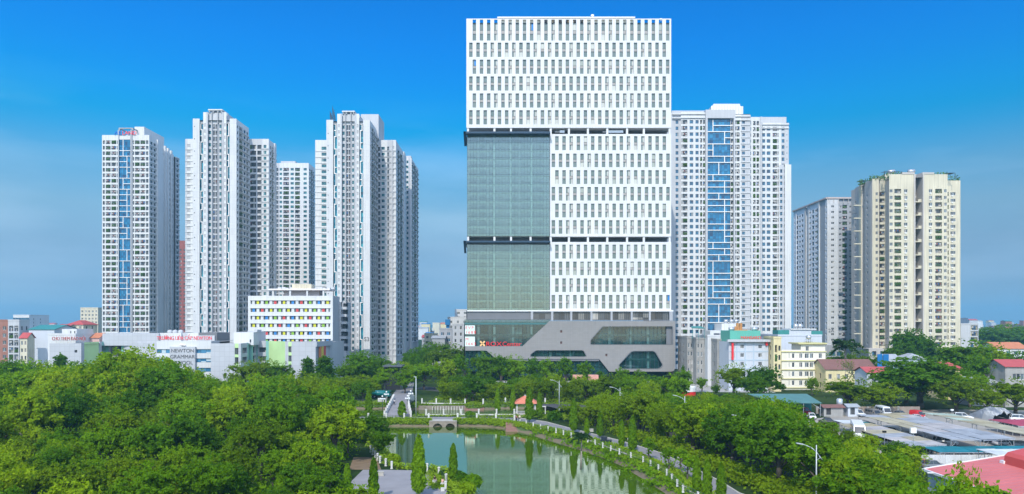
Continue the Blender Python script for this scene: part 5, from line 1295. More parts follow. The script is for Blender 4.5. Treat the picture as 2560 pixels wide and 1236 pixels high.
o = MB(); o.box(fx(2403, 400), fx(2426, 400), 402, 412, fz(812, 400), fz(795, 400)); o.build('roof_room', mat('slate_blue_sheet', (.10, .15, .22), .6), r)
# left edge
L_ = 'older houses on the left edge'
pxhouse('brick_house', 'narrow brick-red house at the far left edge of the skyline', -14, 20, 803, 330, 6, 'brick', 'flat', wc(2, 1.4, 1.2), group=L_)
pxhouse('balcony_house', 'grey five storey house with wide balconies beside the brick-red one', 20, 48, 803, 328, 7, 'grey', 'flat', [(.4, None), (2.0, bal(G_DARK, PALEG)), (.4, None), (1.8, bal(G_DARK, PALEG)), (.4, None)], group=L_)
pxhouse('blank_house', 'long blank grey wall with a teal sheet roof on the left', 72, 136, 824, 330, 18, 'ice', 'teal', group=L_, gable=2.0, side=False)
pxhouse('gable_house', 'small cream gable house with red roof above the left wood', 50, 68, 846, 320, 5, 'cream', 'red', wc(2, .9, .8), group=L_, gable=2.4)
pxhouse('red_roof_house', 'house with broad red hipped roof left of the leftmost tower', 168, 208, 812, 350, 12, 'cream', 'red', wc(3, 1.0, 1.2), group=L_, hipped=True, gable=2.2)
pxhouse('red_roof_house', 'lower house with red roof and a blue shutter', 139, 168, 818, 345, 10, 'cream', 'red', wc(2, .9, 1.2), group=L_, gable=1.3)
r = pxhouse('sign_house', 'stepped white building carrying red roof letters beside the silver school wing', 120, 189, 838, 300, 14, 'white', 'flat', group=L_, side=False)
o = MB(); o.box(fx(151, 300), fx(188, 300), 301, 313, fz(838, 300), fz(823, 300)); o.build('top_storey', WHITE, r)
for x in (172, 182): o = MB(); o.box(fx(x, 300), fx(x + 2.5, 300), 300.9, 301.2, fz(834, 300), fz(828, 300)); o.build('window', G_DARK, r)
text('CHO THEM ĐÀO NỘI', 2.0, 'roof_lettering', mat('faded_red_letters', (.45, .10, .09), .7, .1, 1.0), r, (fx(130, 297), 297, fz(851, 297)), ext=.12, width=fx(213, 297) - fx(130, 297))
o = MB(); [o.tube((fx(131 + i * 9, 297), 297.4, fz(859, 297)), (fx(131 + i * 9, 297), 297.4, fz(840, 297)), .05, n=5) for i in range(10)]; o.box(fx(130, 297), fx(213, 297), 297.3, 297.42, fz(852, 297), fz(851.2, 297)); o.build('sign_frame', SILVER, r)
pxhouse('orange_roof_house', 'small house with orange tile roof beside the red roof letters', 226, 248, 845, 310, 8, 'pink', 'orange', group=L_, gable=2.0, side=False)
pxhouse('office_block', 'distant blue glazed office block on the left horizon', 33, 73, 789, 700, 30, 'white', 'flat', [(1, ('win', .05, .95, .2, G_BLUE))] * 8, cat='office block')
pxhouse('cream_tower', 'distant cream tower block left of the leftmost white tower', 201, 245, 771, 640, 30, 'cream', 'flat', wc(5, 1.6, 1.6), cat='tower block', group='distant blocks')
pxhouse('white_block', 'stepped white block with a teal roof storey left of the office tower', 1137, 1172, 776, 520, 24, 'white', 'flat', wc(2, 2.2, 3.0), cat='building')
pxhouse('white_block', 'lower white block in front of the stepped white block', 1119, 1170, 795, 480, 18, 'white', 'flat', wc(3, 1.2, 3.0), cat='building')
M_ = 'grey houses in the gap left of the office tower'
pxhouse('grey_house', 'grey house with dark streaked side in the gap left of the office tower', 1131, 1160, 813, 365, 14, 'grey', 'flat', wc(2, 1.0, 1.8), group=M_)
r = pxhouse('grey_house', 'bluish grey house with a blue water box on its roof, beside the office tower', 1098, 1130, 824, 380, 14, 'mid', 'flat', wc(2, 1.8, 1.6, G_BLUE), group=M_)
o = MB(); o.box(fx(1111, 380), fx(1123, 380), 384, 387, fz(813, 380), fz(799, 380)); o.box(fx(1113, 380), fx(1121, 380), 385, 386, fz(824, 380), fz(813, 380)); o.build('water_box', mat('tank_blue', (.02, .16, .36), .5), r)
pxhouse('low_house', 'low grey house under dark trees in the gap left of the office tower', 1080, 1112, 846, 372, 10, 'mid', 'grey', wc(2, 1.4, 1.4, G_DARK), group=M_, gable=1.2)

# ---------------------------------------------------------------- the far city
def far_city(xa, xb, dmin, dmax, n, seed, where, grp):
    r = random.Random(seed); placed = []
    k = 0; tries = 0
    while k < n and tries < 4000:
        tries += 1
        D = dmin + (dmax - dmin) * r.random() ** 1.3
        x = r.uniform(xa, xb); X = fx(x, D); wdt = r.uniform(5.5, 11.5) * (1 + D / 2500); dp = r.uniform(9, 16)
        if any(abs(X - a) < (wdt + c) / 2 and abs(D - b_) < dp for a, b_, c in placed): continue
        placed.append((X, D, wdt)); k += 1
        z1 = r.choice((9, 11, 13, 14, 16) if D < 900 else (9, 11, 14, 18, 22, 27)) * r.uniform(.85, 1.1) + (4 if r.random() < .12 else 0)
        wl = r.choice(('white', 'white', 'cream', 'grey', 'ice', 'yellow', 'pink', 'mid', 'concrete', 'brick')); rf = r.choice(('flat', 'flat', 'red', 'orange', 'teal', 'red', 'blue', 'grey', 'red'))
        wd_ = {'ice': 'pale grey', 'mid': 'grey', 'brick': 'brick red', 'grey': 'light grey'}.get(wl, wl)
        rd_ = {'flat': 'flat roof', 'orange': 'orange tile roof'}.get(rf, rf + ' sheet roof')
        hgt = 'tall' if z1 > 17 else 'low' if z1 < 12 else 'mid-height'
        FAR.append((x, D, f'{hgt} {wd_} house with {rd_}', where, grp))
        nw = max(2, int(wdt / 3.2))
        o = house('town_house', None, X - wdt / 2, X + wdt / 2, D, D + dp, z1, wl, rf, wc(nw, wdt / nw * .45, wdt / nw * .5) if D < 800 else (), cat='house', gable=r.uniform(1.2, 2.4), side=False, tank=(rf == 'flat' and D < 700 and r.random() < .5))
        FAR[-1] += (o,)
FAR = []
far_city(-40, 256, 520, 2400, 90, 3, 'on the left horizon', 'town houses on the left horizon')
far_city(1046, 1168, 420, 2000, 30, 8, 'in the central gap', 'town houses in the gap left of the office tower')
far_city(2402, 2600, 620, 2500, 64, 21, 'on the right horizon', 'town houses on the right horizon')
def uniquify(entries):
    """entries: (x, D, looks, where, group, obj). Same looks in the same place: told apart by order from the left."""
    byl = {}
    for e in entries: byl.setdefault((e[2], e[3]), []).append(e)
    ordn = ['first', 'second', 'third', 'fourth', 'fifth', 'sixth', 'seventh', 'eighth', 'ninth', 'tenth', 'eleventh', 'twelfth']
    for (lk, wh), es in byl.items():
        es.sort(key=lambda e: e[0])
        for i, e in enumerate(es):
            s_ = f'{lk} {wh}'
            if len(es) > 1: s_ += f', {ordn[i] if i < 12 else str(i + 1) + "th"} from left'
            e[5]['label'] = s_; e[5]['group'] = e[4]
uniquify(FAR)
# ================================================================ ground, ponds, paths
def ground_mat():
    m, t, b = new_mat('park_ground')
    N, Lk = t.nodes, t.links.new
    geo = N.new('ShaderNodeNewGeometry'); no = N.new('ShaderNodeTexNoise'); no.inputs['Scale'].default_value = .06; no.inputs['Detail'].default_value = 8
    n2 = N.new('ShaderNodeTexNoise'); n2.inputs['Scale'].default_value = 1.1; n2.inputs['Detail'].default_value = 6
    Lk(geo.outputs['Position'], no.inputs['Vector']); Lk(geo.outputs['Position'], n2.inputs['Vector'])
    r1 = N.new('ShaderNodeValToRGB'); r1.color_ramp.elements[0].color = (.022, .050, .010, 1); r1.color_ramp.elements[1].color = (.060, .105, .022, 1)
    r1.color_ramp.elements[0].position = .35; r1.color_ramp.elements[1].position = .65
    e = r1.color_ramp.elements.new(.82); e.color = (.14, .115, .07, 1)
    Lk(no.outputs['Fac'], r1.inputs[0])
    mxn = N.new('ShaderNodeMix'); mxn.data_type = 'RGBA'; mxn.blend_type = 'MULTIPLY'; mxn.inputs['Factor'].default_value = .7
    Lk(r1.outputs[0], mxn.inputs['A']); Lk(n2.outputs['Color'], mxn.inputs['B']); Lk(mxn.outputs['Result'], b.inputs['Base Color'])
    b.inputs['Roughness'].default_value = .95; b.inputs['Specular IOR Level'].default_value = .1
    return m
GROUND = ground_mat()
ZW = -1.4
# main pond: rim on the lawn, water line at the foot of the bank (plan, metres)
water1 = [(-34, 172), (-31.9, 175.9), (-26, 175.6), (-20.3, 175.2), (-14, 176.4), (-9, 175.4), (-4.9, 173.9), (-0.8, 170.6), (3.9, 163.2), (8.6, 153.3), (13, 144), (16.8, 134.6), (19, 128.4), (21.1, 116.2), (22.5, 106.9), (22.6, 94), (23, 66), (-2, 66), (-5.0, 104), (-5.9, 109), (-7.6, 115.5), (-10.6, 119.2), (-14.2, 119.0), (-17.6, 119.6), (-19.9, 125.5), (-23.2, 135.4), (-28, 150)]
rim1 = [(-37, 173), (-33.5, 178.2), (-26, 178.2), (-20.3, 177.4), (-14, 177.4), (-9, 177.9), (-4.4, 177), (0.8, 173), (6.8, 165.5), (12.6, 155.5), (17.6, 146), (21.6, 136.0), (23.6, 128.8), (26.2, 117), (27.6, 107), (28, 94), (28, 64), (-6, 62), (-8.2, 103.6), (-8.8, 107.4), (-10.2, 112.4), (-12.0, 115.6), (-14.6, 117.4), (-19.2, 117.6), (-22.6, 124.5), (-26.2, 135.4), (-31, 150)]
water2 = [(-50, 191), (-34, 189.5), (-27, 189.5), (-14, 190), (0, 191), (5, 196.5), (9, 196.5), (14, 192), (24, 191), (27, 206), (14, 211.5), (-2, 212.5), (-9.5, 209), (-12.5, 209), (-14, 210.5), (-28, 210.5), (-36, 212), (-50, 211)]
rim2 = [(-54, 187.5), (-34, 187), (-27, 187), (-14, 187.6), (1.5, 187.8), (6, 194.6), (8.2, 194.6), (13, 188.5), (26, 187.5), (30, 208), (14, 214), (-2, 214.6), (-9, 211.4), (-13, 211.4), (-14, 211.4), (-28, 211.4), (-36, 214.5), (-54, 214)]
GX = 9000
loops = [[Vector((x, y, 0)) for x, y in ((-GX, -400), (GX, -400), (GX, 14000), (-GX, 14000))]] + [[Vector((x, y, 0)) for x, y in l] for l in (rim1, rim2)]
flatp = [p for l in loops for p in l]
g_ = MB()
for t3 in tessellate_polygon(loops):
    P = [flatp[i] for i in t3]
    if (P[1]-P[0]).cross(P[2]-P[0]).z < 0: P.reverse()
    g_.poly(P)
tag(g_.build('ground', GROUND), kind='structure')
bank = MB()
for rim, wat in ((rim1, water1), (rim2, water2)):
    n = len(rim)
    for i in range(n):
        j = (i + 1) % n
        ra, rb, wa, wb = (Vector(v) for v in (rim[i], rim[j], wat[i], wat[j]))
        for k in range(4):
            t0, t1 = k / 4, (k + 1) / 4
            zz = lambda t: -0.55 * t - 1.05 * t ** 2.2
            P = [ra.lerp(wa, t0), rb.lerp(wb, t0), rb.lerp(wb, t1), ra.lerp(wa, t1)]
            bank.poly([(P[0].x, P[0].y, zz(t0)), (P[3].x, P[3].y, zz(t1)), (P[2].x, P[2].y, zz(t1)), (P[1].x, P[1].y, zz(t0))])
def bank_mat():
    m, t, b = new_mat('earth_bank'); N, Lk = t.nodes, t.links.new
    geo = N.new('ShaderNodeNewGeometry'); no = N.new('ShaderNodeTexNoise'); no.inputs['Scale'].default_value = .55; no.inputs['Detail'].default_value = 9
    Lk(geo.outputs['Position'], no.inputs['Vector'])
    sp = N.new('ShaderNodeSeparateXYZ'); Lk(geo.outputs['Position'], sp.inputs[0])
    ad = N.new('ShaderNodeMath'); ad.operation = 'MULTIPLY_ADD'; ad.inputs[1].default_value = 1.0; Lk(sp.outputs[2], ad.inputs[0]); Lk(no.outputs['Fac'], ad.inputs[2])
    r1 = N.new('ShaderNodeValToRGB'); els = r1.color_ramp.elements
    els[0].position, els[0].color = 0.0, (.15, .12, .075, 1); els[1].position, els[1].color = .10, (.055, .10, .02, 1)
    sh = N.new('ShaderNodeMath'); sh.operation = 'ADD'; sh.inputs[1].default_value = .45; Lk(ad.outputs[0], sh.inputs[0]); Lk(sh.outputs[0], r1.inputs[0])
    Lk(r1.outputs[0], b.inputs['Base Color']); b.inputs['Roughness'].default_value = .95
    bp = N.new('ShaderNodeBump'); bp.inputs['Strength'].default_value = .7; bp.inputs['Distance'].default_value = .4; Lk(no.outputs['Fac'], bp.inputs['Height']); Lk(bp.outputs[0], b.inputs['Normal'])
    return m
tag(bank.build('pond_bank', bank_mat()), kind='structure')
def water_mat():
    m, t, b = new_mat('pond_water'); N, Lk = t.nodes, t.links.new
    b.inputs['Base Color'].default_value = (.052, .094, .004, 1); b.inputs['Roughness'].default_value = .9; b.inputs['Specular IOR Level'].default_value = 0
    gl = N.new('ShaderNodeBsdfGlossy'); gl.inputs['Roughness'].default_value = .03; gl.inputs[0].default_value = (.84, .94, .80, 1)
    lw = N.new('ShaderNodeLayerWeight'); lw.inputs[0].default_value = .5; pw = N.new('ShaderNodeMath'); pw.operation = 'POWER'; pw.inputs[1].default_value = 3.1; Lk(lw.outputs['Facing'], pw.inputs[0])
    ms = N.new('ShaderNodeMixShader'); Lk(pw.outputs[0], ms.inputs[0]); Lk(b.outputs[0], ms.inputs[1]); Lk(gl.outputs[0], ms.inputs[2]); Lk(ms.outputs[0], N['Material Output'].inputs[0])
    geo = N.new('ShaderNodeNewGeometry'); mp_ = N.new('ShaderNodeMapping'); mp_.inputs['Scale'].default_value = (.5, 1.8, 1); Lk(geo.outputs['Position'], mp_.inputs['Vector'])
    no = N.new('ShaderNodeTexNoise'); no.inputs['Scale'].default_value = 1.1; no.inputs['Detail'].default_value = 3; Lk(mp_.outputs[0], no.inputs['Vector'])
    n2 = N.new('ShaderNodeTexNoise'); n2.inputs['Scale'].default_value = .05; n2.inputs['Detail'].default_value = 3; Lk(geo.outputs['Position'], n2.inputs['Vector'])
    mr = N.new('ShaderNodeMapRange'); mr.inputs['From Min'].default_value = .4; mr.inputs['From Max'].default_value = .7; mr.inputs['To Min'].default_value = .006; mr.inputs['To Max'].default_value = .035; Lk(n2.outputs['Fac'], mr.inputs['Value'])
    bp = N.new('ShaderNodeBump'); bp.inputs['Distance'].default_value = .25; Lk(mr.outputs[0], bp.inputs['Strength']); Lk(no.outputs['Fac'], bp.inputs['Height']); Lk(bp.outputs[0], gl.inputs['Normal'])
    return m
wv = MB(); wv.poly([(-70, 50, ZW), (45, 50, ZW), (45, 225, ZW), (-70, 225, ZW)])
tag(wv.build('pond_water', water_mat()), kind='structure')
ASPH = mat('path_asphalt', (.235, .225, .235), .9, .16, .5, bump=.2)
PAVE = mat('paving', (.30, .29, .295), .9, .14, .3, panel=None)
KERB = mat('kerb_stone', (.42, .40, .36), .85, .15, .6)
def ribbon(name, left, right, z, m, kind='structure', kerb=False):
    o = MB()
    for i in range(len(left) - 1):
        o.poly([(*right[i], z), (*right[i+1], z), (*left[i+1], z), (*left[i], z)][::-1] if False else [(*left[i], z), (*right[i], z), (*right[i+1], z), (*left[i+1], z)])
    ob = o.build(name, m); tag(ob, kind=kind)
    if kerb:
        k = MB()
        for side, sg in ((left, -1), (right, 1)):
            for i in range(len(side) - 1):
                a, c = Vector(side[i]), Vector(side[i+1]); d = (c - a).normalized(); n = Vector((d.y, -d.x)) * sg
                q = [a, c, c + n * .3, a + n * .3]
                if sg < 0: q.reverse()
                k.prism([(v.x, v.y) for v in q], .0, .12)
        tag(k.build('kerb', KERB), kind='structure')
# shore path: left edge (towards the pond) and right edge
pl = [gp(x, y) for x, y in ((1288, 1054), (1325, 1062), (1400, 1082), (1480, 1105), (1560, 1135), (1620, 1155), (1680, 1188), (1722, 1230))]; pl = [(p.x, p.y) for p in pl] + [(28.6, 90), (28.6, 55)]
pr = [gp(x, y) for x, y in ((1300, 1046), (1365, 1055), (1440, 1075), (1550, 1102), (1650, 1132), (1722, 1165), (1800, 1203), (1850, 1234))]; pr = [(p.x, p.y) for p in pr] + [(36.6, 90), (36.6, 55)]
ribbon('shore_path', pl, pr, .008, ASPH, kerb=True)
ribbon('causeway_path', [(-40, 183.6), (-30, 183.6), (-14, 183.4), (1.5, 181.2)][::-1][::-1], [(-40, 178.8), (-30, 178.8), (-14, 178.6), (1.8, 175.5)], .012, ASPH)
ribbon('park_road', [(-38.4, 224), (-40, 236), (-42, 258), (-47, 300)], [(-31, 224), (-32.5, 236), (-36, 258), (-41, 300)], .008, ASPH)
ribbon('street', [(38.5, 55), (36.5, 100), (33, 150), (22, 185), (0, 226), (-36, 262)], [(49, 55), (46, 100), (42, 150), (31, 190), (8, 236), (-34, 274)], .006, mat('street_asphalt', (.07, .07, .075), .9, .15, .4))
# paved terrace by the near shore
te = MB(); te.poly([(x, y, .01) for x, y in ((-24.5, 96), (-9.2, 96), (-9.4, 104), (-9.9, 108), (-11.2, 112), (-13.2, 115), (-15.6, 116.6), (-20.3, 117.0), (-24.5, 117.0))])
tag(te.build('terrace_paving', mat('terrace_paving', (.27, .26, .27), .9, .14, .35, panel=None)), kind='structure')
te = MB(); te.poly([(-26.8, 117.1, .012), (-21.5, 117.1, .012), (-24.4, 128, .012), (-28.5, 128, .012)]); tag(te.build('bare_earth', mat('bare_earth', (.20, .14, .085), .95, .2, .8)), kind='structure')
yard = MB(); yard.poly([(x, y, .006) for x, y in ((66, 120), (150, 120), (160, 195), (120, 200), (92, 190), (70, 176))]); tag(yard.build('parking_yard', mat('yard_gravel', (.33, .30, .26), .95, .2, .25)), kind='structure')
plz = MB(); plz.poly([(x, y, .006) for x, y in ((-26, 262), (92, 248), (92, 300), (-26, 300))]); tag(plz.build('plaza', mat('plaza_paving', (.36, .35, .34), .9, .1, .3)), kind='structure')

# ---------------------------------------------------------------- white posts with rails
POST = mat('white_post', (.62, .61, .58), .7, .08, 2.0, streak=.2)
RAIL = mat('green_rail', (.06, .10, .08), .5, .1, 1.0)
pb_ = MB(); pb_.box(-.17, .17, -.17, .17, 0, 1.25); pb_.box(-.23, .23, -.23, .23, 1.251, 1.34); pb_.box(-.14, .14, -.14, .14, 1.341, 1.44); pb_.box(-.22, .22, -.22, .22, -.02, .16)
post_me = pb_.mesh('post', [POST])
def railing(label, pts, step=4.2, scale=1.15, rail=True, low=False):
    """White posts along a line, joined by thin rails: one fence."""
    L_ = thing('post_fence', label, 'fence', (pts[0][0], pts[0][1], 0), 0, 'white post fences round the ponds')
    pos = []
    for i in range(len(pts) - 1):
        a, c = Vector(pts[i]), Vector(pts[i+1]); k = max(1, round((c - a).length / step))
        for j in range(k): pos.append(a.lerp(c, j / k))
    pos.append(Vector(pts[-1]))
    for p in pos:
        o = bpy.data.objects.new('post', post_me); COL.objects.link(o); o.parent = L_
        o.location = (p[0] - pts[0][0], p[1] - pts[0][1], 0 if len(p) < 3 else p[2]); o.scale = (scale,) * 3
    if rail:
        rb = MB()
        for i in range(len(pos) - 1):
            a, c = Vector((pos[i][0], pos[i][1], 0)), Vector((pos[i+1][0], pos[i+1][1], 0))
            for z in (.35, .70, 1.05): rb.tube(a + Vector((0, 0, z)), c + Vector((0, 0, z)), .03, n=5, cap=False)
        rb.build('rail', RAIL, L_)
    if low:
        rb = MB()
        for i in range(len(pos) - 1):
            a, c = Vector((pos[i][0], pos[i][1])), Vector((pos[i+1][0], pos[i+1][1])); d = (c - a).normalized(); n = Vector((d.y, -d.x)) * .12
            q = [a + n + d * .2, c + n - d * .2, c - n - d * .2, a - n + d * .2]; rb.prism([(v.x, v.y) for v in q][::-1], .02, .32)
        rb.build('curb_wall', POST, L_)
    return L_
shore = [(x - .9 * (1 if i else .3), y - .35) for i, (x, y) in enumerate(pl[:-1])]
railing('long row of white posts between the shore path and the main pond', shore, 3.6, .74)
railing('white posts on the near side of the causeway left of the arched culvert', [(-36, 178.4), (-27, 178.4), (-20.8, 177.9)], 4.4)
railing('white posts on the grassy near side of the causeway right of the arched culvert', [(-13.6, 178.2), (-4, 177.6), (.6, 174.6)], 4.2)
railing('white posts with a low wall on the far side of the causeway', [(-22.5, 186.6), (-13.4, 187), (.6, 187)], 4.4, low=True)
railing('white posts along the far shore of the back pond', [(-27, 213.6), (-14, 212.4)], 4.6, low=True)
railing('white posts in the greenery on the far shore right of the stone steps', [(-8.6, 212.4), (-2, 215.2), (10, 215)], 5.5)
railing('white posts half hidden in greenery left of the hump bridge', [(-62, 214), (-48, 215.5), (-38, 215)], 5.0)
railing('white posts at the left edge of the near terrace', [(-19.9, 117.8), (-22.7, 122.6), (-26.4, 133)], 3.0, .9)
railing('white posts round the right edge of the near terrace', [(-16.2, 117.0), (-13.8, 115.6)], 3.0, .95)
railing('white posts on the grassy point of the near terrace', [(-11.6, 113.0), (-10.0, 108.0), (-9.6, 103)], 5.0, .9)

# ---------------------------------------------------------------- arched culvert and hump bridge
STONE = mat('rough_stone', (.24, .205, .17), .9, .25, 1.2, bump=.4)
cu = thing('culvert_bridge', 'low stone culvert with two dark arches between the two ponds', 'bridge', (-17, 177, 0))
out_ = [(-20.4, -1.9), (-13.6, -1.9), (-13.6, .02), (-20.4, .02)]
arch = lambda cx: [(cx + 1.15 * math.cos(t), -1.55 + 1.05 * math.sin(t)) for t in [math.pi * i / 9 for i in range(10)]]
plate('arch_wall', out_, [arch(-18.3), arch(-15.2)], 175.1, .6, STONE, cu)
o = MB(); o.box(-20.4, -13.6, 176.9, 177.1, -2, -.1, 0); o.box(-20.4, -13.6, 175.72, 178.9, -.1, .03, 1); o.build('deck', [DARK, KERB], cu)  # first box: dark sheet behind the arches standing in for shade inside
hb = thing('hump_bridge', 'grey hump bridge with white stepped parapets over the back pond', 'bridge', (-30.5, 200, 0))
def hump(t): return (Vector((-29.5 - 4.8 * t, 183.8 + 41 * t)), 2.15 * math.sin(math.pi * min(1, max(0, t))) + .03, 3.4 - 1.2 * math.sin(math.pi * t))
dk, pa_ = MB(), {-1: MB(), 1: MB()}
N_ = 16
for i in range(N_):
    (c0, z0, w0), (c1, z1, w1) = hump(i / N_), hump((i + 1) / N_)
    dk.poly([(c0.x - w0, c0.y, z0), (c0.x + w0, c0.y, z0), (c1.x + w1, c1.y, z1), (c1.x - w1, c1.y, z1)])
    for s_ in (-1, 1):
        dk.poly([(c0.x + s_ * w0, c0.y, z0), (c1.x + s_ * w1, c1.y, z1), (c1.x + s_ * w1, c1.y, z1 - 1.2), (c0.x + s_ * w0, c0.y, z0 - 1.2)])
        zt_ = max(z0, z1) + .95
        a, c = (c0.x + s_ * w0, c0.y), (c1.x + s_ * w1, c1.y)
        q = [(a[0] - .15, a[1]), (a[0] + .15, a[1]), (c[0] + .15, c[1]), (c[0] - .15, c[1])]
        pa_[s_].prism(q, min(z0, z1) - .3, zt_)
        pa_[s_].box(a[0] - .22, a[0] + .22, a[1] - .2, a[1] + .2, z0 - .2, zt_ + .22)
dk.build('deck', ASPH, hb)
for s_ in (-1, 1): pa_[s_].build('parapet', POST, hb)
for t_ in (.27, .5):
    c0, z0, w0 = hump(t_); o = MB(); o.box(c0.x - w0 + .3, c0.x + w0 - .3, c0.y - .5, c0.y + .5, -2, z0 - .9); o.build('pier', STONE, hb)
# stone steps on the shores
def steps(label, x0, x1, y0, y1, n, m):
    o = MB()
    for i in range(n):
        o.box(x0, x1, y0 + (y1 - y0) * i / n, y0 + (y1 - y0) * (i + 1) / n, -2.0, ZW - .1 + (1.55) * (i + 1) / n)
    for x in (x0 - .3, x1): 
        for i in range(n): o.box(x, x + .3, y0 + (y1 - y0) * i / n, y0 + (y1 - y0) * (i + 1) / n, -2.0, ZW + .0 + 1.55 * (i + 1) / n, 0)
    return tag(o.build('water_steps', [m, KERB]), label, 'steps')
BRICK = mat('red_brown_brick', (.26, .15, .12), .9, .15, 1.5)
steps('red-brown steps down to the main pond near the walkers', -1.2, 3.0, 167.6, 172.4, 7, BRICK)
steps('brown steps down to the back pond right of its far wall', -13.6, -8.6, 208.6, 212.6, 8, BRICK)
steps('short pinkish steps beside the near terrace', -19.4, -17.6, 117.6, 119.4, 5, BRICK)
o = MB(); o.box(-27.6, -13.8, 210.3, 210.7, -1.6, -.2, 0)
for i in range(12): o.box(-23.6 + i * .8, -23.3 + i * .8, 209.9, 210.3, -1.55, -.4, 1)
tag(o.build('retaining_wall', [STONE, KERB]), 'rough stone retaining wall on the far shore of the back pond', 'wall')

# ---------------------------------------------------------------- gazebo
gz = thing('gazebo', 'white gazebo with an orange tiled roof between the ponds', 'gazebo', (4.2, 190.5, 0))
for x in (1.3, 3.7, 6.1):
    for y in (187.8, 193.2):
        o = MB(); o.box(x - .16, x + .16, y - .16, y + .16, .3, 2.84); o.box(x - .24, x + .24, y - .24, y + .24, 2.8, 3.0 - .003); o.build('column', POST, gz)
o = MB(); o.box(.8, 6.7, 187.2, 193.8, 0, .3); o.build('floor', KERB, gz)
o = MB()
def hip(x0, x1, y0, y1, z0, z1, tx, ty):
    c = ((x0 + x1) / 2, (y0 + y1) / 2); a = [(x0, y0, z0), (x1, y0, z0), (x1, y1, z0), (x0, y1, z0)]; t4 = [(c[0]-tx, c[1]-ty, z1), (c[0]+tx, c[1]-ty, z1), (c[0]+tx, c[1]+ty, z1), (c[0]-tx, c[1]+ty, z1)]
    for i in range(4): j = (i + 1) % 4; o.poly([a[i], a[j], t4[j], t4[i]])
    o.poly(t4); o.poly(a[::-1])
hip(.7, 6.8, 186.9, 194.1, 3.0, 4.75, .5, .4); o.build('roof', mat('coral_tile', (.62, .20, .12), .75, .12, 1.5, panel=(.5, .3, .85)), gz)
o = MB(); o.box(.85, 6.65, 187.1, 193.9, 2.85, 2.99); o.build('fascia', POST, gz)
o = MB(); o.box(3.3, 4.2, 190.0, 191.0, 4.75, 4.95); o.build('roof_cap', KERB, gz)
for x0 in (1.5, 3.9):
    o = MB(); o.box(x0, x0 + 2.0, 187.85, 187.92, .9, .98)
    for i in range(9): o.box(x0 + i * .22, x0 + i * .22 + .05, 187.86, 187.91, .3, .9)
    o.build('balustrade', POST, gz)
o = MB(); [o.box(x, x + .22, 188.3, 188.5, 0, 2.0) for x in (7.6, 8.7)]; o.box(7.5, 9.05, 188.25, 188.55, 2.001, 2.25)
tag(o.build('garden_gate', POST), 'small white gateway frame right of the gazebo', 'gate')
# ================================================================ foliage
F_MID = foliage('leaf_mid_green', (.062, .155, .003), (.180, .330, .006))
F_YEL = foliage('leaf_yellow_green', (.115, .225, .004), (.285, .400, .010))
F_DRK = foliage('leaf_dark_green', (.042, .122, .004), (.110, .235, .006))
F_OLV = foliage('leaf_olive', (.084, .160, .004), (.195, .295, .007))
F_MAST = foliage('leaf_mast', (.070, .165, .004), (.180, .320, .008))
F_PALM = foliage('leaf_palm', (.020, .065, .020), (.060, .120, .035))
F_GRASS = foliage('grass_blade', (.095, .185, .006), (.240, .350, .020), .25)
BARK = mat('bark', (.10, .085, .07), .9, .3, 3.0)
BARKP = mat('pale_bark', (.26, .23, .19), .9, .25, 3.0)

def leaf_cloud(centres, dirs, size, name, m, aspect=1.7, droop=0.0, seed=1):
    """Many leaf-sized faces: a rhombus at each centre, facing roughly along dirs."""
    g = np.random.default_rng(seed)
    n = len(centres)
    nrm = dirs + g.normal(0, .55, (n, 3)); nrm /= np.linalg.norm(nrm, axis=1)[:, None] + 1e-9
    a = g.normal(0, 1, (n, 3)); a[:, 2] -= droop
    a -= nrm * (a * nrm).sum(1)[:, None]; a /= np.linalg.norm(a, axis=1)[:, None] + 1e-9
    b = np.cross(nrm, a)
    s = (size * g.uniform(.6, 1.3, n))[:, None] if np.isscalar(size) else (size * g.uniform(.6, 1.3, n))[:, None]
    v = np.empty((n, 4, 3))
    v[:, 0] = centres - a * s * aspect * .5; v[:, 1] = centres + b * s * .5 + nrm * s * .08
    v[:, 2] = centres + a * s * aspect * .5; v[:, 3] = centres - b * s * .5 + nrm * s * .08
    me = bpy.data.meshes.new(name)
    me.vertices.add(n * 4); me.vertices.foreach_set('co', v.reshape(-1).astype(np.float32))
    me.loops.add(n * 4); me.loops.foreach_set('vertex_index', np.arange(n * 4, dtype=np.int32))
    me.polygons.add(n); me.polygons.foreach_set('loop_start', np.arange(0, n * 4, 4, dtype=np.int32)); me.polygons.foreach_set('loop_total', np.full(n, 4, dtype=np.int32))
    me.materials.append(m); me.update(calc_edges=True)
    return me

def sphere_dirs(g, n, up=0.0):
    d = g.normal(0, 1, (n, 3)); d[:, 2] += up; return d / (np.linalg.norm(d, axis=1)[:, None] + 1e-9)

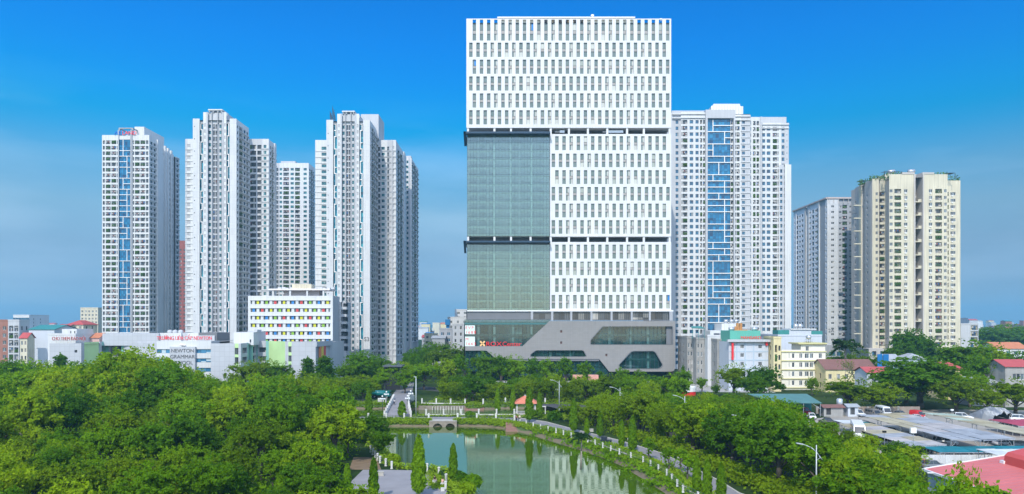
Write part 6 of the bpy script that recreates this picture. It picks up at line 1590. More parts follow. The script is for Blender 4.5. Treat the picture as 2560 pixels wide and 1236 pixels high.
def broad(seed, H, Rr, base, lobes, lpl, leaf, flat=.75, top=1.0, m=F_MID, lr=(.26, .44)):
    """Crown of lobes, each a cluster of leaf tufts, round an ellipsoid; crown and trunk meshes at true size (H high, Rr crown radius)."""
    g = np.random.default_rng(seed)
    ch = (H - base) / 2; cz = base + ch
    C, D = [], []
    anchors = []
    for i in range(lobes):
        d = sphere_dirs(g, 1, .35)[0]
        rr = g.uniform(.45, .92) if i > lobes * .2 else g.uniform(0, .45)
        r = Rr * g.uniform(*lr)
        k = 1 + .22 * math.sin(3 * math.atan2(d[1], d[0]) + seed)
        c = np.array([d[0] * Rr * rr * k, d[1] * Rr * rr * k, cz + d[2] * (ch - r * .55) * rr * top])
        c[2] = max(c[2], base + r * .4)
        anchors.append(c)
        nt_ = 9; td = sphere_dirs(g, nt_, .3); kk = lpl // nt_
        for q in range(nt_):
            tc_ = c + td[q] * r * g.uniform(.6, 1.0) * np.array([1, 1, flat]); tr_ = r * g.uniform(.24, .42)
            dd = sphere_dirs(g, kk, .3)
            C.append(tc_ + dd * tr_ * g.uniform(.3, 1.1, kk)[:, None] * np.array([1, 1, .75])); D.append(dd * .6 + td[q] * .35 + np.array([0, 0, .45]))
    # stray twigs break the outline
    k = lobes * 3; dd = sphere_dirs(g, k, .4)
    tw = np.array([0, 0, cz]) + dd * np.array([Rr, Rr, ch]) * g.uniform(.9, 1.12, k)[:, None]
    for t_ in tw: C.append(t_ + g.normal(0, leaf * .9, (7, 3))); D.append(sphere_dirs(g, 7, .5))
    crown = leaf_cloud(np.concatenate(C), np.concatenate(D), leaf, 'crown', m, seed=seed)
    tb = MB(); r0 = .035 * H
    tb.path([(0, 0, -.3), (.1, .05, base * .6), (0, .1, base + ch * .5), (.1, 0, cz + ch * .3)], [r0 * 1.2, r0, r0 * .7, r0 * .3], 8)
    for i in range(0, min(len(anchors), 14)):
        a = anchors[i]; z0 = base * .75 + (a[2] - base) * .25
        mid = Vector((a[0] * .45, a[1] * .45, (z0 + a[2]) / 2 + .1))
        tb.path([(0, .05, z0), mid, tuple(a)], [r0 * .45, r0 * .3, r0 * .12], 5)
    return crown, tb.mesh('trunk', [BARK], True)

def feather(seed, H, n_stems, spread, leaf, m):
    """Bamboo-like clump: arching stems with small leaves."""
    g = np.random.default_rng(seed); C, D = [], []; tb = MB()
    for i in range(n_stems):
        az = g.uniform(0, 6.28); r = spread * g.uniform(.3, 1); h = H * g.uniform(.6, 1)
        dx, dy = math.cos(az), math.sin(az); b0 = spread * .25 * g.uniform(0, 1)
        pts = [Vector((dx * (b0 + (r - b0) * t ** 2.0), dy * (b0 + (r - b0) * t ** 2.0), h * (t - .18 * t ** 3) * 1.2)) for t in (0, .3, .6, .85, 1)]
        tb.path(pts, [.06, .05, .04, .03, .015], 4)
        for t in np.linspace(.2, 1, 16):
            q = np.array([dx * (b0 + (r - b0) * t ** 2), dy * (b0 + (r - b0) * t ** 2), h * (t - .18 * t ** 3) * 1.2])
            k = 12; off = g.normal(0, .13 * H * (1.15 - t * .5) * .5, (k, 3)); C.append(q + off); D.append(sphere_dirs(g, k, .6))
    return leaf_cloud(np.concatenate(C), np.concatenate(D), leaf, 'crown', m, 2.6, .6, seed), tb.mesh('trunk', [mat('bamboo_stem', (.26, .24, .06), .6, .2, 2.0)], True)

def mast(seed, H, Rr, leaf, m=F_MAST):
    """Narrow column with drooping leaves (mast tree)."""
    g = np.random.default_rng(seed); C, D = [], []
    n = 5200
    t = g.random(n) ** .85
    prof = np.interp(t, [0, .06, .2, .5, .8, .93, 1], [.35, .85, 1, .86, .62, .38, .04])
    az = g.uniform(0, 6.28, n)
    lump = 1 + .18 * np.sin(az * 3 + t * 23 + seed) + .12 * np.sin(az * 5 - t * 41)
    rr = Rr * prof * lump * g.uniform(.55, 1.05, n)
    P = np.stack([rr * np.cos(az), rr * np.sin(az), H * (.10 + .90 * t)], 1)
    D = np.stack([np.cos(az), np.sin(az), np.full(n, .5)], 1)
    tb = MB(); tb.path([(0, 0, -.3), (0, 0, H * .5), (0, 0, H * .95)], [.13, .09, .02], 6)
    return leaf_cloud(P, D, leaf, 'crown', m, 2.3, 1.8, seed), tb.mesh('trunk', [BARK], True)

def tiered(seed, H, Rr, leaf, m):
    """Almond-like tree: whorls of flat branches up a straight stem."""
    g = np.random.default_rng(seed); C, D = [], []; tb = MB()
    tb.path([(0, 0, -.3), (.05, 0, H * .5), (0, 0, H)], [.2, .14, .03], 7)
    z = H * .18; i = 0
    while z < H * .98:
        r = Rr * (1 - .82 * (z / H - .18) / .8) ** .9
        for k in range(6):
            az = k * 1.047 + i * .5 + g.normal(0, .15); rl = r * g.uniform(.7, 1.1)
            tip = Vector((math.cos(az) * rl, math.sin(az) * rl, z + .12 * rl)); tb.path([(0, 0, z), tip], [.05, .015], 4)
            n = int(70 + 60 * r); s = g.random(n) ** .6
            P = np.stack([math.cos(az) * rl * s, math.sin(az) * rl * s, z + .12 * rl * s], 1) + g.normal(0, 1, (n, 3)) * np.array([.22 * Rr * .7, .22 * Rr * .7, .10 * Rr])
            C.append(P); D.append(np.tile([0, 0, 1.0], (n, 1)) + g.normal(0, .3, (n, 3)))
        z += H * .105; i += 1
    C.append(np.array([0, 0, H]) + g.normal(0, .25, (40, 3))); D.append(sphere_dirs(g, 40, .6))
    return leaf_cloud(np.concatenate(C), np.concatenate(D), leaf, 'crown', m, 1.5, 0, seed), tb.mesh('trunk', [BARK], True)

def palm(seed, H):
    g = np.random.default_rng(seed); C, D = [], []; tb = MB()
    tb.path([(0, 0, -.2), (.15, 0, H * .5), (.1, .1, H * .86)], [.22, .16, .13], 8)
    for k in range(18):
        az = k * 2.4; el = g.uniform(-.1, 1.1); Ln = H * .34 * g.uniform(.8, 1.1)
        for t in np.linspace(.08, 1, 22):
            q = np.array([math.cos(az) * Ln * t * math.cos(el), math.sin(az) * Ln * t * math.cos(el), H * .86 + Ln * (t * math.sin(el) + .25 * t - .75 * t * t)])
            s = np.array([-math.sin(az), math.cos(az), -.4])
            for sg in (-1, 1): C.append(q + s * sg * .16 * Ln * (1.1 - t * .8) * .5 * np.array([1, 1, sg])); D.append(np.array([.1, .1, 1.0]))
    return leaf_cloud(np.array(C), np.array(D), .30, 'crown', F_PALM, 2.8, .8, seed), tb.mesh('trunk', [BARKP], True)

def bush(seed, Rr, H, m, leaf=.28, n=1500):
    g = np.random.default_rng(seed); C, D = [], []
    for i in range(14):
        d = sphere_dirs(g, 1, .5)[0]; c = d * np.array([Rr, Rr, H * .6]) * g.uniform(.2, .7); c[2] = abs(c[2]) + H * .15
        k = n // 14; dd = sphere_dirs(g, k, .3); C.append(c + dd * Rr * .42 * g.uniform(.5, 1.1, k)[:, None]); D.append(dd + np.array([0, 0, .4]))
    return leaf_cloud(np.concatenate(C), np.concatenate(D), leaf, 'foliage', m, 1.7, 0, seed)

PROTO = {}
def proto(key, crown, trunk):
    PROTO[key] = (crown, trunk)
for i in range(4):
    proto(('round', i), *broad(100 + i, 10, 4.5, 2.2, 30, 560, .27, .72, 1.0, F_MID))
    proto(('bright', i), *broad(120 + i, 10, 4.3, 2.0, 34, 500, .28, .8, 1.0, F_YEL, (.22, .36)))
for i in range(3):
    proto(('dark', i), *broad(140 + i, 10, 4.6, 1.8, 30, 560, .27, .75, 1.0, F_DRK))
    proto(('olive', i), *broad(160 + i, 9, 4.4, 1.6, 38, 480, .22, .6, .9, F_OLV, (.18, .34)))
for i in range(2):
    proto(('rain', i), *broad(180 + i, 11, 9.0, 3.6, 80, 420, .36, .42, .8, F_DRK if i else F_OLV, (.18, .30)))
    proto(('feather', i), *feather(200 + i, 8, 46, 3.6, .26, F_YEL if i else F_OLV))
for i in range(3): proto(('mast', i), *mast(220 + i, 8.0, 1.05, .38))
for i in range(2): proto(('tier', i), *tiered(240 + i, 12, 3.6, .42, F_DRK))
proto(('palm', 0), *palm(260, 8))
proto(('young', 0), *broad(270, 6, 1.9, 1.2, 16, 300, .27, .85, 1.0, F_MID, (.3, .45)))
proto(('young', 1), *broad(271, 6, 1.7, 1.0, 16, 300, .27, 1.0, 1.1, F_DRK, (.3, .45)))
proto(('sapling', 0), *broad(280, 3.4, 1.1, 1.5, 7, 60, .26, .7, 1.0, F_MID, (.35, .5)))
NAMES = {'round': 'broadleaf_tree', 'bright': 'broadleaf_tree', 'dark': 'broadleaf_tree', 'olive': 'acacia_tree', 'rain': 'rain_tree', 'feather': 'bamboo_clump', 'mast': 'mast_tree', 'tier': 'almond_tree', 'palm': 'palm_tree', 'young': 'young_tree', 'sapling': 'sapling'}
HEIGHT = {'round': 10, 'bright': 10, 'dark': 10, 'olive': 9, 'rain': 11, 'feather': 8, 'mast': 8, 'tier': 12, 'palm': 8, 'young': 6, 'sapling': 3.4}
TREES = []                                                  # (x, y, radius) of what is planted
def plant(kind, x, y, h, label=None, group=None, wide=1.0, var=None, rz=None):
    vs = [k for k in PROTO if k[0] == kind]
    crown, trunk = PROTO[vs[(random.randrange(len(vs)) if var is None else var) % len(vs)]]
    s = h / HEIGHT[kind]
    t_ = thing(NAMES[kind], label, 'bamboo' if kind == 'feather' else 'palm' if kind == 'palm' else 'tree', (x, y, 0), random.uniform(0, 6.28) if rz is None else rz, group)
    t_.scale = (s * wide, s * wide, s)
    for nm, me in (('crown', crown), ('trunk', trunk)):
        o = bpy.data.objects.new(nm, me); COL.objects.link(o); o.parent = t_
    return t_
def inside(p, poly):
    c = False; n = len(poly); x, y = p
    for i in range(n):
        x1, y1 = poly[i]; x2, y2 = poly[(i + 1) % n]
        if (y1 > y) != (y2 > y) and x < (x2 - x1) * (y - y1) / (y2 - y1) + x1: c = not c
    return c
LOOK = {'round': 'round green tree', 'bright': 'bright yellow-green tree', 'dark': 'dark green tree', 'olive': 'feathery olive tree', 'feather': 'arching bamboo clump', 'young': 'slim young tree', 'rain': 'broad flat-topped tree', 'tier': 'tiered dark tree'}
WOOD = []
def wood(poly, spacing, kinds, hfun, where, grp, seed, limit=999, wide=(.92, 1.22)):
    r = random.Random(seed); pts = []
    xs = [p[0] for p in poly]; ys = [p[1] for p in poly]
    for _ in range(14000):
        if len(pts) >= limit: break
        p = (r.uniform(min(xs), max(xs)), r.uniform(min(ys), max(ys)))
        if not inside(p, poly): continue
        sp = (spacing(p[1]) if callable(spacing) else spacing) * (0.8 + .4 * r.random())
        if any((p[0]-q[0])**2 + (p[1]-q[1])**2 < sp * sp for q in pts): continue
        px = 1280 + p[0] / p[1] * F
        if px < -110 or px > 2670: continue
        pts.append(p)
        k = r.choices([k for k, _ in kinds], [w_ for _, w_ in kinds])[0]
        h = hfun(p, r) * (.8 if k in ('feather',) else 1)
        h = max(3.0, h)
        t_ = plant(k, p[0], p[1], h, wide=r.uniform(*wide) * (1.3 if h < 6 else 1))
        size = 'tall' if h > 11.5 else 'low' if h < 7.5 else 'medium'
        WOOD.append((px, p[1], f'{size} {LOOK[k]}', where(px, p[1]), grp, t_))
    return pts
def left_where(px, y):
    mark = 'below leftmost tower' if 200 < px < 450 else 'below low houses' if px <= 200 else 'below second tower' if px < 620 else 'below coloured school' if px < 850 else 'beside pond'
    dep = 'front' if y < 92 else 'near' if y < 125 else 'middle' if y < 165 else 'back' if y < 205 else 'rearmost'
    return f'in {dep} row of left wood {mark}'
def hl(p, r):
    x, y = p; px = 1280 + x / y * F
    # skyline row of the wood in the photo, by column, limits the height of the rear rows
    sk = np.interp(px, [-100, 0, 60, 140, 250, 330, 400, 450, 520, 600, 690, 760, 830, 880, 940, 1000], [915, 915, 905, 902, 908, 880, 895, 910, 935, 935, 930, 935, 930, 940, 960, 985])
    cap = CH - (sk - HZ) * y / F
    lift = r.uniform(-30, -8) if y > 130 else r.uniform(-95, -20)
    h = cap - r.uniform(.2, 1) ** 2 * 5.5 if y > 150 else r.uniform(3.8, 8.2) if y < 100 else r.uniform(4.5, 10.5) if y < 125 else r.uniform(6, 12.5)
    return min(max(4.0, h), cap, 15.5)
left_poly = [(-70, 74), (-14, 72), (-19, 84), (-27, 96), (-27, 116), (-30, 135), (-36, 152), (-43, 172), (-48, 186), (-60, 190), (-66, 214), (-60, 236), (-82, 262), (-170, 262), (-180, 240), (-90, 110)]
wood(left_poly, lambda y: np.interp(y, [75, 110, 150, 260], [5.0, 6.0, 8.0, 9.0]), [('round', 4.5), ('bright', 3.4), ('dark', 2.6), ('olive', 2.4), ('feather', 1.0), ('young', .8)], hl, left_where, 'trees of the left wood', 5, 340, (.84, 1.08))
# tall clump that stands out against the leftmost tower, and other landmark trees
for x, D, h, k, v, wd_, lb in ((300, 168, 17.5, 'bright', 0, 1.0, 'tall bright green tree rising in front of the leftmost tower'), (345, 172, 18.2, 'bright', 2, .95, 'tallest bright green tree, right crown of the pair before the leftmost tower'), (268, 158, 14.8, 'round', 1, 1.0, 'round green tree left of the tall bright pair'), (385, 165, 15.5, 'bright', 3, .9, 'bright green tree right of the tall pair, beside the grammar school sign'),
        (200, 190, 13.5, 'dark', 1, 1.1, 'dark tree in front of the left silver school wing'), (80, 175, 14.2, 'round', 3, 1.2, 'broad green tree near the left edge below the blue-grey houses'), (938, 146, 5.4, 'dark', 1, 1.3, 'dark round tree overhanging the left shore of the main pond'), (946, 128, 5.0, 'round', 2, 1.2, 'green tree on the left shore above the terrace posts'), (20, 215, 13.2, 'dark', 0, 1.2, 'dark tree at the left edge below the brick-red house')):
    plant(k, fx(x, D), D, h, lb, 'trees of the left wood', wd_, v)
for x, D, yt, k, wd_, lb in ((770, 250, 896, 'tier', 1.0, 'tiered dark tree before the orange-striped school corner'), (812, 246, 893, 'tier', 1.25, 'broader tiered dark tree right of the school corner'), (152, 240, 888, 'tier', .9, 'tiered dark tree poking above the wood before the silver wing'),
        (905, 268, 880, 'dark', 1.1, 'dark green tree below the tower marked S3'), (868, 262, 905, 'round', 1.0, 'rounded tree left of the dark one below the S3 tower'), (945, 280, 888, 'dark', 1.0, 'dark tree under the right flank of the S3 tower'), (985, 262, 905, 'round', 1.1, 'green tree left of the road into the park'), (700, 255, 905, 'round', 1.0, 'green tree in front of the lime green school wall'), (655, 258, 898, 'olive', 1.2, 'pale olive tree before the soft green school bays'), (610, 255, 905, 'olive', 1.2, 'pale olive tree below the white roof block of the school'),
        (958, 248, 928, 'round', 1.0, 'green tree before the left side of the dark shelter'), (1012, 246, 925, 'round', 1.0, 'green tree before the right side of the dark shelter'), (1045, 320, 872, 'rain', .62, 'domed dark tree in the gap left of the office tower'), (1130, 310, 864, 'olive', 1.7, 'large domed green tree left of the grey podium'), (1085, 345, 858, 'dark', 1.3, 'deep green tree behind the street lamps in the gap'), (1030, 300, 888, 'dark', 1.1, 'dark tree right of the S3 tower'), (1010, 285, 905, 'bright', .9, 'bright tree beside the park road'), (1110, 262, 898, 'bright', .9, 'yellow-green tree left of the podium'), (1060, 258, 905, 'round', 1.2, 'rounded green tree behind the tall lamp post'), (1150, 268, 890, 'young', .9, 'slim young tree at the left corner of the podium')):
    plant(k, fx(x, D), D, CH - (yt - HZ) * D / F, lb, None, wd_)
# row of street trees before the podium
for i, (x, yt) in enumerate(((1215, 882), (1253, 893), (1288, 890), (1333, 898), (1368, 898), (1412, 897), (1463, 905), (1555, 920), (1600, 925), (1500, 930))):
    D = 268 if i < 7 else 256
    plant('young' if i not in (0, 2) else 'round', fx(x, D), D, CH - (yt - HZ) * D / F, ['largest round tree at the left end of the row before the podium', 'slim tree second in the row before the podium', 'bright rounded tree third in the row before the podium', 'slim tree right of the red centre sign', 'slim tree below the grey podium slope', 'slim tree below the long podium window', 'slim tree left of the podium overhang', 'small dark tree below the hexagon window', 'small round tree at the right end of the podium', 'small tree in front of the podium entrance'][i], 'street trees before the podium', .95)
def mid_where(px, y): return ('behind the back pond' if px < 1250 else 'behind the gazebo' if px < 1420 else 'between path and podium') + (', rear rows' if y > 238 else ', front rows')
def hm(p, r): return CH - (r.uniform(935, 962) - HZ) * p[1] / F
wood([(-20, 220), (-14, 218), (20, 216), (33, 208), (48, 205), (56, 246), (-24, 258)], 6.2, [('feather', 3), ('olive', 2), ('round', 2), ('bright', 1.4), ('dark', 1.2)], hm, mid_where, 'trees behind the back pond', 9, 60)
wood([(-72, 220), (-42, 218), (-46, 246), (-66, 252)], 5.4, [('feather', 2), ('olive', 2), ('round', 1.5), ('dark', 1)], lambda p, r: CH - (r.uniform(938, 958) - HZ) * p[1] / F, lambda px, y: 'left of the park road beyond the hump bridge', 'trees left of the park road', 10, 16)
def right_where(px, y):
    m_ = 'below podium' if px < 1680 else 'below hotel' if px < 1930 else 'beside parking yard' if px < 2150 else 'before pink roof'
    dep = 'front' if y < 85 else 'near' if y < 112 else 'middle' if y < 150 else 'back'
    return f'in {dep} row right of path {m_}'
def hr(p, r):
    x, y = p; px = 1280 + x / y * F
    sk = np.interp(px, [1380, 1500, 1600, 1750, 1850, 1930, 1985, 2040, 2150, 2240, 2330], [985, 975, 965, 985, 990, 985, 1040, 1062, 1085, 1150, 1160])
    cap = CH - (sk - HZ) * y / F
    return min(max(4.5, cap - r.uniform(.2, 3.0)), 11.5)
right_poly = [(37.5, 58), (38, 70), (40.5, 78), (45, 88), (54, 99), (65, 114), (64, 140), (66, 170), (76, 196), (60, 204), (40, 204), (28, 200), (18, 178), (14, 172), (23, 158), (30, 143), (35, 126), (38, 112), (40, 95)]
wood(right_poly, 6.3, [('round', 4), ('bright', 3), ('olive', 2.2), ('dark', 2), ('feather', 1.2)], hr, right_where, 'trees right of the path', 15, 120)
for x, D, yt, k, wd_, lb in ((2408, 70, 1166, 'bright', .48, 'lone bright round tree in front of the pink roof'), (2240, 76, 1152, 'bright', .72, 'bright green tree at the left corner of the pink roof'), (2160, 78, 1135, 'olive', 1.0, 'olive tree between lamp post and pink roof'),
        (2120, 196, 946, 'olive', 1.75, 'pale flat-topped rain tree behind the parked vans'), (2200, 192, 958, 'olive', 1.6, 'second flat-topped tree left of the biggest dark crown'), (2302, 203, 893, 'dark', 1.85, 'biggest dark spreading tree above the parking yard'), (2265, 212, 912, 'dark', 1.3, 'dark crown behind the left of the biggest spreading tree'), (2390, 192, 940, 'olive', 1.5, 'olive flat-topped tree right of the biggest dark crown'), (2465, 216, 885, 'dark', 1.0, 'tall dark layered tree near the right edge'), (2468, 186, 968, 'olive', 1.3, 'olive tree between the tall layered tree and the tarpaulin'), (2540, 188, 948, 'olive', 1.5, 'olive tree at the right edge above the tarpaulin'), (2425, 205, 930, 'round', .9, 'small bright tree beside the red hipped roof'),
        (2275, 322, 826, 'dark', 1.0, 'dark tree standing before the cream tower'), (2320, 326, 845, 'dark', 1.0, 'lower dark tree right of it before the cream tower'), (2250, 318, 860, 'round', .9, 'rounded tree at the left foot of the cream tower crowns'), (2430, 262, 852, 'round', 1.5, 'large round tree right of the cream tower'), (2385, 270, 872, 'round', .9, 'smaller round tree at the right foot of the cream tower'), (2480, 255, 868, 'bright', 1.0, 'bright tree beside the orange roofed house'), (2540, 250, 880, 'dark', 1.2, 'dark tree below the orange roofed house'),
        (1835, 232, 912, 'olive', 1.2, 'pale loose tree in front of the hotel'), (1905, 226, 918, 'dark', 1.25, 'dark dome-shaped tree right of the hotel front'), (1880, 210, 940, 'round', 1.3, 'broad tree below the hotel beside the lamp post'), (2030, 238, 944, 'bright', .9, 'bright round tree at the foot of the cream five storey house'), (1790, 236, 960, 'round', .8, 'small green tree left of the hotel trees'), (1755, 250, 945, 'young', 1.2, 'small bushy tree by the dark truck'), (1705, 262, 925, 'young', 1.4, 'young tree beside the podium corner'), (1722, 290, 905, 'dark', .7, 'narrow dark tree between podium and weathered houses'),
        (2090, 270, 880, 'round', 1.1, 'round tree behind the yellow shed'), (2155, 274, 878, 'olive', 1.0, 'airy light green tree beside the blue hoarding'), (2530, 560, 812, 'dark', 2.2, 'far dark tree mass on the right horizon'), (2480, 540, 822, 'dark', 2.0, 'far dark tree left of the mass on the right horizon'), (2575, 540, 818, 'dark', 2.0, 'far dark tree at the right edge of the horizon')):
    h = CH - (yt - HZ) * D / F
    plant(k, fx(x, D), D, h, lb, None, wd_ if k != 'rain' else wd_ * 11.0 / h * 1.5)
for x, D, yt, lb in ((2112, 262, 850, 'palm tree in front of the white and grey tower'), (2340, 292, 872, 'palm tree right of the pale hipped roof'), (1452, 118, 1083, 'small palm on the shore path verge')): plant('palm', fx(x, D), D, CH - (yt - HZ) * D / F, lb, None, 1.1)
# columnar mast trees, each measured on the photo: column, top row, foot row
MAST = [(922, 973, 1046, 'mast tree left of the hump bridge'), (1005, 1004, 1044, 'short bushy mast tree at the right foot of the hump bridge'), (1244, 973, 1034, 'mast tree left of the gazebo, first of the lakeside pair'), (1282, 975, 1033, 'mast tree touching the left side of the gazebo'), (1323, 971, 1056, 'tall mast tree in front of the gazebo roof'), (1349, 983, 1046, 'mast tree right of the gazebo'),
        (1434, 1000, 1082, 'mast tree on the far stretch of the shore path'), (1467, 1046, 1088, 'small mast tree on the shore path beside the steps side'), (1500, 1032, 1095, 'mast tree by the dark cart on the path'), (1554, 1052, 1120, 'mast tree with a ragged brown skirt on the path'), (1581, 1043, 1132, 'mast tree beside the walker on the path'),
        (1742, 1143, 1236, 'leftmost of three mast trees on the near end of the path'), (1768, 1152, 1250, 'middle of three mast trees on the near end of the path'), (1803, 1160, 1262, 'stout right-hand mast tree on the near end of the path'),
        (1047, 1093, 1243, 'tallest mast tree on the near terrace by the water'), (1133, 1112, 1205, 'mast tree on the grassy point beside the seated people'), (934, 1148, 1252, 'mast tree at the left edge of the near terrace'), (868, 1163, 1262, 'mast tree inside the wood left of the terrace'), (700, 1193, 1290, 'mast tree tip at the bottom edge left of the terrace')]
for i, (x, yt, yb_, lb) in enumerate(MAST):
    p = gp(x, yb_); h = (yb_ - yt) * p.y / F
    plant('mast', p.x, p.y, h, lb, 'columnar mast trees', .80 if h > 5 else 1.7 if i == 1 else 1.05, i, i * 1.3)
for i, (x, yb_) in enumerate(((1622, 1150), (1673, 1178), (1700, 1182), (1718, 1200))):
    p = gp(x, yb_); plant('sapling', p.x, p.y, 3.6, 'staked sapling on the pond side of the path, ' + ('farthest of four', 'second farthest of four', 'second nearest of four', 'nearest of four')[i], 'saplings on the path verge')
# a half bare tree with sinuous boughs by the yellow shed
bt = thing('bare_tree', 'half bare tree with sinuous grey boughs before the yellow shed', 'tree', (fx(2128, 236), 236, 0))
o = MB(); r_ = random.Random(3)
def bough(p, d, ln, r, dep):
    pts = [Vector(p)]
    for i in range(4):
        d = (d + Vector((r_.gauss(0, .28), r_.gauss(0, .28), r_.gauss(.10, .15)))).normalized(); pts.append(pts[-1] + d * ln / 4)
    o.path(pts, [r, r * .9, r * .8, r * .7, r * .6], 5)
    if dep:
        for k in range(2 if dep > 1 else 3): bough(pts[-1 - k % 2], (d + Vector((r_.gauss(0, .6), r_.gauss(0, .6), .2))).normalized(), ln * .72, r * .58, dep - 1)
for a in (-.6, 0, .6): bough((fx(2128, 236) + a, 236, 0), Vector((a * .9, 0, 1)), 5.6, .26, 3)
o.build('trunk', BARKP, bt, True)
g = np.random.default_rng(77); ends = np.array([o.v[i] for i in range(len(o.v) - 900, len(o.v), 9)])
C = np.concatenate([e + g.normal(0, .5, (10, 3)) for e in ends]); q = bpy.data.objects.new('crown', leaf_cloud(C, sphere_dirs(g, len(C), .4), .22, 'crown', F_OLV, seed=5)); COL.objects.link(q); q.parent = bt; q.matrix_parent_inverse = wmat(bt).inverted()
uniquify(WOOD)

# ---------------------------------------------------------------- ground cover
def scatter(name, polys, n, hgt, leaf, m, seed, clump=1, spread=.5, aspect=1.8, zf=None, holes=()):
    g = np.random.default_rng(seed); P = []
    for poly in polys:
        xs = [p[0] for p in poly]; ys = [p[1] for p in poly]
        A = n * clump // len(polys); k = 0; tries = 0
        while k < A and tries < A * 30:
            tries += clump
            x, y = g.uniform(min(xs), max(xs)), g.uniform(min(ys), max(ys))
            if not inside((x, y), poly) or any(inside((x, y), h) for h in holes): continue
            hh = hgt * g.uniform(.4, 1.2)
            q = np.stack([x + g.normal(0, spread, clump), y + g.normal(0, spread, clump), hh * g.uniform(0.02, 1, clump) ** .8], 1)
            if zf: q[:, 2] += zf(x, y)
            P.append(q); k += clump
    P = np.concatenate(P)
    o = bpy.data.objects.new(name, leaf_cloud(P, np.tile([0, -.2, .8], (len(P), 1)), leaf, name, m, aspect, -.6, seed)); COL.objects.link(o)
    return tag(o, kind='stuff')
under = [(-46, 50), (-11, 55), (-18, 80), (-26, 96), (-27, 116), (-29, 130), (-34, 150), (-40, 174), (-50, 188), (-66, 214), (-60, 236), (-82, 262), (-170, 262)]
scatter('undergrowth', [under], 2300, 1.9, .40, F_MID, 31, 34, .85)
scatter('undergrowth_right', [right_poly, [(36.9, 58), (42, 58), (42, 95), (38, 112), (35, 126), (30, 143), (24, 158), (22, 157), (26, 143), (30.5, 126), (33.5, 110), (36.9, 92)], [(-24, 216), (30, 212), (50, 206), (56, 252), (-24, 258)]], 1300, 1.6, .36, F_OLV, 32, 28, .8).name = 'undergrowth'
# bank greenery, following the slope
def bank_cover(name, idx, rim, wat, n, hgt, leaf, m, seed, tmax=.8, clump=14, spread=.35, tmin=-.08):
    g = np.random.default_rng(seed); P = []
    segs = [(Vector(rim[i]), Vector(rim[(i+1) % len(rim)]), Vector(wat[i]), Vector(wat[(i+1) % len(rim)])) for i in idx]
    Ls = np.array([(s[1]-s[0]).length for s in segs]); Ls /= Ls.sum()
    for _ in range(n):
        s = segs[g.choice(len(segs), p=Ls)]; u, t = g.random(), g.random() ** 1.2 * tmax + tmin
        q = s[0].lerp(s[1], u).lerp(s[2].lerp(s[3], u), t); z = -0.55 * max(t, 0) - 1.05 * max(t, 0) ** 2.2
        hh = hgt * g.uniform(.35, 1.25)
        P.append(np.stack([q.x + g.normal(0, spread, clump), q.y + g.normal(0, spread, clump), z + hh * g.uniform(.02, 1, clump)], 1))
    P = np.concatenate(P)
    o = bpy.data.objects.new(name, leaf_cloud(P, np.tile([0, -.2, .8], (len(P), 1)), leaf, name, m, 2.2, -.8, seed)); COL.objects.link(o)
    return tag(o, kind='stuff')
bank_cover('bank_grass', range(7, 16), rim1, water1, 1900, .50, .22, F_GRASS, 41, .68)
bank_cover('bank_shrubs', range(8, 15), rim1, water1, 130, 1.0, .28, F_MID, 42, .75, 24, .5, .25)
bank_cover('bank_grass', list(range(1, 3)) + list(range(4, 7)), rim1, water1, 700, .6, .24, F_GRASS, 43)
bank_cover('bank_grass', list(range(17, 27)) + [0], rim1, water1, 900, 1.0, .26, F_GRASS, 44)
bank_cover('bank_grass', range(len(rim2)), rim2, water2, 1300, .34, .24, F_GRASS, 45)
scatter('lawn_grass', [[(-36, 184), (-14, 183.8), (2, 182), (14, 178), (28, 190), (26, 187), (1.5, 187.8), (-14, 187.6)], [(-54, 214), (-36, 214.5), (-28, 216), (-46, 222)], [(-26, 213), (30, 213), (32, 218), (-26, 220)], [(-10.2, 112.4), (-8.4, 103), (-11.5, 104), (-12.8, 114), (-15, 117)]], 1100, .34, .22, F_GRASS, 46, 12, .5)
BUSHES = [bush(301, 1.0, 1.2, F_MID), bush(302, 1.0, 1.2, F_DRK), bush(303, 1.0, 1.2, F_YEL)]
for i, (x, yb_, s, k, lb) in enumerate(((1180, 1216, 1.8, 0, 'shrub on the tip of the near terrace'), (1150, 1205, 1.6, 1, 'dark shrub behind the seated people on the grassy point'), (1112, 1192, 1.0, 1, 'small dark shrub by the terrace railing'), (1170, 1232, 1.5, 2, 'bright shrub at the water edge of the near terrace'), (1178, 1046, 1.7, 0, 'round shrub on the causeway right of the culvert'), (1330, 1040, 1.8, 0, 'shrub at the foot of the gazebo'), (1385, 1050, 2.2, 1, 'shrub right of the gazebo'), (2262, 1160, 1.6, 1, 'bush against the white sheet fence, leftmost'), (2335, 1160, 1.4, 0, 'bush against the middle of the white sheet fence'), (2390, 1160, 1.2, 2, 'low bush against the right of the white sheet fence'), (985, 1158, 1.6, 2, 'shrub on the bank beside the terrace steps'))):
    o = bpy.data.objects.new('shrub', BUSHES[k]); COL.objects.link(o); p = gp(x, yb_); o.location = p; o.scale = (s, s, s); o.rotation_euler = (0, 0, i); tag(o, lb, 'shrub', 'shrubs')
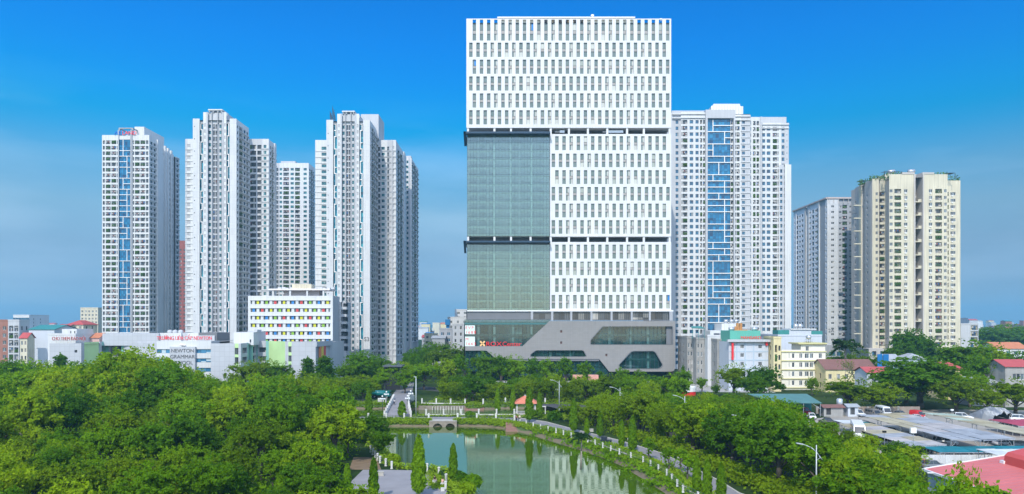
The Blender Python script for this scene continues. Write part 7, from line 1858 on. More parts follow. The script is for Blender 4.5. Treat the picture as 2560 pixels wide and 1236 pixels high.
# ================================================================ street lamps
LAMPM = mat('lamp_grey', (.50, .53, .56), .45, .06, 1.0, metal=.2)
def street_lamp(x, y, h, label, arm=2.3, grp='curved arm street lamps', rz=0.0):
    t_ = thing('street_lamp', label, 'street lamp', (x, y, 0), rz, grp)
    o = MB(); o.tube((0, 0, 0), (0, 0, h), .11, .06, 10); o.tube((0, 0, 0), (0, 0, .9), .17, .15, 10); o.build('pole', LAMPM, t_, True, local=True)
    o = MB(); o.path([(.75, 0, h - 1.9), (.35, 0, h - 1.35), (0, 0, h - .9), (-.6, 0, h - .35), (-1.3, 0, h - .05), (-arm + .6, 0, h + .12)], .045, 6); o.path([(.1, 0, h - 1.9), (.45, 0, h - 1.6), (.55, 0, h - 1.55)], .03, 5); o.build('arm', LAMPM, t_, True, local=True)
    o = MB(); M = Matrix.Translation((-arm + .25, 0, h + .17)) @ Matrix.Rotation(R(10), 4, 'Y')
    o.box(-.42, .42, -.15, .15, -.05, .06, 0, M); o.box(-.38, .3, -.11, .11, -.075, -.051, 1, M); o.build('lamp_head', [LAMPM, mat('lamp_lens', (.75, .77, .74), .3)], t_, local=True)
    return t_
for x, yt, D, lb in ((1868, 1041, 117, 'curved-arm street lamp beside the trees before the parking yard'), (2041, 1113, 90, 'nearest curved-arm street lamp, in front of the parking canopies'), (1712, 991, 150, 'street lamp between path trees and the low hotel trees'), (1550, 970, 171, 'street lamp rising from the trees right of the gazebo'), (1398, 952, 196, 'farthest curved-arm street lamp, behind the gazebo trees')):
    street_lamp(fx(x, D), D, CH - (yt - HZ) * D / F, lb, 2.35)
def plain_lamp(x, yt, D, label, r=.09, arms=((-1, .9),), grp='plain lamp posts'):
    h = CH - (yt - HZ) * D / F
    t_ = thing('lamp_post', label, 'lamp post', (fx(x, D), D, 0), 0, grp)
    o = MB(); o.tube((0, 0, 0), (0, 0, h), r * 1.3, r, 9); o.build('pole', LAMPM, t_, True, local=True)
    for sg, ln in arms:
        o = MB(); o.tube((0, 0, h - .1), (sg * ln, 0, h + .15), .05, n=6); o.box(sg * ln - .35, sg * ln + .35, -.14, .14, h + .1, h + .22); o.build('lamp_head', LAMPM, t_, local=True)
    return t_
plain_lamp(1865, 928, 222, 'slim lamp post before the dark tree beside the hotel')
plain_lamp(1087, 880, 330, 'double-armed street lamp among the trees left of the office tower', .1, ((-1, 2.8), (1, 2.8)))
plain_lamp(712, 951, 215, 'small lamp post sticking out of the left wood below the school')
plain_lamp(117, 916, 235, 'thin lamp post in the left wood below the silver wing')
plain_lamp(1722, 928, 262, 'slim lamp post by the dark truck')
plain_lamp(1040, 944, 186, 'tall white lamp post beside the hump bridge', .1, ((-1, .25),))
GLOBE = mat('white_globe', (.82, .82, .80), .35)
def globe_lamp(x, y, yt, label):
    h = CH - (yt - HZ) * y / F
    t_ = thing('globe_lamp', label, 'street lamp', (x, y, 0), 0, 'globe lamps on the hump bridge')
    o = MB(); o.tube((0, 0, 0), (0, 0, h), .09, .06, 8); [o.tube((0, 0, h - .9), (.5 * math.cos(a), .5 * math.sin(a), h - .75), .03, n=5) for a in (0, 1.57, 3.14, 4.71)]; o.build('pole', RAIL, t_, True, local=True)
    for a, r_, dz in ((0, .5, -.5), (1.57, .5, -.5), (3.14, .5, -.5), (4.71, .5, -.5), (0, 0, .2)):
        o = MB(); o.lathe([(.02, -.25), (.18, -.18), (.25, 0), (.18, .18), (.02, .25)], r_ * math.cos(a), r_ * math.sin(a), 10); o.v = [(v[0], v[1], v[2] + h + dz) for v in o.v]; o.build('lamp_globe', GLOBE, t_, True, local=True)
for x, D, yt, lb in ((966, 206, 982, 'globe lamp left of the hump bridge crown'), (956, 198, 993, 'globe lamp left of the hump bridge ramp'), (1027, 204, 980, 'globe lamp right of the hump bridge crown'), (1019, 196, 992, 'globe lamp right of the hump bridge ramp')): globe_lamp(fx(x, D), D, yt, lb)

# ================================================================ vehicles
TYRE = mat('tyre', (.02, .02, .02), .9); RIM = mat('wheel_rim', (.45, .46, .48), .4, metal=.6); CARG = glass('car_glass', [(0, (.02, .025, .03)), (.5, (.03, .035, .04)), (.9, (.05, .06, .07))], .05, .7)
LIGHTW = mat('headlight_lens', (.75, .76, .78), .2); LIGHTR = mat('tail_light', (.45, .02, .02), .3)
def paint(name, c): return mat('paint_' + name, c, .28, .03, .5, spec=.6)
def wheel(parent, x, y, r, w_):
    o = MB(); o.tube((x - w_/2, y, r), (x + w_/2, y, r), r, n=14); t_ = o.build('wheel', TYRE, parent, local=True)
    o = MB(); s_ = 1 if x > 0 else -1; o.tube((x + s_ * (w_/2 - .02), y, r), (x + s_ * (w_/2 + .015), y, r), r * .62, n=12); o.build('rim', RIM, t_, local=True)
def loft(b, st, m=0):
    """st: (y, half width, z low, z shoulder, z top, top half width)."""
    rings = []
    for y, w_, zl, zs, zt_, tw in st:
        rings.append([(-w_*.9, y, zl), (-w_, y, (zl+zs)/2), (-w_*.98, y, zs), (-tw, y, zt_), (tw, y, zt_), (w_*.98, y, zs), (w_, y, (zl+zs)/2), (w_*.9, y, zl)])
    k = len(b.v); n = 8
    for r in rings: b.v.extend(r)
    for a in range(len(rings) - 1):
        for i in range(n):
            j = (i + 1) % n; b.f.append((k+a*n+i, k+(a+1)*n+i, k+(a+1)*n+j, k+a*n+j)); b.m.append(m)
    b.f.append(tuple(k + i for i in range(n))); b.m.append(m); b.f.append(tuple(k + (len(rings)-1)*n + n-1-i for i in range(n))); b.m.append(m)
def car(label, loc, rz, color, kind='sedan', group=None):
    t_ = thing('parked_car', label, 'car', loc, rz, group)
    Pm = paint(*color)
    o = MB(); tall = kind == 'suv'
    zt_ = 1.0 if tall else .88
    loft(o, [(-2.25, .70, .35, .55, .62, .6), (-2.05, .84, .25, .62, .76, .72), (-1.1, .88, .22, .72, zt_ - .04, .74), (-.6, .89, .22, .75, zt_, .76), (1.3, .89, .22, .78, zt_ + .02, .76), (1.95, .86, .25, .78, zt_ + (.02 if tall else -.02), .72), (2.22, .74, .38, .70, .80, .62)])
    o.build('body', Pm, t_, True, local=True)
    o = MB(); h = 1.68 if tall else 1.42; ye = 2.0 if tall else 1.45
    b0, b1 = [(-.76, -1.0), (.76, -1.0), (.76, ye), (-.76, ye)], [(-.60, -.35), (.60, -.35), (.60, ye - (.25 if tall else .65)), (-.60, ye - (.25 if tall else .65))]
    for i in range(4):
        j = (i + 1) % 4; o.poly([(*b0[i], zt_ - .03), (*b0[j], zt_ - .03), (*b1[j], h), (*b1[i], h)])
    cab = o.build('window', CARG, t_, local=True)
    o = MB(); o.prism([(p[0] * 1.02, p[1]) for p in b1], h - .02, h + .05)
    for i in range(4): o.tube((*b0[i], zt_ - .03), (*b1[i], h), .045, n=5)
    for s_ in (-1, 1): o.tube((s_ * .76, .35, zt_ - .03), (s_ * .6, .35, h), .04, n=5)
    o.build('roof', Pm, t_, local=True)
    for s_ in (-1, 1):
        wheel(t_, s_ * .80, -1.38, .33, .22); wheel(t_, s_ * .80, 1.35, .33, .22)
        o = MB(); o.box(s_ * .58 - .16, s_ * .58 + .16, -2.2, -2.08, .56, .68); o.build('headlight', LIGHTW, t_, local=True)
        o = MB(); o.box(s_ * .60 - .15, s_ * .60 + .15, 2.08, 2.2, .62, .78); o.build('tail_light', LIGHTR, t_, local=True)
    o = MB(); o.box(-.45, .45, -2.28, -2.2, .38, .55); o.build('grille', TYRE, t_, local=True)
    return t_
WH, RD, BK, SV, GY, BL = ('white', (.78, .78, .78)), ('red', (.55, .02, .03)), ('black', (.02, .02, .022)), ('silver', (.50, .51, .53)), ('grey', (.16, .17, .18)), ('blue', (.05, .12, .28))
CG = 'cars in the parking yard'
for x, yb_, rz, c, k, lb in ((2028, 1047, 2.95, WH, 'sedan', 'white car seen from behind at the edge of the green roofed shed'), (2012, 1036, .3, RD, 'suv', 'red car inside the green roofed shed'), (1992, 1053, 1.2, WH, 'sedan', 'white car with tinted roof half behind leaves, front of the shed'), (2000, 1066, 1.5, SV, 'sedan', 'silver car behind the tree tops below the shed'), (1972, 1044, .4, GY, 'suv', 'dark car in the shade of the shed'),
        (2147, 1041, .15, WH, 'suv', 'white car parked facing the camera against the yard wall'), (2072, 1060, 1.3, BK, 'sedan', 'black car left of the small teal canopy'), (2250, 1041, .4, GY, 'sedan', 'dark blue-grey car right of the white van'), (2407, 1049, 1.3, WH, 'suv', 'white car behind the pale green canopy'), (2550, 1054, 1.2, WH, 'suv', 'white car at the right edge behind the red canopy'), (2515, 1071, 1.4, BK, 'sedan', 'dark car under the red canopy'), (2293, 1051, 1.35, SV, 'sedan', 'silver car just behind the grey canopies'),
        (2222, 1114, 1.25, WH, 'suv', 'white car under the striped canopy by the bus'), (2362, 1113, 1.4, WH, 'suv', 'white car under the gap beside the teal canopy'), (2308, 1170, 1.75, ('wine', (.30, .015, .04)), 'sedan', 'dark red car outside the white sheet fence'), (2330, 1172, 1.75, GY, 'sedan', 'grey car behind the dark red one at the sheet fence'), (2300, 1131, 1.45, BK, 'suv', 'black car under the near end of the striped canopy')):
    p = gp(x, yb_); car(lb, p, rz, c, k, CG)
r_ = random.Random(2)
for cx0, ys, tag_ in ((80, (130, 134, 138, 143, 148, 153), 'grey double canopy'), (95.5, (131, 135.5, 140, 145, 150, 156), 'cream canopy')):
    for i, y in enumerate(ys):
        car(f'{("black", "grey", "silver", "blue", "white", "black")[i]} {"suv" if i % 2 else "saloon"} car in deep shade under the {tag_}', (cx0 + 1.5, y, 0), 1.57, (BK, GY, SV, BL, WH, BK)[i], 'suv' if i % 2 else 'sedan', f'cars in shade under the {tag_}')
def van(label, loc, rz, color, Ln, w_, h, name='parked_van', cat='van', windows=True):
    t_ = thing(name, label, cat, loc, rz)
    Pm = paint(*color); y0, y1 = -Ln/2, Ln/2; hw = w_/2
    o = MB(); loft(o, [(y0, hw * .88, .45, h * .42, h * .50, hw * .8), (y0 + .25, hw * .97, .35, h * .45, h * .55, hw * .84), (y0 + .9, hw, .32, h * .6, h * .93, hw * .82), (y0 + 1.4, hw, .32, h * .62, h, hw * .84), (y1 - .3, hw, .32, h * .62, h, hw * .84), (y1, hw * .95, .4, h * .6, h * .95, hw * .8)]); o.build('body', Pm, t_, local=True)
    o = MB(); o.poly([(-hw * .80, y0 + .16, h * .545), (hw * .80, y0 + .16, h * .545), (hw * .74, y0 + .80, h * .91), (-hw * .74, y0 + .80, h * .91)]); o.build('windscreen', CARG, t_, local=True)
    if windows:
        for s_ in (-1, 1):
            o = MB(); n_ = max(2, int(Ln / 1.5))
            for i in range(n_):
                ya, yb2 = y0 + 1.3 + (Ln - 1.7) * i / n_, y0 + 1.3 + (Ln - 1.7) * (i + .88) / n_
                q = [(s_ * (hw * .985), ya, h * .645), (s_ * (hw * .985), yb2, h * .645), (s_ * hw * .90, yb2, h * .88), (s_ * hw * .90, ya, h * .88)]
                o.poly(q if s_ > 0 else q[::-1])
            o.build('side_window', CARG, t_, local=True)
    for s_ in (-1, 1):
        r = .34 if Ln < 7 else .48
        wheel(t_, s_ * (hw - .12), y0 + 1.1, r, .24); wheel(t_, s_ * (hw - .12), y1 - 1.1, r, .24)
        o = MB(); o.box(s_ * hw * .68 - .18, s_ * hw * .68 + .18, y0 - .03, y0 + .12, h * .30, h * .38); o.build('headlight', LIGHTW, t_, local=True)
        o = MB(); o.box(s_ * (hw + .12) - .08, s_ * (hw + .12) + .08, y0 + .35, y0 + .5, h * .58, h * .70); o.build('mirror', TYRE, t_, local=True)
    o = MB(); o.box(-hw * .4, hw * .4, y0 - .05, y0 + .1, h * .16, h * .28); o.build('grille', TYRE, t_, local=True)
    return t_
p = gp(2208, 1042); van('white high-roof van parked beside the brown minivan', p, -.1, WH, 6.2, 2.0, 2.7)
p = gp(2182, 1043); van('grey-brown minivan between white car and white van', p, .1, ('taupe', (.20, .18, .16)), 4.8, 1.8, 2.1)
p = gp(2150, 1104); van('white coach with wide blue-tinted windscreen beside the striped canopy', (p.x + 1.5, p.y + 4, 0), -.38, WH, 10.5, 2.5, 3.3, 'coach', 'bus')
p = gp(2293, 1047); van('small bright red truck cab at the end of the pale green canopy', p, .3, ('signal_red', (.62, .015, .02)), 3.4, 1.8, 2.1, 'red_truck', 'truck', False)
tk = thing('tank_truck', 'dark teal tank truck parked on the park road left of the bridge', 'truck', gp(948, 995), 1.4)
o = MB(); o.tube((0, -2, 1.5), (0, 3.2, 1.5), .95, n=14); o.build('tank', paint('teal', (.01, .16, .16)), tk, True, local=True)
o = MB(); o.box(-1, 1, -3.8, -2.1, .6, 2.3); o.box(-.9, .9, -3.83, -3.79, 1.5, 2.1, 1); o.box(-.9, .9, -3.8, 3.3, .5, .7, 2); o.build('cab', [paint('teal', ()), CARG, TYRE], tk, local=True)
for y in (-2.9, 1.2, 2.4):
    for s_ in (-1, 1): wheel(tk, s_ * .85, y, .45, .28)
p = gp(1738, 950); dt = van('dark covered truck at the street corner beside the podium', p, 1.5, ('smoke', (.09, .085, .08)), 8.5, 2.5, 3.4, 'covered_truck', 'truck', False)
p = gp(1515, 1110); ct = thing('motor_cart', 'dark motor cart standing on the shore path', 'cart', p, 1.3)
o = MB(); o.box(-.6, .6, -1.1, 1.1, .45, .8); o.box(-.55, .55, -.2, .9, .8, 1.5); o.build('body', paint('navy', (.015, .02, .04)), ct, local=True)
for x in (-.55, .55):
    for y in (-.8, .8): wheel(ct, x, y, .3, .16)
p = gp(980, 966); mb = thing('motorbike', 'dark motorbikes parked at the road end beyond the bridge', 'motorbike', (p.x, p.y, 0), .4)
o = MB(); [o.tube((-.05, y, .3), (.05, y, .3), .3, n=12) for y in (-.62, .62)]; o.build('wheel', TYRE, mb, local=True)
o = MB(); o.path([(0, -.6, .3), (0, -.45, .95), (0, 0, .6), (0, .6, .75)], .09, 6); o.box(-.12, .12, 0, .75, .7, .85); o.path([(-.3, -.42, 1.02), (.3, -.42, 1.02)], .03, 5); o.build('body', paint('bike', (.05, .05, .06)), mb, local=True)
mb['label'] = 'dark motorbike parked at the road end beyond the bridge'

# ================================================================ parking canopies, shed, fence
def canopy(label, x0, x1, y0, y1, z0, z1, mats_, name='canopy', posts=4):
    """Sheet roof on steel posts: z0 along the x0 side, z1 along the x1 side, slightly wavy sheets."""
    t_ = thing(name, label, 'canopy', ((x0 + x1) / 2, (y0 + y1) / 2, 0), 0, 'parking canopies')
    n = max(2, int((y1 - y0) / 4)); ms = mats_ if isinstance(mats_, list) else [mats_]
    r = random.Random(int(x0 * 7 + y0))
    o = MB(); kx = max(2, int((x1 - x0) / 3.0))
    for i in range(n):
        ya, yb2 = y0 + (y1 - y0) * i / n, y0 + (y1 - y0) * (i + 1) / n
        for j in range(kx):
            xa_, xb_ = x0 + (x1 - x0) * j / kx, x0 + (x1 - x0) * (j + 1) / kx
            za, zb_ = z0 + (z1 - z0) * j / kx, z0 + (z1 - z0) * (j + 1) / kx
            dz = r.uniform(-.05, .05); m = min(len(ms) - 1, int(i * len(ms) / n)) if r.random() > .12 else r.randrange(len(ms))
            P = [(xa_ + .01, ya + .01, za + dz), (xb_ - .01, ya + .01, zb_ + dz), (xb_ - .01, yb2 + .04, zb_ + dz + .03), (xa_ + .01, yb2 + .04, za + dz + .03)]
            o.poly(P, m); o.poly([(p[0], p[1], p[2] - .06) for p in P][::-1], m)
            for a_ in range(4): b_ = (a_ + 1) % 4; o.poly([(P[a_][0], P[a_][1], P[a_][2] - .06), (P[b_][0], P[b_][1], P[b_][2] - .06), P[b_], P[a_]], m)
    o.build('roof_sheet', ms, t_)
    o = MB()
    for i in range(n + 1):
        y = y0 + (y1 - y0) * i / n; o.tube((x0 + .1, y, z0 - .2), (x1 - .1, y, z1 - .2), .05, n=5)
    o.build('rafter', SILVER, t_)
    for i in range(posts + 1):
        y = y0 + .15 + (y1 - y0 - .3) * i / posts
        for x, z in ((x0 + .3, z0), (x1 - .3, z1)):
            o = MB(); o.tube((x, y, 0), (x, y, z - .2), .06, n=6); sg = 1 if x < (x0 + x1) / 2 else -1; o.tube((x, y, z * .5), (x + sg * 1.0, y, z - .25), .035, n=5); o.build('post', SILVER, t_)
    return t_
SH = lambda n_, c: mat('sheet_' + n_, c, .55, .28, .5, metal=.05, panel=(1.0, 1.0, .85), streak=.15, rnd=.12)
S_G, S_P, S_C, S_T, S_W, S_R, S_M, S_S = SH('grey', (.38, .395, .42)), SH('pinkish', (.48, .44, .42)), SH('sand', (.48, .42, .28)), SH('teal', (.015, .20, .24)), SH('white', (.66, .68, .68)), SH('crimson', (.46, .06, .10)), SH('mint', (.44, .52, .42)), SH('buff', (.44, .37, .22))
canopy('striped grey and pinkish canopy right of the coach', 71, 77.6, 127, 154, 2.25, 2.5, [S_P, S_G, S_C, S_P, S_S])
canopy('wide grey double canopy patched with sand-coloured sheets', 78.4, 84.2, 127.5, 162, 3.4, 3.2, [S_G, S_P, S_C, S_C, S_G])
canopy('second wide grey canopy sloping beside the patched one', 84.6, 90.6, 128, 165, 3.2, 3.4, [S_G, S_P, S_G, S_S])
canopy('long buff canopy that turns mint green at its far end', 94.4, 101.6, 129, 164, 3.6, 3.2, [S_C, S_C, S_S, S_C, S_M])
canopy('teal canopy behind the white sheet fence', 73, 104, 121.8, 127.0, 2.1, 2.3, [S_T], posts=5)
canopy('white canopy in front of the teal one at the right edge', 76.5, 104, 112.4, 117.4, 3.3, 3.6, [S_W], posts=3)
canopy('crimson canopy near the right edge', 107, 118, 150, 160, 2.5, 2.6, [S_R])
canopy('small teal canopy beside the tree tops left of the coach', 72.4, 79.5, 155.5, 160.5, 2.3, 2.2, [S_T, S_W], posts=2)
sh = thing('open_shed', 'open shed with a long dull green sheet roof, cars standing under it', 'shed', (74, 186, 0))
D = 184
xa, xb = fx(1936, D), fx(2055, D)
o = MB(); zf_ = CH - (1008 - HZ) * D / F; zr_ = zf_ + 1.5
P = [(xa, D, zf_), (xb, D, zf_), (xb - .2, D + 9, zr_), (xa - 4, D + 9, zr_)]; o.poly(P); o.poly([(p[0], p[1], p[2] - .1) for p in P][::-1])
for i in range(4): j = (i + 1) % 4; o.poly([(P[i][0], P[i][1], P[i][2] - .1), (P[j][0], P[j][1], P[j][2] - .1), P[j], P[i]])
o.build('roof', mat('dull_green_sheet', (.085, .20, .19), .6, .12, .4, panel=(1.1, 30, .9)), sh)
for x in (xa + .3, fx(1971, D), fx(2010, D), xb - .3):
    o = MB(); o.tube((x, D + .3, 0), (x, D + .3, zf_ - .1), .09, n=7); o.build('post', SILVER, sh)
for x, sg in ((fx(1971, D), 1), (xb - .3, -1)): o = MB(); o.tube((x, D + .3, zf_ * .55), (x + sg * 2.2, D + .3, zf_ - .1), .07, n=6); o.build('brace', SILVER, sh)
o = MB(); o.box(xa - 2, xb, D + 9.0, D + 9.3, 0, zr_ - .2, 0); o.box(fx(2028, D), xb - .2, D + 6, D + 6.2, 0, zf_, 1); o.build('wall', [DARKG, ROOFC['teal']], sh)
# yard edge: low wall, huts, tank, tarpaulin
o = MB(); o.box(fx(2056, 186), fx(2300, 190), 190, 190.3, 0, 1.9, 0); [o.box(fx(2056 + i * 26, 186), fx(2056 + i * 26, 186) + .5, 189.9, 190.0, 0, 2.0, 1) for i in range(9)]
tag(o.build('yard_wall', [mat('patched_wall', (.27, .22, .18), .9, .3, .5), CONC]), 'patched low wall at the back of the parking yard', 'wall')
for x, w_, h, m, lb in ((2060, 5.0, 2.4, 'concrete', 'lean-to hut with rusty roof beside the green roofed shed'), (2120, 2.6, 2.6, 'ice', 'small grey shack against the yard wall')):
    house('yard_hut', lb, fx(x, 184), fx(x, 184) + w_, 184, 187, h, m, 'brown' if x < 2100 else 'grey', [(.6, None), (1.2, ('win', .2, .9, .3, G_DARK)), (w_ - 1.8, None)], gable=.5, side=False, cat='hut', floors=[(.0, h)])
wt = thing('steel_water_tank', 'steel water tank on a stand behind the parked vans', 'water tank', (fx(2099, 187), 187, 0))
o = MB(); o.lathe([(.05, 2.6), (.75, 2.7), (.8, 2.9), (.8, 4.1), (.5, 4.4), (.05, 4.45)], fx(2099, 187), 187, 14); o.build('tank', SILVER, wt, True)
o = MB(); [o.box(fx(2099, 187) + a - .05, fx(2099, 187) + a + .05, 187 + b_ - .05, 187 + b_ + .05, 0, 2.6) for a in (-.6, .6) for b_ in (-.6, .6)]; o.build('stand', STEEL, wt)
for x, lb, m in ((2088, 'white fridge-like box standing in the yard', FRAMEW), (2104, 'white cooler box standing in the yard', FRAMEW)):
    p = gp(x, 1036); o = MB(); o.box(p.x - .5, p.x + .5, p.y, p.y + .8, 0, 1.1, 0); o.box(p.x - .4, p.x + .4, p.y - .02, p.y + .01, .15, .7, 1); tag(o.build('storage_box', [m, PALEG]), lb, 'box')
# tarpaulin heap
g = np.random.default_rng(4); nx, ny = 26, 16; X0, X1, Y0, Y1 = fx(2468, 178), fx(2532, 178), 176, 186
o = MB()
for j in range(ny):
    for i in range(nx):
        u, v = i / (nx - 1), j / (ny - 1)
        z = 2.7 * (math.sin(math.pi * u) ** .45) * (math.sin(math.pi * min(1, v * .8 + .2)) ** .6) * (1 + .13 * math.sin(u * 19) + .10 * math.sin(u * 31 + v * 9)) + g.normal(0, .08)
        o.v.append((X0 + (X1 - X0) * u, Y0 + (Y1 - Y0) * v, max(.02, z)))
for j in range(ny - 1):
    for i in range(nx - 1): o.f.append((j*nx+i, j*nx+i+1, (j+1)*nx+i+1, (j+1)*nx+i)); o.m.append(0 if (j < 6) == (i % 9 < 7) else 1)
tag(o.build('tarpaulin', [mat('white_tarp', (.42, .42, .42), .6, .12, .5), mat('grey_tarp', (.27, .29, .33), .6, .12, .5)]), 'crumpled grey and white tarpaulin over a heap by the right edge', 'tarpaulin')
# white sheet fence
FX0, FX1, FD = fx(2238, 119.6), 104, 119.6
sf = thing('sheet_fence', 'white corrugated sheet fence in front of the parking canopies', 'fence', (FX0, FD, 0))
o = MB(); x = FX0; k = 0
while x < FX1:
    o.poly([(x, FD + (.06 if k % 2 else 0), .05), (x + .22, FD + (0 if k % 2 else .06), .05), (x + .22, FD + (0 if k % 2 else .06), 2.0), (x, FD + (.06 if k % 2 else 0), 2.0)]); x += .22; k += 1
o.build('panel', mat('white_sheet', (.68, .69, .70), .5, .1, .6, panel=(2.6, 4.0, .75), streak=.25), sf)
x = FX0
while x < FX1: o = MB(); o.box(x - .05, x + .05, FD + .1, FD + .2, 0, 2.1); o.build('post', STEEL, sf); x += 2.6
for i, (x, yt, D) in enumerate(((2211, 1082, 133), (2283, 1083, 122), (2380, 1027, 172))):
    h = CH - (yt - HZ) * D / F; t_ = thing('yard_light', ('black box lamp on a thin pole beside the coach', 'white twin box on a pole before the striped canopy', 'small lamp on a pole behind the mint canopy')[i], 'lamp post', (fx(x, D), D, 0), 0, 'yard lights')
    o = MB(); o.tube((0, 0, 0), (0, 0, h), .05, n=6); o.build('pole', SILVER, t_, local=True); o = MB(); o.box(-.3 - .2 * (i == 1), .3 + .2 * (i == 1), -.2, .2, h, h + (.35 if i != 1 else .9)); o.build('lamp_head', TYRE if i == 0 else FRAMEW, t_, local=True)
# ================================================================ pink roofed hall
PINK = mat('pink_sheet_roof', (.58, .165, .16), .55, .12, .25, panel=None, streak=.08); PINKD = mat('coral_red_sheet', (.55, .085, .075), .5, .06, .5)
ph = thing('pink_roof_hall', 'hall with a broad pink sheet roof, raised red ridge vent and white gutters', 'hall', (61, 74, 0))
x0, xm, x1, y0, y1, ze, zr_ = 51.2, 61.5, 72, 58, 88.5, 6.0, 7.7
o = MB()
for s_ in (-1, 1):
    xe = x0 if s_ < 0 else x1; n_ = 30
    for i in range(n_):
        ya, yb2 = y0 + (y1 - y0) * i / n_, y0 + (y1 - y0) * (i + 1) / n_
        P = [(xe, ya, ze), (xm, ya, zr_), (xm, yb2 - .03, zr_ + .0), (xe, yb2 - .03, ze)]; P = P if s_ > 0 else P
        o.poly(P); 
        o.tube((xe, yb2 - .015, ze + .01), (xm, yb2 - .015, zr_ + .01), .03, n=4, cap=False)
o.poly([(x0, y0, ze - .1), (x1, y0, ze - .1), (xm, y0, zr_ - .1)]); o.build('roof', PINK, ph)
o = MB(); o.box(x0 - .2, x0 + .02, y0, y1 + .1, ze - .25, ze + .02); o.build('gutter', FRAMEW, ph)
o = MB(); n_ = 8
for i in range(n_):
    t0, t1 = i / n_, (i + 1) / n_
    for s_ in (-1, 1):
        xe = x0 if s_ < 0 else x1; a = xe + (xm - xe) * t0; c = xe + (xm - xe) * t1; za, zc = ze + (zr_ - ze) * t0, ze + (zr_ - ze) * t1
        o.poly([(a, y1, za - .3), (c, y1, zc - .3), (c, y1 + .12, zc - .3), (a, y1 + .12, za - .3)]); o.poly([(a, y1 - .15, za + .07), (c, y1 - .15, zc + .07), (c, y1 + .12, zc + .07), (a, y1 + .12, za + .07)]); o.poly([(a, y1 - .15, za), (c, y1 - .15, zc), (c, y1 - .15, zc + .07), (a, y1 - .15, za + .07)])
o.build('verge', FRAMEW, ph)
o = MB(); o.box(x0 + .3, x1 - .3, y0 + .3, y1 - .3, 0, ze - .15); o.poly([(x1 - .3, y1 - .29, ze - .2), (x0 + .3, y1 - .29, ze - .2), (xm, y1 - .29, zr_ - .1)]); o.build('wall', mat('pale_blue_sheet_wall', (.50, .56, .62), .6, .08, .5, panel=(1.0, 30, .9)), ph)
for i in range(7): o = MB(); o.box(x0 - .9, x0 - .02, y0 + 3 + i * 4.2, y0 + 3.12 + i * 4.2, ze - .1, ze); o.build('gutter_bracket', FRAMEW, ph)
o = MB(); prof = [(-2.6, -.5), (-2.5, .55), (-2.1, .95), (0, 1.45), (2.1, .95), (2.5, .55), (2.6, -.5)]
ya, yb2 = y0 + 4, y1 - 3.2
for i in range(6): a, c = prof[i], prof[i + 1]; o.poly([(xm + a[0], ya, zr_ + a[1]), (xm + a[0], yb2, zr_ + a[1]), (xm + c[0], yb2, zr_ + c[1]), (xm + c[0], ya, zr_ + c[1])])
for y in (ya, yb2): o.poly([(xm + p_[0], y, zr_ + p_[1]) for p_ in prof])
o.build('ridge_vent', PINKD, ph); o = MB(); o.box(xm - 2.75, xm - 2.3, yb2 - .2, yb2 + .5, zr_ - .5, zr_ - .1); o.build('vent_flashing', FRAMEW, ph)

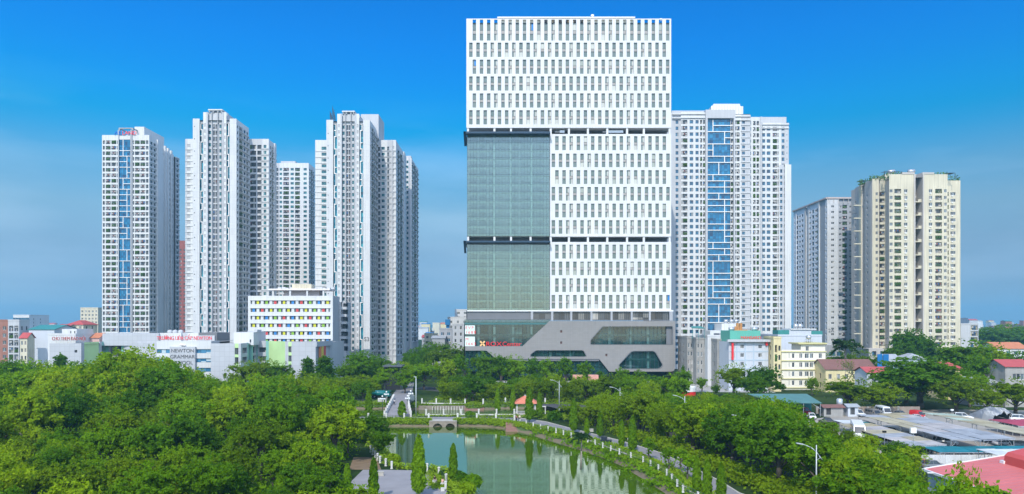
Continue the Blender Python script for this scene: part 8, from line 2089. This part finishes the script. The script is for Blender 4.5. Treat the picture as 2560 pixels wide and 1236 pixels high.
# ================================================================ people
SKIN = mat('skin', (.50, .31, .22), .6); HAIR = mat('black_hair', (.012, .010, .009), .6)
def person(label, loc, rz, top, bottom, pose='walk', h=1.66, hat=None, arm=0.0):
    t_ = thing('person', label, 'person', loc, rz, None)
    s = h / 1.7
    if pose == 'sit':
        J = {'hip': (0, 0, .50), 'chest': (0, -.05, .85), 'neck': (0, -.06, 1.08), 'head': (0, -.08, 1.20), 'crown': (0, -.08, 1.34),
             'kl': (-.11, -.42, .52), 'kr': (.11, -.42, .52), 'fl': (-.11, -.45, .07), 'fr': (.11, -.45, .07), 'tl': (-.11, -.60, .04), 'tr': (.11, -.60, .04), 'hl': (-.10, 0, .50), 'hr': (.10, 0, .50),
             'sl': (-.19, -.05, 1.02), 'sr': (.19, -.05, 1.02), 'el': (-.25, -.12, .76), 'er': (.25, -.12, .76), 'wl': (-.14, -.34, .64), 'wr': (.14, -.34, .64), 'gl': (-.10, -.42, .61), 'gr': (.10, -.42, .61)}
    else:
        st = .20 if pose == 'walk' else .04
        J = {'hip': (0, 0, .92), 'chest': (0, 0, 1.25), 'neck': (0, -.01, 1.45), 'head': (0, -.03, 1.56), 'crown': (0, -.02, 1.69),
             'kl': (-.10, -st * .7, .50), 'kr': (.10, st * .2, .50), 'fl': (-.10, -st, .07), 'fr': (.10, st * 1.3, .10), 'tl': (-.11, -st - .17, .03), 'tr': (.11, st * 1.3 - .15, .05), 'hl': (-.09, 0, .88), 'hr': (.09, 0, .88),
             'sl': (-.19, 0, 1.40), 'sr': (.19, 0, 1.40), 'el': (-.25, st * .5, 1.13), 'er': (.25, -st * .5, 1.13), 'wl': (-.25, st * .3 - .1, .88), 'wr': (.25, -st - .05, .90), 'gl': (-.25, st * .3 - .13, .79), 'gr': (.25, -st - .11, .82)}
    names = list(J); rad = dict(hip=.13, chest=.15, neck=.055, head=.095, crown=.075, kl=.07, kr=.07, fl=.045, fr=.045, tl=.035, tr=.035, hl=.105, hr=.105, sl=.065, sr=.065, el=.045, er=.045, wl=.032, wr=.032, gl=.036, gr=.036)
    E = [('hip', 'chest'), ('chest', 'neck'), ('neck', 'head'), ('head', 'crown'), ('hip', 'hl'), ('hip', 'hr'), ('hl', 'kl'), ('hr', 'kr'), ('kl', 'fl'), ('kr', 'fr'), ('fl', 'tl'), ('fr', 'tr'), ('chest', 'sl'), ('chest', 'sr'), ('sl', 'el'), ('sr', 'er'), ('el', 'wl'), ('er', 'wr'), ('wl', 'gl'), ('wr', 'gr')]
    def skinned(nm, keep, grow, m):
        ks = [k for k in names if k in keep]; ed = [(ks.index(a), ks.index(c)) for a, c in E if a in ks and c in ks]
        me = bpy.data.meshes.new(nm); me.from_pydata([tuple(c * s for c in J[k]) for k in ks], ed, [])
        o = bpy.data.objects.new(nm, me); COL.objects.link(o)
        md = o.modifiers.new('s', 'SKIN'); 
        if not me.skin_vertices: o.data.skin_vertices.new() if hasattr(o.data.skin_vertices, 'new') else None
        for i, k in enumerate(ks):
            sv = me.skin_vertices[0].data[i]; sv.radius = (rad[k] * grow * s,) * 2; sv.use_root = (k in ('hip', 'chest') and i == 0)
        su = o.modifiers.new('u', 'SUBSURF'); su.levels = su.render_levels = 1
        me.materials.append(m); o.parent = t_
        return o
    skinned('body', names, 1.0, SKIN)
    skinned('shirt', ['chest', 'neck', 'sl', 'sr', 'el', 'er', 'hip'][:1] + ['hip', 'sl', 'sr', 'el', 'er'], 1.16, top)
    skinned('trousers', ['hip', 'hl', 'hr', 'kl', 'kr', 'fl', 'fr'], 1.18, bottom)
    hd = Vector(J['head']) * s; o = MB()
    o.lathe([(.075, -.02), (.118, .03), (.115, .09), (.08, .145), (.01, .165)], 0, 0, 12); o.v = [(v[0] * s + hd.x, v[1] * s + hd.y + .03 * s, v[2] * s + hd.z) for v in o.v]; o.build('hair', HAIR, t_, True, local=True)
    o = MB()                                                # eyes, nose, mouth, ears
    for x in (-.035, .035): o.box(hd.x + x * s - .012, hd.x + x * s + .012, hd.y - .105 * s, hd.y - .08 * s, hd.z + .02, hd.z + .04, 1)
    o.box(hd.x - .012, hd.x + .012, hd.y - .125 * s, hd.y - .09 * s, hd.z - .02, hd.z + .015, 0); o.box(hd.x - .025, hd.x + .025, hd.y - .108 * s, hd.y - .09 * s, hd.z - .055, hd.z - .042, 2)
    for x in (-.1, .1): o.box(hd.x + x * s - .015, hd.x + x * s + .015, hd.y - .02, hd.y + .03, hd.z - .02, hd.z + .04, 0)
    o.build('face', [SKIN, HAIR, mat('lips', (.40, .14, .12), .6)], t_, local=True)
    # five fingers on each hand
    o = MB()
    for sd, k, w_ in ((-1, 'gl', 'wl'), (1, 'gr', 'wr')):
        a = Vector(J[k]) * s; d = (a - Vector(J[w_]) * s).normalized(); sx = Vector((0, 1, 0)) if abs(d.z) > .6 else Vector((1, 0, 0))
        for i, ln in enumerate((.07, .085, .09, .08)):
            q = a + sx * ((i - 1.5) * .019); o.path([q, q + d * ln * .55, q + d * ln + Vector((0, -.015, 0))], [.009, .008, .007], 5)
        q = a - sx * .03 - d * .03; o.path([q, q - sx * .02 + d * .04, q - sx * .015 + d * .065], [.011, .009, .007], 5)
    o.build('fingers', SKIN, t_, local=True)
    return t_
T = lambda n_, c: mat('fabric_' + n_, c, .9, .1, 4.0)
p = gp(984, 1012, 1.9); person('person in pale shirt and dark trousers walking up the hump bridge', (-32.3, 195.3, 1.70), 3.1, T('pale', (.45, .47, .52)), T('dark', (.03, .035, .05)))
p = gp(1291, 1055); person('person in dark top walking on the path by the gazebo, left of two', p, .3, T('wine', (.22, .06, .07)), T('dark', ()))
p = gp(1299, 1054); person('person in cream top walking on the path by the gazebo, right of two', p, -.2, T('cream', (.70, .62, .48)), T('black', (.015, .015, .018)))
p = gp(1572, 1113); person('person in white hat and magenta shorts walking along the shore path', p, .5, T('white', (.72, .70, .68)), T('magenta', (.42, .05, .16)))
p = gp(1086, 1209); pr1 = person('person in black top sitting on a stone block by the terrace edge', (p.x, p.y, .0), .8, T('black', ()), T('grey', (.30, .30, .32)), 'sit', 1.62)
p2 = gp(1106, 1216); person('person in pale pink top sitting on a stone block at the terrace edge', (p2.x, p2.y, 0), 2.6, T('pink', (.72, .42, .36)), T('light', (.55, .53, .50)), 'sit', 1.6)
for q, lb in ((p, 'stone block seat under the person in black'), (p2, 'stone block seat under the person in pink'), (gp(1107, 1228), 'empty stone block at the terrace edge')):
    o = MB(); o.box(q.x - .26, q.x + .26, q.y - .2, q.y + .3, .012, .38); o.box(q.x - .3, q.x + .3, q.y - .24, q.y + .34, .381, .44); tag(o.build('stone_seat', POST), lb, 'seat', 'stone block seats')
for x, yb_, lb, a, c in ((1981, 1042, 'person in white shirt standing under the front of the green roofed shed', T('white', ()), T('dark', ())), (2048, 1038, 'person in red-brown shirt at the right post of the shed', T('brick', (.35, .10, .08)), T('dark', ())), (2066, 1040, 'person in bright blue shirt right of the shed', T('azure', (.05, .25, .60)), T('dark', ()))):
    person(lb, gp(x, yb_), .2, a, c, 'stand')
# bins and small things on the path and terrace
for x, yb_, lb in ((952, 1190, 'small grey utility box on the terrace edge'), (1478, 1080, 'small grey bench block beside the shore path'), (1700, 1153, 'pale bench block on the far side of the shore path')):
    p = gp(x, yb_); o = MB(); o.box(p.x - .5, p.x + .5, p.y - .25, p.y + .25, .02, .12); o.box(p.x - .45, p.x + .45, p.y - .2, p.y + .2, .121, .6); o.box(p.x - .5, p.x + .5, p.y - .26, p.y + .26, .601, .68); tag(o.build('utility_box', KERB), lb, 'box')
p = gp(912, 985); gk = thing('guard_booth', 'small grey guard booth with pyramid roof left of the tank truck', 'booth', (p.x, p.y, 0)); o = MB(); o.box(p.x - 1, p.x + 1, p.y - 1, p.y + 1, 0, 2.4, 0); o.box(p.x - .6, p.x + .6, p.y - 1.02, p.y - .99, 1.0, 1.9, 1); o.build('wall', [PALEG, G_DARK], gk)
o = MB(); a = [(p.x - 1.4, p.y - 1.4, 2.4), (p.x + 1.4, p.y - 1.4, 2.4), (p.x + 1.4, p.y + 1.4, 2.4), (p.x - 1.4, p.y + 1.4, 2.4)]; [o.poly([a[i], a[(i + 1) % 4], (p.x, p.y, 3.5)]) for i in range(4)]; o.poly(a[::-1]); o.build('roof', KERB, gk)
p = gp(952, 1008); o = MB(); o.box(p.x - .9, p.x + .9, p.y, p.y + .12, .35, 1.5, 0); [o.box(p.x + k - .06, p.x + k + .06, p.y + .02, p.y + .1, 0, .35, 0) for k in (-.7, .7)]; tag(o.build('notice_board', POST), 'small white notice board at the left foot of the hump bridge', 'notice board')
# red white kiosk awning and pink stall roofs by the podium street
for x, yt, D, w_, c, lb in ((1720, 968, 236, 6.5, 'red', 'low white round kiosk with a red skirt beside the young trees'),):
    X = fx(x, D); ks = thing('street_kiosk', lb, 'kiosk', (X, D, 0)); o = MB(); o.lathe([(w_ / 2, 0), (w_ / 2, 1.4)], X, D + 3, 24); o.build('base', RED, ks); o = MB(); o.lathe([(w_ / 2 + .05, 1.41), (w_ / 2 + .1, 2.9), (w_ / 2 - .6, 3.1), (.1, 3.1)], X, D + 3, 24); o.build('wall', FRAMEW, ks)
for x, lb in ((1444, 'pink stall roof behind the small trees below the podium, left of two'), (1483, 'pink stall roof behind the small trees below the podium, right of two')):
    D = 248; X = fx(x, D); st_ = thing('market_stall', lb, 'stall', (X, D, 0), 0, 'pink stalls'); o = MB(); [o.box(X + a - .06, X + a + .06, D + b_ - .06, D + b_ + .06, 0, 4.4) for a in (-1.5, 1.5) for b_ in (-1, 1)]; o.build('frame', SILVER, st_); o = MB(); o.box(X - 1.7, X + 1.7, D - 1.2, D + 1.2, 4.4, 6.2); o.build('canopy', mat('salmon_canvas', (.66, .32, .26), .8, .15, 1.0), st_)

ds_ = thing('dark_shelter', 'dark flat-roofed shelter among the trees at the end of the park road', 'shelter', (fx(982, 258), 260, 0)); xa, xb = fx(958, 258), fx(1006, 258)
o = MB(); o.box(xa, xb, 257, 265, 8.4, 8.9); o.build('roof', mat('slate_roof', (.09, .10, .115), .6), ds_); o = MB(); [o.box(x, x + .4, y, y + .4, 0, 8.4) for x in (xa + .4, xb - .8) for y in (258, 264)]; o.build('column', STEEL, ds_); o = MB(); o.box(xa + .6, xb - .6, 258.6, 258.9, 0, 8.4); o.build('wall', DARK, ds_)  # the wall is a dark sheet standing in for shade under the roof

# ================================================================ the air
hz = MB(); hz.box(-4500, 4500, -60, 6500, -3, 175)
hz_o = hz.build('haze', bpy.data.materials.new('haze'))
hm_ = hz_o.data.materials[0]; hm_.use_nodes = True
for n in list(hm_.node_tree.nodes): hm_.node_tree.nodes.remove(n)
ho = hm_.node_tree.nodes.new('ShaderNodeOutputMaterial'); hv = hm_.node_tree.nodes.new('ShaderNodeVolumePrincipled')
hv.inputs['Color'].default_value = (.30, .74, 1.0, 1); hv.inputs['Density'].default_value = 0.00022; hv.inputs['Anisotropy'].default_value = .2
hm_.node_tree.links.new(hv.outputs[0], ho.inputs['Volume'])
tag(hz_o, kind='stuff')
